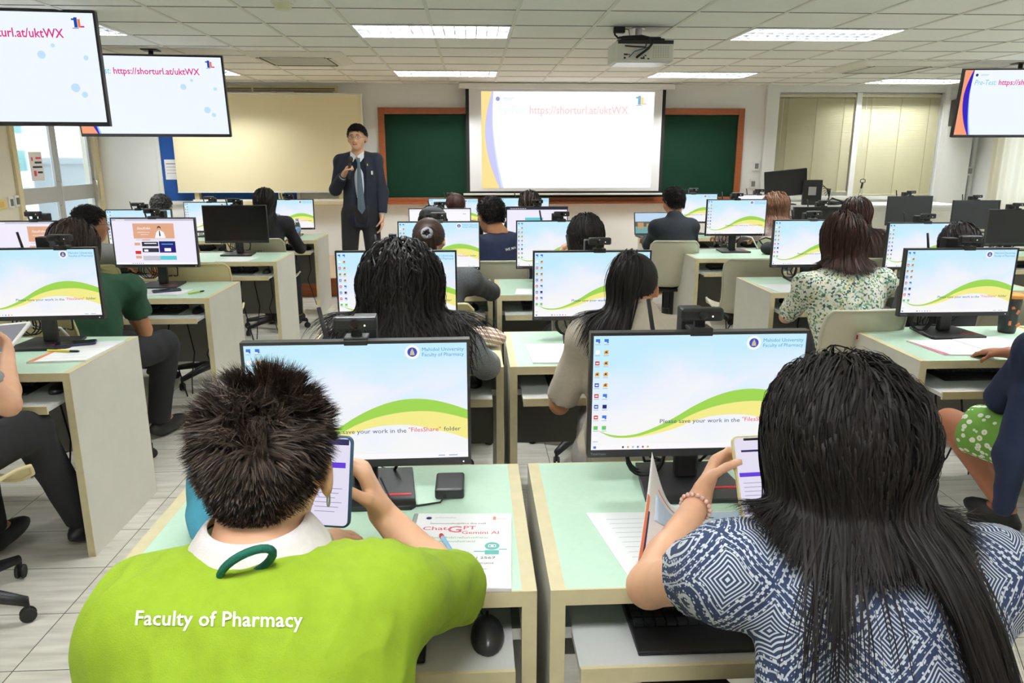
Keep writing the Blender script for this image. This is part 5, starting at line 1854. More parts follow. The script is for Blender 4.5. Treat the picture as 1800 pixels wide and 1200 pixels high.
    st = mesh_np('hair_strands', np.concatenate(VV), np.concatenate(FF), [hm], capo, origin=org, smooth=True)
    return root, J, shirtVF, HRm, org

def blob(name, prims, vox, m, parent, org, it=1, fold=0.0, seed=0):
    V, F = polygonise(prims, vox)
    V = relax(V, F, it)
    if fold:
        V = folds(V, F, fold, 26, seed)
    return mesh_np(name, V, F, m if isinstance(m, list) else [m], parent, origin=org)

def print_on(root, org, VF, name, txt, size, centre, ux, uz, m, wid, direction, offset=0.0015, z0=None):
    """lettering laid onto the cloth surface along a direction"""
    V, F = VF
    bv = BVHTree.FromPolygons([tuple(v) for v in V], [tuple(f) for f in F])
    v, f = text_geom(txt, size, 'LEFT', 0.0006, 1.03)
    # cut long faces so that letters follow the cloth
    bm = bmesh.new()
    vs = [bm.verts.new((p[0], p[1], 0)) for p in v]
    for q in f:
        try:
            bm.faces.new([vs[i] for i in q])
        except Exception:
            pass
    w = max(p[0] for p in v) - min(p[0] for p in v)
    k = wid / w
    cx = (max(p[0] for p in v) + min(p[0] for p in v)) / 2
    d = Vector(direction).normalized()
    out = []
    for p in bm.verts:
        o = Vector(centre) + Vector(ux) * ((p.co.x - cx) * k) + Vector(uz) * (p.co.y * k)
        hit, nn, idx, dist = bv.ray_cast(o - d * 0.4, d)
        if hit is None:
            hit = o
        out.append(hit - d * offset)
    bm.verts.index_update()
    fs = [tuple(x.index for x in fc.verts) for fc in bm.faces]
    mb = MB()
    mb.add([o - Vector(org) for o in out], fs)
    bm.free()
    return mb.build(name, m, root)
# ------------------------------------------------------------------ garments
def fabric(name, col, **kw):
    kw.setdefault('rough', 0.85)
    kw.setdefault('noise', 0.05)
    kw.setdefault('nscale', 60)
    kw.setdefault('bump', 0.25)
    kw.setdefault('bscale', 500)
    return mat(name, col, **kw)
M_lime = fabric('lime_polo_cotton', srgb(140, 168, 28))
M_greygreen = fabric('dark_green_polo', srgb(30, 72, 48))
M_blackcloth = fabric('black_cloth', (0.012, 0.012, 0.014))
M_navy = fabric('navy_cloth', srgb(24, 34, 66))
M_darkshirt = fabric('slate_black_shirt', srgb(34, 40, 48))
M_greyshirt = fabric('grey_shirt_cloth', srgb(150, 148, 145))
M_beige = fabric('beige_cardigan', srgb(200, 188, 170), bump=0.5)
M_charcoal = fabric('charcoal_heather', srgb(72, 74, 76), noise=0.25, nscale=150)
M_heather = fabric('grey_melange_knit', srgb(140, 144, 148), noise=0.5, nscale=260, bump=0.6)
M_purple = fabric('mauve_scarf', srgb(160, 110, 140))
M_pinklace = fabric('pale_pink_striped_blouse', srgb(205, 182, 178), noise=0.45, nscale=40, stretch=(6, 6, 1))

def cell_pattern(name, build):
    m = bpy.data.materials.new(name)
    m.use_nodes = True
    nt = m.node_tree
    b = nt.nodes['Principled BSDF']
    b.inputs['Roughness'].default_value = 0.85
    tc = nt.nodes.new('ShaderNodeTexCoord')
    def N(kind, **kw):
        n = nt.nodes.new(kind)
        for k_, v_ in kw.items():
            setattr(n, k_, v_)
        return n
    def mth(op, *a):
        n = nt.nodes.new('ShaderNodeMath')
        n.operation = op
        for i, x in enumerate(a):
            if isinstance(x, (int, float)):
                n.inputs[i].default_value = x
            else:
                nt.links.new(x, n.inputs[i])
        return n.outputs[0]
    build(nt, b, tc.outputs['Object'], N, mth)
    return m
def batik(nt, b, co, N, mth):
    """navy cloth with white dots, rows of beads and nested diamonds"""
    sx = N('ShaderNodeSeparateXYZ')
    wn = N('ShaderNodeTexNoise')
    wn.inputs['Scale'].default_value = 7
    nt.links.new(co, wn.inputs[0])
    va = N('ShaderNodeVectorMath', operation='SCALE')
    va.inputs['Scale'].default_value = 0.045
    nt.links.new(wn.outputs['Color'], va.inputs[0])
    vb = N('ShaderNodeVectorMath', operation='ADD')
    nt.links.new(co, vb.inputs[0])
    nt.links.new(va.outputs[0], vb.inputs[1])
    nt.links.new(vb.outputs[0], sx.inputs[0])
    X = sx.outputs[0]
    Z = mth('ADD', sx.outputs[2], mth('MULTIPLY', sx.outputs[1], 0.6))
    # diagonal lattice coordinates
    u = mth('DIVIDE', mth('ADD', X, mth('MULTIPLY', Z, 0.75)), 0.115)
    v = mth('DIVIDE', mth('SUBTRACT', X, mth('MULTIPLY', Z, 0.75)), 0.115)
    fu = mth('ABSOLUTE', mth('SUBTRACT', mth('FRACT', u), 0.5))
    fv = mth('ABSOLUTE', mth('SUBTRACT', mth('FRACT', v), 0.5))
    cheb = mth('MAXIMUM', fu, fv)             # 0 at the diamond centre, 0.5 at its edge
    rings = mth('GREATER_THAN', mth('SINE', mth('MULTIPLY', cheb, 118)), 0.25)
    indiam = mth('LESS_THAN', cheb, 0.29)
    # wavy stripes between the diamonds
    st = mth('GREATER_THAN', mth('SINE', mth('MULTIPLY', cheb, 60)), 0.80)
    # beads
    vo = N('ShaderNodeTexVoronoi')
    vo.inputs['Scale'].default_value = 150
    vo.inputs['Randomness'].default_value = 0.55
    nt.links.new(vb.outputs[0], vo.inputs[0])
    dots = mth('LESS_THAN', vo.outputs[0], 0.40)
    band = mth('GREATER_THAN', mth('SINE', mth('MULTIPLY', cheb, 60)), -0.70)
    d2 = mth('MULTIPLY', dots, band)
    outm = mth('MAXIMUM', mth('MULTIPLY', st, 0.85), d2)
    w = mth('ADD', mth('MULTIPLY', indiam, rings), mth('MULTIPLY', mth('SUBTRACT', 1.0, indiam), outm))
    mx = N('ShaderNodeMix', data_type='RGBA')
    nt.links.new(w, mx.inputs[0])
    mx.inputs[6].default_value = (*srgb(44, 58, 92), 1)
    mx.inputs[7].default_value = (*srgb(205, 210, 215), 1)
    nt.links.new(mx.outputs[2], b.inputs['Base Color'])
M_batik = cell_pattern('navy_white_diamond_print', batik)
def floral(nt, b, co, N, mth):
    vo = N('ShaderNodeTexVoronoi')
    vo.inputs['Scale'].default_value = 115
    nt.links.new(co, vo.inputs[0])
    sp = N('ShaderNodeSeparateColor')
    nt.links.new(vo.outputs['Color'], sp.inputs[0])
    cr = N('ShaderNodeValToRGB')
    cr.color_ramp.interpolation = 'CONSTANT'
    pal = [(0.0, (236, 234, 222)), (0.34, (120, 165, 130)), (0.5, (238, 236, 226)), (0.62, (70, 110, 96)), (0.72, (225, 214, 140)), (0.8, (232, 232, 224)), (0.9, (60, 80, 90)), (0.95, (150, 195, 175))]
    el = cr.color_ramp.elements
    el[0].color = (*srgb(*pal[0][1]), 1)
    el[1].position = pal[-1][0]
    el[1].color = (*srgb(*pal[-1][1]), 1)
    for p, c in pal[1:-1]:
        e = el.new(p)
        e.color = (*srgb(*c), 1)
    nt.links.new(sp.outputs[0], cr.inputs[0])
    nt.links.new(cr.outputs[0], b.inputs['Base Color'])
M_floral = cell_pattern('small_green_floral_print', floral)
def daisy(nt, b, co, N, mth):
    vo = N('ShaderNodeTexVoronoi')
    vo.inputs['Scale'].default_value = 38
    nt.links.new(co, vo.inputs[0])
    w = mth('LESS_THAN', vo.outputs[0], 0.38)
    c = mth('LESS_THAN', vo.outputs[0], 0.12)
    mx = N('ShaderNodeMix', data_type='RGBA')
    nt.links.new(w, mx.inputs[0])
    mx.inputs[6].default_value = (*srgb(110, 160, 62), 1)
    mx.inputs[7].default_value = (*srgb(238, 240, 225), 1)
    m2 = N('ShaderNodeMix', data_type='RGBA')
    nt.links.new(c, m2.inputs[0])
    nt.links.new(mx.outputs[2], m2.inputs[6])
    m2.inputs[7].default_value = (*srgb(215, 200, 80), 1)
    nt.links.new(m2.outputs[2], b.inputs['Base Color'])
M_daisy = cell_pattern('green_daisy_print', daisy)

# ------------------------------------------------------------------ the people
# 1: lime polo, front left
P1H = (-0.300, 1.02, 1.092)
root, J, VF, HR1, org = person('person seen from behind in a lime green polo, short dark hair, holding up a phone', P1H, yaw=-4, hyaw=2, hpitch=8, scale=1.06, top=M_lime, sleeve='elbow', legs=M_blackcloth, skin=M_skin,
    hair='short', hm=M_hairm, vox=0.007, seed=3, hair_len=0.037, hair_n=15000, hair_w=0.0017, fold=0.0085, wide=1.08, curlR=48,
    over=dict(neck=(-0.305, 0.965, 0.985), sh_l=(-0.458, 0.935, 0.917), sh_r=(-0.125, 0.96, 0.920), pelvis=(-0.31, 0.74, 0.56), el_l=(-0.475, 1.12, 0.80), el_r=(-0.045, 1.165, 0.795), wr_l=(-0.36, 1.33, 0.79), wr_r=(-0.172, 1.262, 0.895),
              hd_r=(-0.34, 0.02, 0.95), pn_r=(-0.75, -0.15, -0.2), lat_r=(-0.25, -0.95, 0.1), hd_l=(1, 0.3, 0), lat_l=(0, 1, 0)),
    hair_kw=dict(up=0.36, mess=0.36, stick=0.0, comb=-0.35, lens=[0.10, 0.30, 0.85, 1.1], steps=5, thick=0.004, low=-0.10, lift=0.008, gk=0.05, tuft=11, noise=0.15), torso_depth=1.1,
    extra=lambda J, rt, fw, up: [ell(V3(-0.375, 0.88, 0.82), (0.155, 0.10, 0.17), 0.06), ell(V3(-0.25, 0.86, 0.82), (0.16, 0.11, 0.16), 0.06)])
_D1 = (-0.277 / 0.72 * 1.0, 1.0, (1.038 - 1.525) / 0.72)
print_on(root, org, VF, 'back_print', 'Faculty of Pharmacy', 0.04, (-0.277, 0.72, 1.038), (0.99, 0.0, -0.05), (0.0, 0.45, 0.9), mat('white_print', srgb(240, 245, 225), 0.7), 0.200, _D1, 0.002)
# pale collar with a navy line and a green loop
cl = MB()
nk = V3(-0.305, 0.972, 0.995)
def collar(u, v):
    a = PI * (0.04 + 1.92 * u) - PI / 2 + PI
    a = 2 * PI * (u * 0.86 + 0.07) + PI / 2
    r0 = 0.064 + 0.036 * v ** 0.8
    z = 0.040 - 0.050 * v + 0.004 * math.sin(a)
    return (nk[0] - org[0] + math.cos(a) * r0, nk[1] - org[1] + math.sin(a) * r0 * 0.95 - 0.005, nk[2] + z)
cl.grid(collar, 40, 5)
o = cl.build('collar', fabric('pale_collar', srgb(225, 216, 214)), root, smooth=True)
sd = o.modifiers.new('Solidify', 'SOLIDIFY')
sd.thickness = 0.003
MB().tube([collar(i / 40, 0.56) for i in range(41)], 0.0022, 6).build('collar_stripe', M_navy, o, smooth=True)
lp = []
for i in range(26):
    a = 2 * PI * i / 22
    lp.append((nk[0] - org[0] + 0.012 + 0.034 * math.cos(a), nk[1] - org[1] - 0.098 - 0.01 * math.sin(a), nk[2] + 0.026 + 0.026 * math.sin(a + 0.7)))
MB().tube(lp, 0.0055, 8).build('neck_ribbon', fabric('dark_green_ribbon', srgb(10, 92, 74)), root, smooth=True)
ec = V3(P1H) + HR1 @ V3(0.088, -0.005, -0.048)
MB().tube([tuple(ec - V3(org) + V3(0.0, 0.009 * math.cos(a), 0.009 * math.sin(a))) for a in [2 * PI * i / 16 for i in range(17)]], 0.0014, 6).build('earring', M_steel, root, smooth=True)

# 2: patterned blouse, front right
P2H = (0.540, 1.02, 1.108)
root, J, VF, HR2, org = person('person with long black hair in a navy and white diamond-print blouse, seen from behind', P2H, yaw=4, hyaw=6, hpitch=14, scale=1.0, top=M_batik, sleeve=0.42, legs=M_blackcloth, skin=M_skin,
    hair='long', hm=M_hair, vox=0.008, seed=9, hair_len=0.235, hair_n=9000, hair_w=0.0024, fold=0.004, wide=1.06, curlL=40,
    over=dict(neck=(0.565, 0.95, 0.975), sh_l=(0.375, 0.97, 0.935), sh_r=(0.755, 0.945, 0.930), pelvis=(0.57, 0.74, 0.56), el_l=(0.302, 1.165, 0.79), el_r=(0.82, 1.17, 0.79), wr_l=(0.452, 1.375, 0.850), wr_r=(0.66, 1.33, 0.80),
              hd_l=(0.45, 0.35, 0.75), pn_l=(0.9, -0.3, 0.1), lat_l=(0.0, -0.9, 0.3), hd_r=(-0.8, 0.4, 0.1)),
    hair_kw=dict(part=0.02, steps=22, gk=0.22, margin=0.006, lift=0.022, noise=0.28, wave=0.03, grav=(0.0, -0.15, -1.0), stick=0.08, zend=1.0, tails=[(1100, 0.56, (0.635, 0.80, 0), 9.0, (0.8, -0.6, 0.2)), (90, 0.44, (0.46, 0.82, 0), 3.0, (-0.8, -0.5, 0.1))]), torso_depth=1.08)
# necklace cord and bracelet
cp = [(0.565 - org[0] + 0.075 * math.cos(a), 0.955 - org[1] + 0.072 * math.sin(a), 0.995 + 0.02 * math.sin(a)) for a in [PI + PI * i / 16 for i in range(17)]]
o = MB().tube(cp, 0.004, 8).build('lanyard', M_blackcloth, root, smooth=True)
MB().lathe([(0.006, -0.008), (0.007, 0), (0.006, 0.008)], (0.63 - org[0], 0.89 - org[1], 0.985), 12, 0, Matrix.Rotation(PI / 2, 3, 'Y')).build('bead', M_white, o)
bw = V3(0.438, 1.355, 0.845)
bt = unit(V3(0.452, 1.375, 0.850) - V3(0.302, 1.165, 0.79))
b1 = unit(np.cross(bt, V3(0, 0, 1)))
b2 = np.cross(bt, b1)
bm_ = MB()
for i in range(18):
    a = 2 * PI * i / 18
    c = bw + (b1 * math.cos(a) + b2 * math.sin(a)) * 0.0295 - V3(org)
    ellipsoid_mb(bm_, tuple(c), (0.005, 0.005, 0.005), 8, 6)
bm_.build('bracelet', mat('pearl_pink', srgb(230, 190, 175), 0.25), root, smooth=True)

# 3: grey knit jacket with wavy black hair, second row left
person('person in a grey melange jacket with loose wavy black hair over the shoulders', (-0.235, 2.42, 1.105), yaw=2, hpitch=22, top=M_heather, sleeve='long', legs=M_blackcloth, hair='long', hair_len=0.36, hair_n=4500, hair_w=0.0038, vox=0.011, seed=21, fold=0.006, wide=1.12, scale=0.98,
    over=dict(el_l=(-0.50, 2.60, 0.80), el_r=(0.04, 2.62, 0.79), sh_l=(-0.44, 2.37, 0.91), sh_r=(-0.03, 2.37, 0.91), wr_r=(-0.12, 2.86, 0.79), wr_l=(-0.34, 2.86, 0.79)), hair_kw=dict(wave=0.13, lift=0.045, margin=0.014, noise=0.5, steps=26, gk=0.25, grav=(0, -0.10, -1), stick=0.10))
# 4: pony tail, red band, beige cardigan, second row right
person('person in a beige short-sleeved cardigan with a black ponytail and red hair band', (0.545, 2.50, 1.09), yaw=-14, hyaw=-6, hpitch=16, top=M_beige, sleeve='half', legs=fabric('grey_trousers', srgb(150, 145, 140)), hair='pony', hair_len=0.42, hair_n=2200, hair_w=0.0045, vox=0.011, seed=31, skin=M_skin2, wide=1.02, extra=lambda J, rt, fw, up: [cone(J['neck'] - up * 0.04, J['neck'] + up * 0.012, 0.080, 0.068, 0.03)],
    over=dict(neck=(0.55, 2.44, 0.99), sh_l=(0.375, 2.42, 0.93), sh_r=(0.735, 2.46, 0.94), el_l=(0.30, 2.52, 0.67), wr_l=(0.40, 2.86, 0.80), el_r=(0.80, 2.64, 0.77), wr_r=(0.64, 2.88, 0.79)),
    hair_kw=dict(tie=(-0.1, -0.72, 0.62), tie_mat=M_red, tie_r=0.014, tie_w=0.004, grav=(-0.25, -0.25, -1), spread=0.25, attract=((0.40, 2.36, 0), 1.2)))
# 5: scrunchie
person('person in a charcoal sweater with a low ponytail in a grey scrunchie', (-0.225, 3.86, 1.105), yaw=-6, hpitch=14, top=M_charcoal, sleeve='long', legs=M_blackcloth, hair='pony', hm=M_hairbr, hair_len=0.17, hair_n=1400, hair_w=0.005, vox=0.012, seed=41, wide=1.1,
    over=dict(sh_l=(-0.40, 3.82, 0.90), sh_r=(-0.02, 3.84, 0.90), el_r=(0.10, 4.03, 0.81), wr_r=(-0.02, 4.35, 0.79)),
    hair_kw=dict(tie=(0.1, -0.97, 0.0), tie_mat=fabric('grey_scrunchie', srgb(150, 152, 158), bump=0.8), tie_r=0.02, tie_w=0.011))
# 6: bob, hand to face
person('short-haired person in the third row resting a hand against the face', (0.590, 3.92, 1.115), yaw=0, hpitch=14, top=M_beige, sleeve='long', legs=M_blackcloth, hair='bob', hair_len=0.15, hair_n=1500, hair_w=0.005, vox=0.010, seed=51,
    over=dict(el_l=(0.40, 4.10, 0.80), wr_l=(0.455, 4.01, 0.985), hd_l=(0.4, -0.1, 0.9), pn_l=(0.9, 0.0, -0.2), lat_l=(0, -1, 0)), curlL=45,
    hair_kw=dict(lift=0.012, gk=0.3))
# 7: navy polo
root, J, VF, HRx, org = person('person with short black hair in a navy polo leaning in between two desks', (0.125, 5.33, 1.12), yaw=14, hyaw=18, hpitch=8, top=M_navy, sleeve='short', legs=M_blackcloth, hair='short', hair_len=0.045, hair_n=2600, hair_w=0.005, vox=0.012, seed=61, wide=1.2, scale=1.08, skin=M_skin2,
    over=dict(neck=(0.18, 5.24, 1.0), sh_l=(0.01, 5.14, 0.925), sh_r=(0.41, 5.20, 0.925), pelvis=(0.25, 5.08, 0.56), el_l=(-0.02, 5.36, 0.72), wr_l=(0.0, 5.62, 0.80), el_r=(0.50, 5.38, 0.72), wr_r=(0.38, 5.66, 0.80)), hair_kw=dict(up=0.12, mess=0.12, lens=[0.45, 0.6, 0.8, 0.8], low=-0.15))
print_on(root, org, VF, 'back_print', 'WE MAHIDOL', 0.03, (0.29, 5.1, 0.925), (0.93, 0.05, 0.16), (-0.1, 0, 1), mat('white_print', (1, 1, 1)), 0.15, (0.05, 1, 0.05), 0.003)
# 8: grey cap, mostly hidden
root, J, VF, HRx, org = person('person with a dark grey beret in the fourth row, mostly hidden behind monitors', (-0.285, 5.42, 1.06), yaw=0, hpitch=18, top=M_blackcloth, sleeve='long', legs=M_blackcloth, hair='bob', hair_len=0.16, hair_n=800, hair_w=0.006, vox=0.013, seed=71)
blob('cap', [ell(V3(-0.285, 5.415, 1.06) + HRx @ V3(0, -0.02, 0.055), (0.098, 0.108, 0.062), 0.02, HRx)], 0.01, fabric('dark_grey_felt', srgb(70, 72, 76)), root, org)
# 9, 10: farthest row centre
person('brown-haired person in the farthest row, left of the seam', (-0.145, 6.90, 1.085), hpitch=15, top=M_blackcloth, sleeve='long', legs=M_blackcloth, hair='bun', hm=M_hairr, hair_len=0.12, hair_n=900, hair_w=0.006, vox=0.014, seed=81, hair_kw=dict(tie=(-0.6, -0.5, 0.6)))
person('dark-haired person in the farthest row, right of the seam', (0.52, 6.90, 1.105), hpitch=15, top=M_blackcloth, sleeve='long', legs=M_blackcloth, hair='bob', hm=M_hairbr, hair_len=0.2, hair_n=900, hair_w=0.006, vox=0.014, seed=83)

# left block
# 12: dark green polo
person('person in a dark green polo and black trousers, half hidden behind the left monitor', (-1.95, 3.78, 1.095), yaw=-24, hpitch=20, top=M_greygreen, sleeve='short', legs=M_blackcloth, skin=M_skin2, hair='bob', hm=M_hairbr, hair_len=0.22, hair_n=1600, hair_w=0.005, vox=0.011, seed=91, wide=1.2, scale=1.04, fold=0.006,
    over=dict(sh_l=(-2.06, 3.66, 0.885), sh_r=(-1.70, 3.74, 0.895), neck=(-1.90, 3.72, 0.955), pelvis=(-1.90, 3.56, 0.56), el_r=(-1.70, 3.86, 0.66), wr_r=(-1.90, 4.08, 0.80), el_l=(-2.16, 3.86, 0.72), wr_l=(-2.08, 4.12, 0.8),
              kn_r=(-1.655, 3.97, 0.55), kn_l=(-1.88, 4.02, 0.54), ft_r=(-1.76, 4.06, 0.10), ft_l=(-1.95, 4.1, 0.10), hd_r=(-0.8, 0.5, 0)))
# 13: grey shirt man in profile
person('person in a grey shirt and thin glasses turning to the right, left block', (-2.50, 5.08, 1.09), yaw=-20, hyaw=-28, hpitch=5, top=M_greyshirt, sleeve='short', legs=M_blackcloth, skin=M_skin2, hair='short', hair_len=0.04, hair_n=2200, hair_w=0.005, vox=0.011, seed=101, glasses=True, wide=1.1, scale=1.02,
    over=dict(el_r=(-2.18, 5.24, 0.76), wr_r=(-2.08, 5.52, 0.79), sh_r=(-2.24, 5.02, 0.90)), hair_kw=dict(up=0.15, mess=0.12, comb=0.5, lens=[0.3, 0.6, 1, 1]))
person('grey-haired person at the back of the left block, only the crown showing', (-2.72, 6.80, 1.085), hpitch=15, top=M_greyshirt, sleeve='short', legs=M_blackcloth, hair='short', hm=mat('greying_hair', (0.05, 0.048, 0.045), 0.45, island=0.8), hair_len=0.04, hair_n=1200, hair_w=0.006, vox=0.014, seed=103)
person('person in black with long straight black hair, front of the left block', (-1.80, 6.72, 1.145), yaw=-4, hpitch=8, top=M_blackcloth, sleeve='long', legs=M_blackcloth, hair='long', hair_len=0.42, hair_n=1500, hair_w=0.006, vox=0.013, seed=107, wide=1.1, hair_kw=dict(attract=((-1.78, 6.55, 0), 2.0), lift=0.01, noise=0.2))
# left frame edge
person('person at the left frame edge in a grey top and black trousers, holding a tablet', (-1.80, 2.42, 1.12), yaw=-8, hpitch=15, top=M_greyshirt, sleeve='short', legs=M_blackcloth, skin=M_skin, hair='short', hair_len=0.04, hair_n=1500, hair_w=0.005, vox=0.010, seed=111, scale=1.02,
    over=dict(sh_l=(-1.98, 2.34, 0.90), sh_r=(-1.63, 2.36, 0.90), pelvis=(-1.80, 2.24, 0.56), el_r=(-1.53, 2.42, 0.735), wr_r=(-1.665, 2.67, 0.825), hd_r=(-0.45, 0.75, 0.2), pn_r=(-0.7, -0.5, 0.3), lat_r=(-0.2, 0, 1), kn_r=(-1.62, 2.66, 0.56), kn_l=(-1.86, 2.68, 0.56), ft_r=(-1.60, 2.86, 0.10), ft_l=(-1.90, 2.78, 0.10)), curlR=45)

# right block
root, J, VF, HRx, org = person('person in a slate black shirt with cropped black hair at an open laptop', (1.735, 6.50, 1.145), yaw=12, hyaw=10, hpitch=18, top=M_darkshirt, sleeve='long', legs=M_blackcloth, skin=M_skin2, hair='short', hair_len=0.075, hair_n=2600, hair_w=0.005, vox=0.012, seed=121, wide=1.05, scale=1.0, extra=lambda J, rt, fw, up: [cone(J['neck'] - up * 0.04, J['neck'] + up * 0.012, 0.080, 0.068, 0.03)],
    over=dict(sh_l=(1.57, 6.38, 0.94), sh_r=(1.88, 6.42, 0.94), neck=(1.73, 6.42, 1.01), el_l=(1.56, 6.60, 0.76), wr_l=(1.62, 6.98, 0.78)), hair_kw=dict(up=0.05, mess=0.10, lens=[0.6, 0.8, 0.8, 0.8], low=-0.18))
person('person with orange-tinted long hair in a pale pink striped blouse', (2.655, 6.55, 1.10), yaw=18, hyaw=14, hpitch=14, top=M_pinklace, sleeve='long', legs=M_blackcloth, hair='long', hm=M_hairo, hair_len=0.30, hair_n=1600, hair_w=0.006, vox=0.013, seed=131,
    over=dict(el_l=(2.33, 6.66, 0.82), wr_l=(2.30, 6.98, 0.79), sh_l=(2.47, 6.44, 0.89)), hair_kw=dict(lift=0.024, noise=0.5))
root, J, VF, HRx, org = person('person in black with long brown hair, beside the switched-off monitor', (2.70, 5.22, 1.13), yaw=4, hpitch=10, top=M_blackcloth, sleeve='long', legs=M_blackcloth, hair='long', hm=M_hairr, hair_len=0.36, hair_n=1700, hair_w=0.006, vox=0.012, seed=141, hair_kw=dict(lift=0.014, noise=0.25))
blob('scarf', [cone(V3(2.62, 5.10, 0.93), V3(2.72, 4.99, 0.80), 0.03, 0.045, 0.02), cone(V3(2.72, 4.99, 0.80), V3(2.74, 5.0, 0.66), 0.045, 0.03, 0.02)], 0.012, M_purple, root, org, fold=0.004)
root, J, VF, HRx, org = person('person with shoulder-length reddish-brown hair in a green and white floral blouse', (1.865, 3.70, 1.125), yaw=3, hpitch=12, top=M_floral, sleeve='half', legs=M_blackcloth, hair='bob', hm=M_hairr, hair_len=0.24, hair_n=3000, hair_w=0.0042, vox=0.011, seed=151, wide=1.16, fold=0.007,
    over=dict(sh_l=(1.66, 3.62, 0.905), sh_r=(2.06, 3.64, 0.905), el_l=(1.66, 3.82, 0.70), el_r=(2.11, 3.84, 0.72), wr_l=(1.86, 4.12, 0.79)), hair_kw=dict(lift=0.02, noise=0.15, gk=0.30, margin=0.010, grav=(0, -0.05, -1), steps=20, stick=0.08, zend=1.0))
person('black-haired person low behind the second row monitor of the right block', (2.62, 3.92, 1.055), yaw=0, hpitch=25, top=M_blackcloth, sleeve='long', legs=M_blackcloth, hair='bob', hair_len=0.2, hair_n=1400, hair_w=0.005, vox=0.012, seed=161)
# right frame edge: navy cardigan, green skirt
root, J, VF, HRx, org = person('person at the right frame edge in a navy cardigan and green daisy-print skirt', (2.03, 2.40, 1.12), yaw=14, hpitch=15, top=M_navy, sleeve='long', legs=None, skin=M_skin3, hair='bob', hair_len=0.2, hair_n=1200, hair_w=0.005, vox=0.010, seed=171, fold=0.006, shoes=True,
    over=dict(sh_l=(1.86, 2.30, 0.90), sh_r=(2.2, 2.34, 0.90), pelvis=(2.02, 2.20, 0.55), kn_l=(1.80, 2.60, 0.545), kn_r=(2.02, 2.66, 0.545), ft_l=(2.02, 2.52, 0.22), ft_r=(2.10, 2.60, 0.12), el_l=(1.85, 2.42, 0.70), wr_l=(2.24, 2.72, 0.79)),
    extra=lambda J, rt, fw, up: [cone(J['sh_l'] - V3(0.0, 0.0, 0.05), V3(1.80, 2.26, 0.55), 0.05, 0.05, 0.04), cone(V3(1.80, 2.26, 0.55), V3(1.80, 2.26, 0.36), 0.05, 0.03, 0.04)])
blob('skirt', [ell((2.02, 2.22, 0.54), (0.19, 0.16, 0.12), 0.05), cone((1.95, 2.24, 0.55), V3(1.82, 2.54, 0.555), 0.10, 0.092, 0.05, cuts=[(V3(1.835, 2.52, 0.55), unit(V3(-0.45, 1, 0)))]), cone((2.08, 2.24, 0.55), V3(2.03, 2.62, 0.555), 0.10, 0.09, 0.06, cuts=[(V3(2.03, 2.56, 0.55), unit(V3(-0.1, 1, 0)))])], 0.011, M_daisy, root, org, fold=0.004)

# the speaker
SX, SYY = -1.115, 7.62
sp_over = dict(neck=(SX + 0.0, SYY, 1.545), sh_l=(SX + 0.168, SYY + 0.01, 1.49), sh_r=(SX - 0.168, SYY + 0.01, 1.475), pelvis=(SX + 0.0, SYY, 0.97),
    el_r=(SX - 0.225, SYY - 0.06, 1.215), wr_r=(SX - 0.115, SYY - 0.20, 1.355), el_l=(SX + 0.222, SYY + 0.02, 1.19), wr_l=(SX + 0.215, SYY - 0.04, 0.95),
    hd_r=(0.55, -0.1, 0.8), pn_r=(0.75, -0.2, -0.35), lat_r=(0.4, -0.2, 0.8), hd_l=(-0.02, -0.08, -1), pn_l=(-0.9, 0, 0), lat_l=(0, -1, 0),
    kn_l=(SX + 0.115, SYY - 0.02, 0.51), kn_r=(SX - 0.125, SYY - 0.02, 0.51), ft_l=(SX + 0.135, SYY, 0.09), ft_r=(SX - 0.145, SYY, 0.09))
SPH = V3(SX + 0.005, SYY - 0.03, 1.70)
M_shirtw = fabric('white_dress_shirt', srgb(225, 228, 232), bump=0.1)
root, J, VF, HRs, org = person('person in a navy blazer and grey tie standing and speaking into a microphone', SPH, yaw=180, hyaw=-6, hpitch=2, scale=1.06, top=M_shirtw, sleeve='long', legs=M_blackcloth, skin=M_skin, hair='short', hm=M_hair, vox=0.008, seed=201, standing=True, hair_len=0.05, hair_n=2600, hair_w=0.004,
    over=sp_over, glasses=True, curlR=62, curlL=18, hair_kw=dict(up=0.16, mess=0.14, comb=0.2, lens=[0.2, 0.35, 0.7, 0.8], low=0.0, thick=0.003), fold=0.002, wide=0.98)
rt_, fw_, up_ = V3(-1, 0, 0), V3(0, -1, 0), V3(0, 0, 1)
Bz = []
c_ = lambda x, y, z: V3(SX + x, SYY + y, z)
RTs = np.eye(3)
Bz += [cone(J['sh_l'], J['sh_r'], 0.060, 0.060, 0.05), ell(c_(0, 0.01, 1.34), (0.172, 0.132, 0.21), 0.05), ell(c_(0, 0.01, 1.14), (0.162, 0.130, 0.20), 0.05), ell(c_(0, 0.01, 0.97), (0.182, 0.142, 0.20), 0.05, cuts=[(c_(0, 0, 0.845), V3(0, 0, -1))])]
for q, sg in (('l', 1), ('r', -1)):
    Bz.append(cone(J['neck'] + V3(sg * 0.03, 0.02, -0.02), J['sh_' + q], 0.060, 0.064, 0.05))
    Bz.append(cone(J['sh_' + q], J['el_' + q], 0.064, 0.053, 0.03))
    e = J['el_' + q] + (J['wr_' + q] - J['el_' + q]) * 0.86
    Bz.append(cone(J['el_' + q], e + unit(J['wr_' + q] - J['el_' + q]) * 0.03, 0.062, 0.047, 0.02, cuts=[(e, unit(J['wr_' + q] - J['el_' + q]))]))
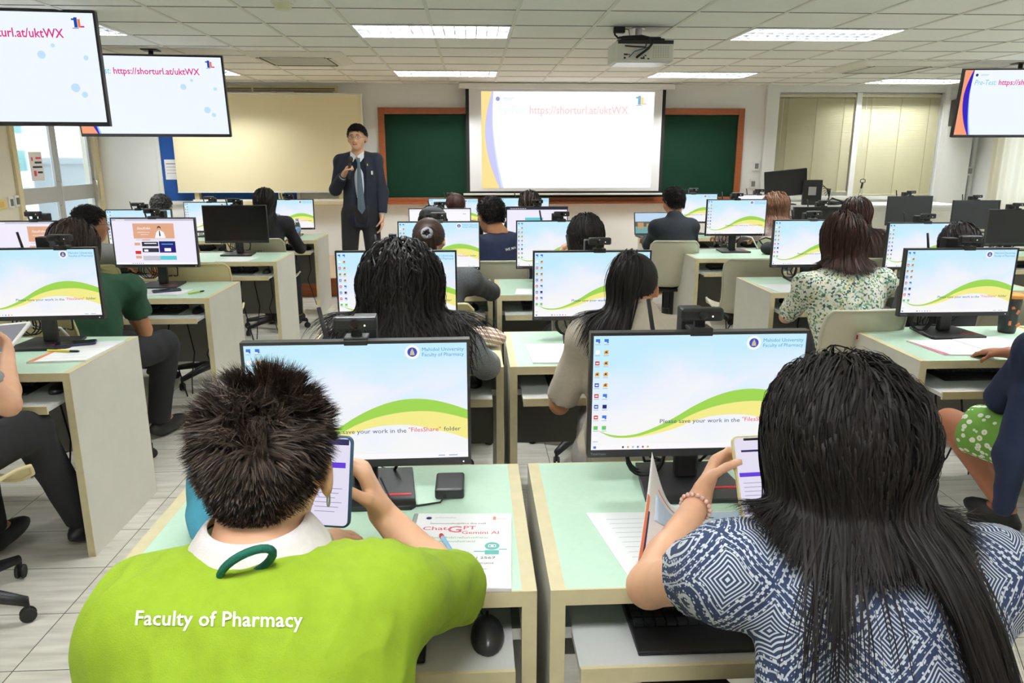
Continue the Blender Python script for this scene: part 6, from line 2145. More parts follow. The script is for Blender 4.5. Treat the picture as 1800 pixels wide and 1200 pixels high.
# the open front: a tapering gap between the lapels
for z0, z1, r0, r1 in ((1.56, 1.30, 0.080, 0.066), (1.30, 1.02, 0.066, 0.054), (1.02, 0.80, 0.052, 0.056)):
    Bz.append(cone(c_(0.02, -0.15, z0), c_(0.02, -0.15, z1), r0 + 0.012, r1 + 0.012, 0.01, op='sub'))
Bz.append(cone(J['neck'] + V3(0, -0.02, 0.0), J['neck'] + V3(0, -0.05, 0.12), 0.064, 0.075, 0.01, op='sub'))
blob('blazer', Bz, 0.0085, fabric('dark_navy_wool', srgb(26, 31, 46)), root, org, fold=0.003, seed=5)
# tie
tie = MB()
tc_ = [(0.0, 1.515, 0.016), (0.0, 1.495, 0.020), (0.003, 1.47, 0.013), (0.008, 1.30, 0.024), (0.012, 1.10, 0.034), (0.014, 1.03, 0.037), (0.014, 0.985, 0.004)]
pts = []
for x, z, w in tc_:
    y = -0.132 + (0.01 if z > 1.45 else 0) - 0.012 * math.sin((1.5 - z) * 4) 
    pts.append((x, y, z, w))
vs, fs = [], []
for x, y, z, w in pts:
    vs += [(SX - org[0] + 0.02 + x - w, SYY - org[1] + y - 0.012, z), (SX - org[0] + 0.02 + x, SYY - org[1] + y - 0.018, z), (SX - org[0] + 0.02 + x + w, SYY - org[1] + y - 0.012, z), (SX - org[0] + 0.02 + x, SYY - org[1] + y - 0.004, z)]
for i in range(len(pts) - 1):
    for j in range(4):
        fs.append((i * 4 + j, i * 4 + (j + 1) % 4, i * 4 + 4 + (j + 1) % 4, i * 4 + 4 + j))
fs += [(3, 2, 1, 0), tuple(range(len(vs) - 4, len(vs)))]
tie.add(vs, fs)
tie.build('tie', fabric('grey_blue_tie', srgb(88, 106, 118)), root)
sc_ = MB()
for sg in (-1, 1):
    sc_.prism([(SX - org[0] + 0.005 + sg * 0.004, SYY - org[1] - 0.118, 1.53), (SX - org[0] + 0.005 + sg * 0.065, SYY - org[1] - 0.07, 1.575), (SX - org[0] + 0.005 + sg * 0.066, SYY - org[1] - 0.09, 1.52), (SX - org[0] + 0.005 + sg * 0.036, SYY - org[1] - 0.125, 1.475)], (0, -0.004, 0.002))
sc_.build('shirt_collar', M_shirtw, root)
MB().box((SX - org[0] + 0.145, SYY - org[1] - 0.118, 1.375), (0.018, 0.006, 0.035)).build('breast_badge', mat('white_badge', srgb(225, 225, 225), 0.5), root, bevel=0.002)
MB().box((SX - org[0] + 0.105, SYY - org[1] - 0.122, 1.45), (0.010, 0.006, 0.020)).build('lapel_pin', mat('yellow_pin', srgb(220, 205, 80), 0.4), root, bevel=0.002)
wq = unit(J['wr_r'] - J['el_r'])
wa = unit(np.cross(wq, V3(0, 0, 1)))
wb = np.cross(wq, wa)
wc = J['wr_r'] - wq * 0.012 - V3(org)
MB().tube([tuple(wc + (wa * math.cos(a) + wb * math.sin(a)) * 0.030) for a in [2 * PI * i / 16 for i in range(17)]], 0.007, 8).build('wristwatch', M_black, root, smooth=True)
# microphone held in the right fist
mc = J['wr_r'] + V3(0.070, -0.055, 0.065)
md_ = unit(V3(0.10, 0.20, 1.0))
t = thing('microphone', 'black handheld microphone in the hand of the standing speaker', 'microphone', tuple(mc))
MB().tube([tuple(-md_ * 0.10), tuple(-md_ * 0.05), tuple(md_ * 0.03), tuple(md_ * 0.06)], [0.011, 0.0125, 0.015, 0.017], 14).build('handle', M_black, t, smooth=True)
ellipsoid_mb(MB(), tuple(md_ * 0.085), (0.026, 0.026, 0.028), 16, 12).build('grille', mat('microphone_mesh', (0.03, 0.03, 0.032), 0.5, 0.5, bump=0.6, bscale=800), t, smooth=True)
# ------------------------------------------------------------------ things on and around the desks
TOP = 0.7503
def rounded(w, h, r, n=5):
    out = []
    for cx, cy, a0 in ((w / 2 - r, h / 2 - r, 0), (-w / 2 + r, h / 2 - r, 90), (-w / 2 + r, -h / 2 + r, 180), (w / 2 - r, -h / 2 + r, 270)):
        for i in range(n + 1):
            a = R(a0 + 90 * i / n)
            out.append((cx + r * math.cos(a), cy + r * math.sin(a)))
    return out
def phone(label, loc, rot, case, scr_kind, w=0.074, h=0.155):
    t = thing('smartphone', label, 'phone', loc, rot=rot)
    MB().prism([(x, y, 0) for x, y in rounded(w, h, 0.012)], (0, 0, 0.009)).build('case', case, t, bevel=0.0015)
    mats = [glow('phone_lilac', srgb(232, 226, 246), 0.95), glow('phone_violet', srgb(100, 60, 215)), glow('phone_navy', srgb(40, 36, 90)), M_off, glow('phone_grey_text', srgb(160, 155, 185))]
    s = MB()
    base = 0 if scr_kind != 'off' else 3
    s.poly([(x, y, 0.0093) for x, y in rounded(w - 0.007, h - 0.007, 0.009)], base)
    if scr_kind != 'off':
        z = 0.0096
        def rr(x0, y0, x1, y1, m_):
            s.add([(x0, y0, z), (x1, y0, z), (x1, y1, z), (x0, y1, z)], [(0, 1, 2, 3)], m_)
        if scr_kind == 'quiz':
            rr(-w * 0.42, h * 0.40, w * 0.42, h * 0.465, 2)
            rr(-w * 0.3, h * 0.15, w * 0.36, h * 0.21, 1)
        else:
            rr(-w * 0.42, 0.0, w * 0.42, h * 0.05, 1)
            rr(-w * 0.2, h * 0.44, w * 0.2, h * 0.47, 3)
            rr(-w * 0.3, h * 0.30, w * 0.3, h * 0.325, 2)
        for i in range(6):
            rr(-w * 0.34, -h * (0.08 + 0.05 * i), w * (0.3 - 0.08 * (i % 3)), -h * (0.072 + 0.05 * i), 4)
    s.build('screen', mats, t)
    return t
M_bluecase = mat('slate_blue_case', srgb(40, 80, 110), 0.5)
M_goldcase = mat('pale_gold_case', srgb(214, 204, 150), 0.4)
M_purplecase = mat('dark_purple_case', srgb(44, 42, 84), 0.4)
# held by the person in lime: screen towards the face
ph1 = phone('phone in a slate blue case held up beside the ear', (-0.246, 1.20, 0.988), (R(74), 0, R(-10)), M_bluecase, 'quiz')
phone('phone in a pale gold case in the hand of the long-haired person', (0.548, 1.345, 0.912), (R(62), 0, R(4)), M_goldcase, 'form', 0.078, 0.16)
phone('dark purple-cased phone lying on papers on the left desk', (-1.675, 3.148, TOP + 0.0085), (0, 0, R(-70)), M_purplecase, 'off')
phone('phone lying on papers beside the web page monitor', (-1.80, 4.44, TOP + 0.0085), (0, 0, R(-62)), M_purplecase, 'off')
# tablet
t = thing('tablet', 'white tablet held over the desk at the left frame edge', 'tablet', (-1.80, 2.80, 0.86), rot=(R(28), R(-6), R(-8)))
MB().prism([(x, y, 0) for x, y in rounded(0.25, 0.18, 0.012)], (0, 0, 0.008)).build('case', M_white, t, bevel=0.001)
MB().poly([(x, y, 0.0083) for x, y in rounded(0.225, 0.158, 0.004)]).build('screen', glow('tablet_grey', srgb(120, 118, 128)), t)

def sheet_lines(mb, x0, y0, x1, y1, z, rows, m=1, seed=0, h=0.0022, hm=None):
    r = random.Random(seed)
    for i in range(rows):
        y = y1 - (i + 0.5) * (y1 - y0) / rows
        e = x1 - r.random() * (x1 - x0) * 0.35
        mb.add([(x0, y - h, z), (e, y - h, z), (e, y + h, z), (x0, y + h, z)], [(0, 1, 2, 3)], m if hm is None or i else hm)
M_orangep = mat('orange_print', srgb(228, 130, 90), 0.7)
M_navyp = mat('navy_print', srgb(50, 45, 90), 0.7)
M_bluep = mat('pale_blue_print', srgb(200, 220, 240), 0.7)
M_pinkp = mat('pink_print', srgb(222, 110, 130), 0.7)
M_tealp = mat('teal_print', srgb(110, 190, 185), 0.7)
M_greenp = mat('green_print', srgb(120, 180, 120), 0.7)
M_line = mat('pale_grey_print', srgb(168, 170, 178), 0.7)
PM = [M_paper, M_line, M_orangep, M_navyp, M_bluep, M_pinkp, M_tealp, M_greenp, M_inkd]
# course booklet with transparent spine
t = thing('course_booklet', 'white course booklet titled ChatGPT and Gemini AI, on the front left desk', 'booklet', (-0.035, 1.375, TOP), R(-3))
MB().bb((-0.105, -0.148, 0), (0.105, 0.148, 0.0075)).build('pages', M_paper, t, bevel=0.001)
b = MB()
b.add([(-0.105, -0.148, 0.0079), (0.105, -0.148, 0.0079), (0.105, 0.148, 0.0079), (-0.105, 0.148, 0.0079)], [(0, 1, 2, 3)], 0)
Zb = 0.0082
def bt_(s_, size, x, y, m, wid, bold=0.0):
    b.text(s_, size, (x, y, Zb), (1, 0, 0), (0, 1, 0), m, wid=wid, bold=bold)
b.lathe([(0, 0), (0.006, 0), (0.006, 0.0002), (0, 0.0002)], (-0.075, 0.125, Zb), 16, 3)
bt_('มหาวิทยาลัยมหิดล', 0.008, -0.062, 0.125, 1, 0.045)
bt_('โครงการอบรมเชิงปฏิบัติการ เรื่อง การใช้', 0.008, -0.07, 0.098, 8, 0.12)
bt_('Chat', 0.021, -0.084, 0.072, 5, 0.052, 0.0003)
bt_('G', 0.038, -0.032, 0.062, 5, 0.03, 0.0006)
bt_('PT', 0.021, 0.002, 0.075, 5, 0.026, 0.0003)
bt_('Gemini AI', 0.018, 0.0, 0.055, 5, 0.078, 0.0002)
bt_('เพื่อเพิ่มประสิทธิภาพในการทำงาน', 0.010, -0.085, 0.036, 7, 0.14)
bt_('และการวิจัยทางเภสัชศาสตร์', 0.010, -0.08, 0.020, 7, 0.11)
bt_('วันที่ 25 มกราคม 2567', 0.012, -0.062, -0.045, 8, 0.135)
bt_('ณ ห้องคอมพิวเตอร์ คณะเภสัชศาสตร์', 0.008, -0.08, -0.064, 8, 0.15)
sheet_lines(b, -0.07, -0.115, 0.07, -0.078, Zb, 4, 1, 3, 0.0009)
b.lathe([(0, 0), (0.015, 0), (0.015, 0.0002), (0, 0.0002)], (0.066, 0.005, Zb), 20, 6)
b.bb((0.052, -0.028, Zb), (0.080, -0.012, Zb + 0.0002), 6).bb((0.058, 0.0, Zb + 0.0002), (0.074, 0.010, Zb + 0.0004), 0)
b.bb((0.030, -0.018, Zb), (0.052, -0.015, Zb + 0.0002), 6).bb((0.080, -0.010, Zb), (0.096, -0.007, Zb + 0.0002), 6)
b.bb((0.060, 0.003, Zb + 0.0004), (0.063, 0.006, Zb + 0.0006), 3).bb((0.069, 0.003, Zb + 0.0004), (0.072, 0.006, Zb + 0.0006), 3)
b.bb((0.065, 0.118, Zb), (0.071, 0.132, Zb + 0.0002), 2)
bt_('Mahidol', 0.008, 0.073, 0.12, 1, 0.02)
b.build('cover_print', PM, t)
MB().tube([(-0.105, -0.145, 0.004), (-0.105, 0.145, 0.004)], 0.006, 8).build('spine', mat('clear_spine', srgb(225, 235, 235), 0.2), t, smooth=True)
t = thing('pen', 'pale blue pen with a red top on the course booklet', 'pen', (-0.050, 1.35, TOP + 0.0125), R(0))
pv = V3(0.045, -0.13, 0)
pv = pv / np.linalg.norm(pv)
MB().tube([tuple(-pv * 0.064), tuple(-pv * 0.06), tuple(pv * 0.066), tuple(pv * 0.07)], [0.004, 0.0045, 0.0045, 0.003], 10).build('barrel', mat('pale_blue_plastic', srgb(150, 200, 232), 0.35), t, smooth=True)
MB().tube([tuple(-pv * 0.072), tuple(-pv * 0.062)], 0.0048, 10).build('cap', M_red, t, smooth=True)
# power bank with its lead
t = thing('power_bank', 'black power bank with a black lead beside the front left monitor base', 'power bank', (-0.062, 1.66, TOP))
MB().bb((-0.034, -0.05, 0), (0.034, 0.05, 0.026)).build('casing', M_black2, t, bevel=0.006, seg=3)
MB().tube([(-0.01, -0.05, 0.012), (-0.02, -0.075, 0.006), (-0.07, -0.085, 0.004), (-0.13, -0.07, 0.004), (-0.16, -0.03, 0.05)], 0.0022, 6).build('lead', M_rubber, t, smooth=True)
# teal shoulder bag at the corner of the desk
t = thing('cloth_bag', 'teal blue cloth bag on the front left desk, behind the head', 'bag', (-0.572, 1.52, TOP))
V, F = polygonise([ell((0, 0, 0.085), (0.045, 0.07, 0.09), 0.03, cuts=[((0, 0, 0.0), (0, 0, -1))]), cone((0.0, -0.06, 0.05), (0.02, -0.12, 0.02), 0.03, 0.015, 0.02, cuts=[((0, 0, 0.0), (0, 0, -1))])], 0.008)
mesh_np('bag_body', folds(relax(V, F, 1), F, 0.004, 40, 5), F, [fabric('teal_cloth', srgb(70, 148, 172))], t)
MB().tube([(0.05, -0.06, 0.06), (0.07, -0.10, 0.03), (0.06, -0.13, 0.012), (0.02, -0.15, 0.008)], 0.005, 8).build('strap', fabric('green_strap', srgb(60, 130, 110)), t, smooth=True)

# papers on the front right desk
t = thing('printed_sheet', 'white printed sheet lying flat at the left of the front right desk', 'paper', (0, 0, TOP))
b = MB()
b.prism([(0.245, 1.525, 0), (0.292, 1.228, 0), (0.46, 1.235, 0), (0.45, 1.52, 0)], (0, 0, 0.0012), 0)
for i in range(11):
    y = 1.49 - i * 0.02
    b.add([(0.285 + i * 0.003, y, 0.0015), (0.40, y, 0.0015), (0.40, y + 0.0012, 0.0015), (0.285 + i * 0.003, y + 0.0012, 0.0015)], [(0, 1, 2, 3)], 1)
b.build('page', PM, t)
t = thing('open_booklet', 'open spiral booklet with one page standing up, front right desk', 'booklet', (0, 0, TOP + 0.0015))
b = MB()
b.prism([(0.40, 1.50, 0), (0.40, 1.26, 0), (0.60, 1.27, 0), (0.62, 1.51, 0)], (0, 0, 0.005), 0)
b.add([(0.56, 1.40, 0.0054), (0.615, 1.42, 0.0054), (0.617, 1.505, 0.0054), (0.49, 1.50, 0.0054)], [(0, 1, 2, 3)], 4)
b.add([(0.43, 1.508 - 0.012, 0.0058), (0.46, 1.46, 0.0058), (0.475, 1.475, 0.0058), (0.445, 1.498, 0.0058)], [(0, 1, 2, 3)], 2)
b.bb((0.48, 1.475, 0.0054), (0.52, 1.478, 0.0058), 3)
b.build('pages', PM, t)
pg = MB()
def pagef(u, v):
    # lifted page: hinged at the spiral on the right, curling up to a point at its left far corner
    h0, h1 = V3(0.475, 1.27, 0.006), V3(0.463, 1.545, 0.006)
    f0, f1 = V3(0.290, 1.225, 0.008), V3(0.356, 1.40, 0.194)
    p = (h0 * (1 - v) + h1 * v) * (1 - u) + (f0 * (1 - v) + f1 * v) * u
    b_ = math.sin(PI * u)
    p = p + V3(0.0, -0.01, -0.042) * b_ * v + V3(0, 0, 0.022) * b_ * (1 - v) + V3(0, -0.012, 0.018) * math.sin(PI * v) * u
    p[2] = max(p[2], 0.0065)
    return tuple(p)
pg.grid(pagef, 24, 24, 0)
def strip(u0, v0, u1, v1, m, off=0.0008):
    def fn(a, c):
        u, v = u0 + a * (u1 - u0), v0 + c * (v1 - v0)
        p = V3(pagef(u, v))
        n_ = np.cross(V3(pagef(min(u + 0.01, 1), v)) - V3(pagef(u - 0.01, v)), V3(pagef(u, min(v + 0.01, 1))) - V3(pagef(u, v - 0.01)))
        n_ = unit(n_)
        if n_[1] > 0:
            n_ = -n_
        return tuple(p + n_ * off)
    pg.grid(fn, 10, 10, m)
strip(0.955, 0.05, 0.995, 0.62, 2)
strip(0.93, 0.03, 0.955, 0.5, 3)
strip(0.25, 0.80, 0.8, 0.815, 5)
strip(0.15, 0.45, 0.85, 0.72, 4)
for i in range(7):
    strip(0.30, 0.08 + 0.045 * i, 0.75 - 0.06 * (i % 3), 0.088 + 0.045 * i, 1)
o = pg.build('lifted_page', PM, t, smooth=True)
sm = o.modifiers.new('Solidify', 'SOLIDIFY')
sm.thickness = 0.0004
sp = MB()
for i in range(26):
    y = 1.27 + i * 0.0088
    c0 = V3(pagef(0.0, i / 26)) + V3(0.01, 0, 0)
    sp.tube([tuple(c0 + V3(0.007 * math.cos(a), 0, 0.007 * math.sin(a))) for a in [2 * PI * k / 8 for k in range(9)]], 0.0008, 5, caps=False)
sp.build('spiral_binding', M_steel, t)

def sheets(name, label, cat, pts, z=TOP, thick=0.003, lines=6, seed=1, colour=None, cover=None):
    t = thing(name, label, cat, (0, 0, z))
    b = MB()
    b.prism([(x, y, 0) for x, y in pts], (0, 0, thick), 0)
    c = [V3(p[0], p[1], 0) for p in pts]
    r = random.Random(seed)
    for i in range(lines):
        v = 0.14 + 0.74 * i / max(1, lines - 1)
        l = c[0] * (1 - v) + c[3] * v
        q = c[1] * (1 - v) + c[2] * v
        a = l * 0.88 + q * 0.12
        e = l * 0.1 + q * 0.9 if r.random() < 0.6 else l * 0.4 + q * 0.6
        dd = (c[3] - c[0]) * 0.006
        b.add([(p[0], p[1], thick + 0.0003) for p in (a, e, e + dd, a + dd)], [(0, 1, 2, 3)], 1)
    if colour:
        l0, l1 = c[0], c[3]
        q0, q1 = c[1], c[2]
        b.add([(p[0], p[1], thick + 0.0004) for p in (l0, l0 * 0.88 + q0 * 0.12, l1 * 0.97 + q1 * 0.03, l1)], [(0, 1, 2, 3)], colour)
    b.build('page', PM, t)
    return t
sheets('paper_stack', 'white sheets on the second row desk beside the beige cardigan', 'paper', [(0.225, 2.775), (0.40, 2.765), (0.43, 3.06), (0.215, 3.065)], lines=0, thick=0.006)
sheets('paper_stack', 'white papers under the purple phone on the left desk', 'paper', [(-1.725, 2.875), (-1.512, 2.895), (-1.50, 3.215), (-1.70, 3.19)], lines=7, thick=0.0075, colour=2)
sheets('paper_stack', 'white papers beside the web page monitor, left block third row', 'paper', [(-1.97, 4.345), (-1.70, 4.33), (-1.665, 4.50), (-1.93, 4.52)], lines=4, thick=0.0075)
sheets('paper_stack', 'clear file before the switched-off monitor, left block', 'paper', [(-1.96, 5.78), (-1.72, 5.775), (-1.69, 6.0), (-1.92, 6.03)], lines=0, thick=0.003)
sheets('open_handout', 'open handout, left page, on the right block second row desk', 'handout', [(1.885, 2.815), (2.105, 2.80), (2.07, 3.06), (1.865, 3.05)], lines=7, thick=0.004, colour=5, seed=3)
sheets('open_handout', 'open handout, right page, on the right block second row desk', 'handout', [(2.11, 2.80), (2.36, 2.86), (2.30, 3.10), (2.075, 3.06)], lines=8, thick=0.005, seed=4)
sheets('paper_stack', 'printed sheet before the floral blouse, right block third row', 'paper', [(1.80, 4.27), (2.0, 4.26), (2.0, 4.53), (1.765, 4.54)], lines=7, thick=0.002, seed=5)
sheets('paper_stack', 'small white paper on the third row centre desk', 'paper', [(0.24, 4.27), (0.40, 4.27), (0.40, 4.45), (0.26, 4.46)], lines=2, thick=0.002)
def simple_pen(label, x, y, z, a, c1, c2, L=0.13):
    t = thing('pen', label, 'pen', (x, y, z), R(a))
    MB().tube([(-L / 2, 0, 0), (L * 0.25, 0, 0)], 0.0048, 10).build('barrel', c1, t, smooth=True)
    MB().tube([(L * 0.25, 0, 0), (L / 2, 0, 0), (L / 2 + 0.008, 0, 0)], [0.0046, 0.0046, 0.001], 10).build('tip', c2, t, smooth=True)
simple_pen('yellow and black pen on the papers by the purple phone', -1.665, 3.025, TOP + 0.0125, -8, mat('yellow_barrel', srgb(235, 220, 60), 0.4), M_black)
simple_pen('lime green marker on the left block third row desk', -1.625, 4.42, TOP + 0.005, 55, mat('lime_marker', srgb(175, 210, 70), 0.4), M_black, 0.1)
# bottle
def bottle(label, x, y):
    t = thing('water_bottle', label, 'bottle', (x, y, TOP))
    MB().lathe([(0.028, 0.0), (0.031, 0.006), (0.031, 0.05), (0.028, 0.06), (0.031, 0.07), (0.031, 0.12), (0.026, 0.145), (0.013, 0.17), (0.013, 0.18)], n=24).build('body', mat('clear_plastic', (0.9, 0.95, 1.0), 0.05, trans=0.9), t, smooth=True)
    MB().lathe([(0.0315, 0.07), (0.0315, 0.115)], n=24).build('label_band', mat('blue_white_label', srgb(150, 180, 225), 0.5, noise=0.5, nscale=60), t, smooth=True)
    MB().lathe([(0.015, 0.18), (0.015, 0.195)], n=20).build('cap', M_white, t)
bottle('clear water bottle with a pale blue label on the farthest left desk', -1.70, 7.42)
# tumbler at the right edge
t = thing('tumbler', 'black patterned tumbler with an orange lid at the right edge', 'tumbler', (2.42, 3.20, TOP))
MB().lathe([(0.033, 0), (0.036, 0.01), (0.044, 0.15), (0.044, 0.16)], n=28).build('body', mat('black_orange_pattern', srgb(36, 34, 38), 0.4, noise=0.6, nscale=14), t, smooth=True)
MB().lathe([(0.046, 0.16), (0.047, 0.172), (0.04, 0.18)], n=28).build('lid', mat('orange_lid', srgb(225, 140, 50), 0.4), t, smooth=True)
for i, (px, pz) in enumerate(((-0.02, 0.05), (0.01, 0.10), (0.02, 0.04), (-0.01, 0.12))):
    MB().box((px, -0.0395 - 0.0 * pz, pz), (0.012, 0.004, 0.02), 0, Matrix.Rotation(0.5 * i, 3, 'Y')).build('leaf_mark', M_orangep, t)
# striped pouch beside the grey knit jacket
t = thing('pouch', 'pink and cream striped pouch beside the grey melange jacket', 'pouch', (0.045, 3.06, TOP), R(-30))
V, F = polygonise([ell((0, 0, 0.042), (0.10, 0.05, 0.042), 0.03, cuts=[((0, 0, 0.0), (0, 0, -1))])], 0.008)
def stripes(nt, b, co, N, mth):
    sx = N('ShaderNodeSeparateXYZ')
    nt.links.new(co, sx.inputs[0])
    w = mth('GREATER_THAN', mth('SINE', mth('MULTIPLY', mth('ADD', sx.outputs[2], mth('MULTIPLY', sx.outputs[1], 0.5)), 330)), 0.4)
    mx = N('ShaderNodeMix', data_type='RGBA')
    nt.links.new(w, mx.inputs[0])
    mx.inputs[6].default_value = (*srgb(190, 150, 132), 1)
    mx.inputs[7].default_value = (*srgb(236, 228, 214), 1)
    nt.links.new(mx.outputs[2], b.inputs['Base Color'])
mesh_np('pouch_body', relax(V, F, 1), F, [cell_pattern('pink_cream_stripes', stripes)], t)
MB().tube([(-0.095, 0.0, 0.05), (0, 0, 0.084), (0.095, 0, 0.05)], 0.003, 8).build('zip', M_cream, t, smooth=True)
# yellow carton behind the third row monitor
t = thing('drink_carton', 'small black and yellow carton left of the third row centre monitor', 'carton', (-0.50, 4.72, TOP))
MB().bb((-0.022, -0.022, 0), (0.022, 0.022, 0.30)).build('box', mat('yellow_carton', srgb(205, 180, 50), 0.5), t)
MB().bb((-0.023, -0.023, 0.25), (0.023, 0.023, 0.31)).build('top', M_black, t, bevel=0.004)
# laptop by the person in the slate shirt
t = thing('laptop', 'open laptop with a landscape picture before the slate black shirt', 'laptop', (1.80, 7.36, TOP), R(3))
MB().bb((-0.17, -0.12, 0), (0.17, 0.12, 0.018)).build('base', M_black2, t, bevel=0.003)
MB().bb((-0.13, -0.02, 0.018), (0.13, 0.09, 0.0195)).build('keys', M_black, t)
sc = MB()
rx = Matrix.Rotation(R(-14), 3, 'X')
sc.box(rx @ Vector((0, 0, 0.11)) + Vector((0, 0.125, 0.016)), (0.35, 0.008, 0.225), 0, rx)
lid = sc.build('lid', M_black2, t, bevel=0.003)
s2 = MB()
def lp_(x0, z0, x1, z1, m_, off=-0.0055):
    s2.add([tuple(rx @ Vector((a, off, c)) + Vector((0, 0.125, 0.016))) for a, c in ((x0, z0), (x1, z0), (x1, z1), (x0, z1))], [(0, 1, 2, 3)], m_)
lp_(-0.165, 0.012, 0.165, 0.215, 0)
lp_(-0.165, 0.08, 0.165, 0.13, 1, -0.0058)
lp_(-0.165, 0.012, 0.165, 0.08, 2, -0.0058)
lp_(-0.14, 0.06, -0.08, 0.12, 3, -0.0061)
lp_(-0.05, 0.06, 0.05, 0.11, 3, -0.0061)
s2.build('screen', [glow('photo_sky', srgb(190, 215, 240)), glow('photo_trees', srgb(90, 100, 80)), glow('photo_water', srgb(110, 165, 165)), glow('photo_buildings', srgb(190, 150, 110))], lid)
# books behind the laptop
for i, (c_b, hh, nm) in enumerate((((70, 130, 150), 0.2, 'teal'), ((150, 190, 200), 0.19, 'pale blue'), ((190, 140, 110), 0.2, 'brown'), ((215, 190, 130), 0.18, 'straw yellow'))):
    t = thing('book', '%s book standing beside the farthest right block monitor' % nm, 'book', (2.02 + i * 0.032, 7.50, TOP), group='books standing on the farthest desk')
    MB().bb((0, 0, 0), (0.028, 0.14, hh)).build('cover', mat('book_cover_' + nm.replace(' ', '_'), srgb(*c_b), 0.6), t, bevel=0.001)
    MB().bb((0.003, 0.003, hh), (0.025, 0.137, hh + 0.0015)).build('pages', M_paper, t)
# black bag and notes on the fourth row right desk
t = thing('black_bag', 'black bag with straps on the fourth row right desk', 'bag', (2.50, 6.0, TOP), R(-8))
V, F = polygonise([ell((0, 0, 0.045), (0.15, 0.10, 0.06), 0.03, cuts=[((0, 0, 0.0), (0, 0, -1))]), ell((0.08, 0.02, 0.06), (0.09, 0.08, 0.05), 0.03, cuts=[((0, 0, 0.0), (0, 0, -1))])], 0.010)
mesh_np('bag_body', folds(relax(V, F, 1), F, 0.006, 40, 5), F, [M_blackcloth], t)
MB().tube([(-0.12, 0.0, 0.06), (-0.16, 0.03, 0.11), (-0.10, 0.06, 0.13), (0, 0.05, 0.10)], 0.006, 8).build('strap', M_blackcloth, t, smooth=True)
tag(MB().tube([(2.20, 6.60, 0.757), (2.27, 6.50, 0.80), (2.34, 6.42, 0.86), (2.40, 6.36, 0.85), (2.44, 6.3, 0.757)], 0.006, 8).build('white_cable', M_white, smooth=True), 'white cable arching behind the fourth row right monitor', 'cable')
tag(MB().tube([(-2.02, 3.14, 0.7545), (-1.96, 3.18, 0.80), (-1.88, 3.24, 0.825), (-1.80, 3.28, 0.80), (-1.78, 3.30, 0.7545)], 0.006, 8).build('white_cable', M_white, smooth=True), 'white cable arching behind the left block second row monitor', 'cable')

# teacher's corner, front right
t = thing('lectern_cabinet', 'long white cabinet below the blinds', 'cabinet', (3.75, 9.05, 0))
MB().bb((0, 0, 0), (2.3, 0.65, 0.92)).build('body', mat('white_laminate', srgb(228, 226, 218), 0.5), t, bevel=0.004)
MB().bb((-0.02, -0.02, 0.92), (2.32, 0.67, 0.95)).build('counter', M_white, t, bevel=0.003)
for i in range(3):
    MB().bb((0.03 + i * 0.76, -0.015, 0.06), (0.76 + i * 0.76, 0.0, 0.88)).build('door', M_panel, t, bevel=0.002)
t = thing('teacher_monitor', 'black monitor seen from the back on the white cabinet', 'monitor', (3.86, 9.25, 0.95), R(168))
MB().box((0, 0, 0.26), (0.5, 0.035, 0.32), 0, Matrix.Rotation(R(6), 3, 'Y') @ Matrix.Rotation(R(-8), 3, 'X')).build('panel', M_black, t, bevel=0.006)
MB().bb((-0.04, -0.07, 0.01), (0.04, -0.03, 0.32)).bb((-0.1, -0.09, 0.18), (0.06, -0.02, 0.33)).build('stand_column', M_black2, t, bevel=0.005)
MB().bb((-0.13, -0.10, 0), (0.13, 0.1, 0.012)).build('stand_base', M_black, t)
t = thing('control_box', 'black control box with a white label beside the teacher monitor', 'control box', (4.15, 9.13, 0.95), R(-10))
MB().bb((-0.11, -0.03, 0.0), (0.11, 0.03, 0.30)).build('casing', M_black, t, bevel=0.005)
MB().bb((-0.05, -0.033, 0.12), (0.04, -0.030, 0.22)).build('label_plate', mat('silver_label', srgb(180, 180, 180), 0.5), t)
cb = MB()
for i in range(6):
    a = 0.1 + i * 0.012
    cb.tube([(a, 0.0, 0.26 - i * 0.03), (0.16 + 0.01 * i, -0.03, 0.2), (0.19, -0.05, 0.1 - 0.01 * i), (0.15 + 0.03 * i, -0.05, 0.012)], 0.004, 6)
cb.build('cable', M_rubber, t, smooth=True)
tag(MB().tube([(4.35, 9.1, 0.96), (4.5, 9.12, 0.965), (4.55, 9.14, 0.99), (4.42, 9.15, 1.03), (4.35, 9.1, 0.99), (4.48, 9.1, 0.965)], 0.012, 8).build('cable_coil', M_rubber, smooth=True), 'heap of black cable on the white cabinet', 'cable')
t = thing('gooseneck_microphone', 'silver gooseneck microphone holder on the white cabinet', 'microphone stand', (4.78, 9.2, 0.95))
MB().lathe([(0.06, 0), (0.055, 0.012), (0.015, 0.02)], n=20).build('base', M_black, t, smooth=True)
MB().tube([(0, 0, 0.01), (0.0, 0, 0.1), (0.02, 0, 0.2)], 0.011, 10).build('neck', mat('bright_chrome', (0.8, 0.8, 0.8), 0.2, 1.0), t, smooth=True)
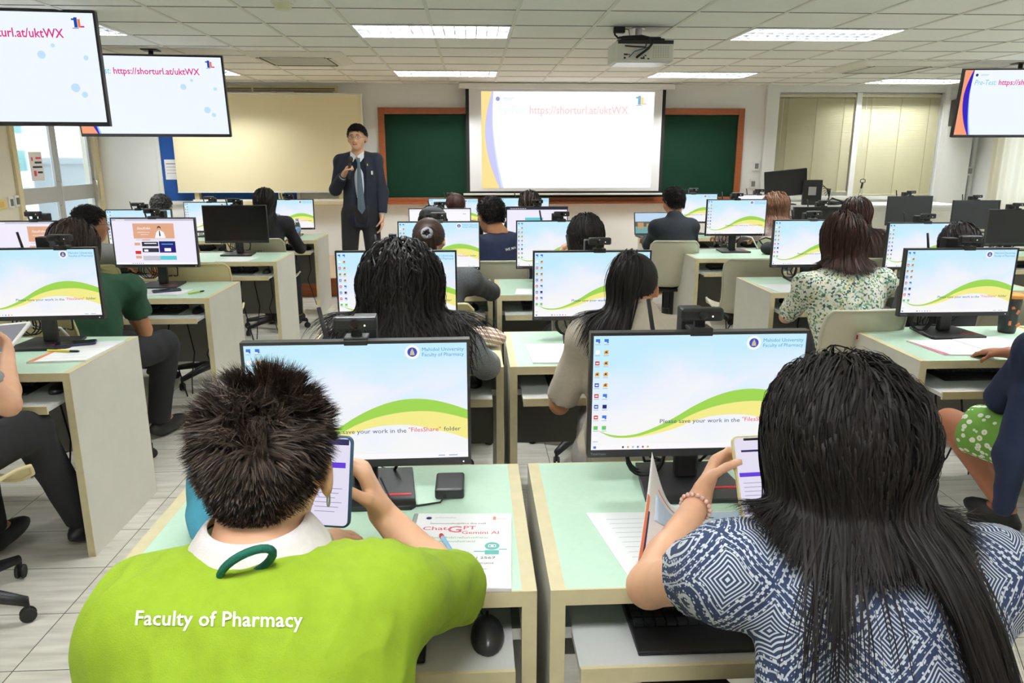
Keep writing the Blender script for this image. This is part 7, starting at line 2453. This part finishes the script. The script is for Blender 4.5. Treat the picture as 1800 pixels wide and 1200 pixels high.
MB().tube([(0.02, 0, 0.2), (0.03, 0, 0.27)], 0.012, 10).tube([(0.0, 0, 0.27), (0.0, 0, 0.30), (0.03, 0, 0.31), (0.06, 0, 0.30), (0.06, 0, 0.27), (0.03, 0, 0.265), (0, 0, 0.27)], 0.005, 6).build('clip', M_black, t)
t = thing('visualiser_case', 'low black case lying on the white cabinet', 'case', (4.62, 9.3, 0.95))
MB().bb((-0.12, -0.08, 0), (0.3, 0.12, 0.035)).build('casing', M_black2, t, bevel=0.006)
MB().bb((-0.02, -0.085, 0.012), (0.08, -0.08, 0.024)).build('handle', M_black, t)
t = thing('framed_board', 'small green board in a brown wood frame by the right corner', 'board', (5.72, 9.4, 0.0))
MB().bb((0, 0, 0.45), (0.9, 0.02, 0.90)).build('surface', mat('pale_green_surface', srgb(190, 215, 165), 0.6), t)
MB().bb((-0.03, -0.01, 0.42), (0.0, 0.03, 0.93)).bb((0.9, -0.01, 0.42), (0.93, 0.03, 0.93)).bb((0, -0.01, 0.42), (0.9, 0.03, 0.45)).bb((0, -0.01, 0.90), (0.9, 0.03, 0.93)).bb((0.05, 0.0, 0.0), (0.09, 0.03, 0.42)).bb((0.8, 0.0, 0.0), (0.84, 0.03, 0.42)).build('frame', M_wood, t)
t = thing('plastic_wrap', 'crumpled clear plastic wrap on the far right monitor', 'wrapping', (5.55, 7.95, 0.75))
V, F = polygonise([ell((0, 0, 0.16), (0.12, 0.07, 0.16), 0.03, cuts=[((0, 0, 0.0), (0, 0, -1))])], 0.02)
mesh_np('wrap', folds(V, F, 0.02, 30, 8), F, [mat('crumpled_plastic', srgb(235, 232, 225), 0.3)], t, smooth=False)
# power sockets on the floor under the right block
for i, (x, lab) in enumerate(((1.95, 'left one'), (2.16, 'right one'))):
    t = thing('floor_socket', 'white floor power socket box under the right block desk, ' + lab, 'socket', (x, 3.30, 0.0))
    MB().bb((-0.08, -0.06, 0), (0.08, 0.06, 0.07)).build('box', M_white, t, bevel=0.005)
    for j in (-0.04, 0.0, 0.04):
        MB().tube([(j, -0.02, 0.07), (j, -0.02, 0.10), (j * 1.3, -0.03, 0.14)], [0.012, 0.010, 0.004], 8).build('plug', M_rubber, t)
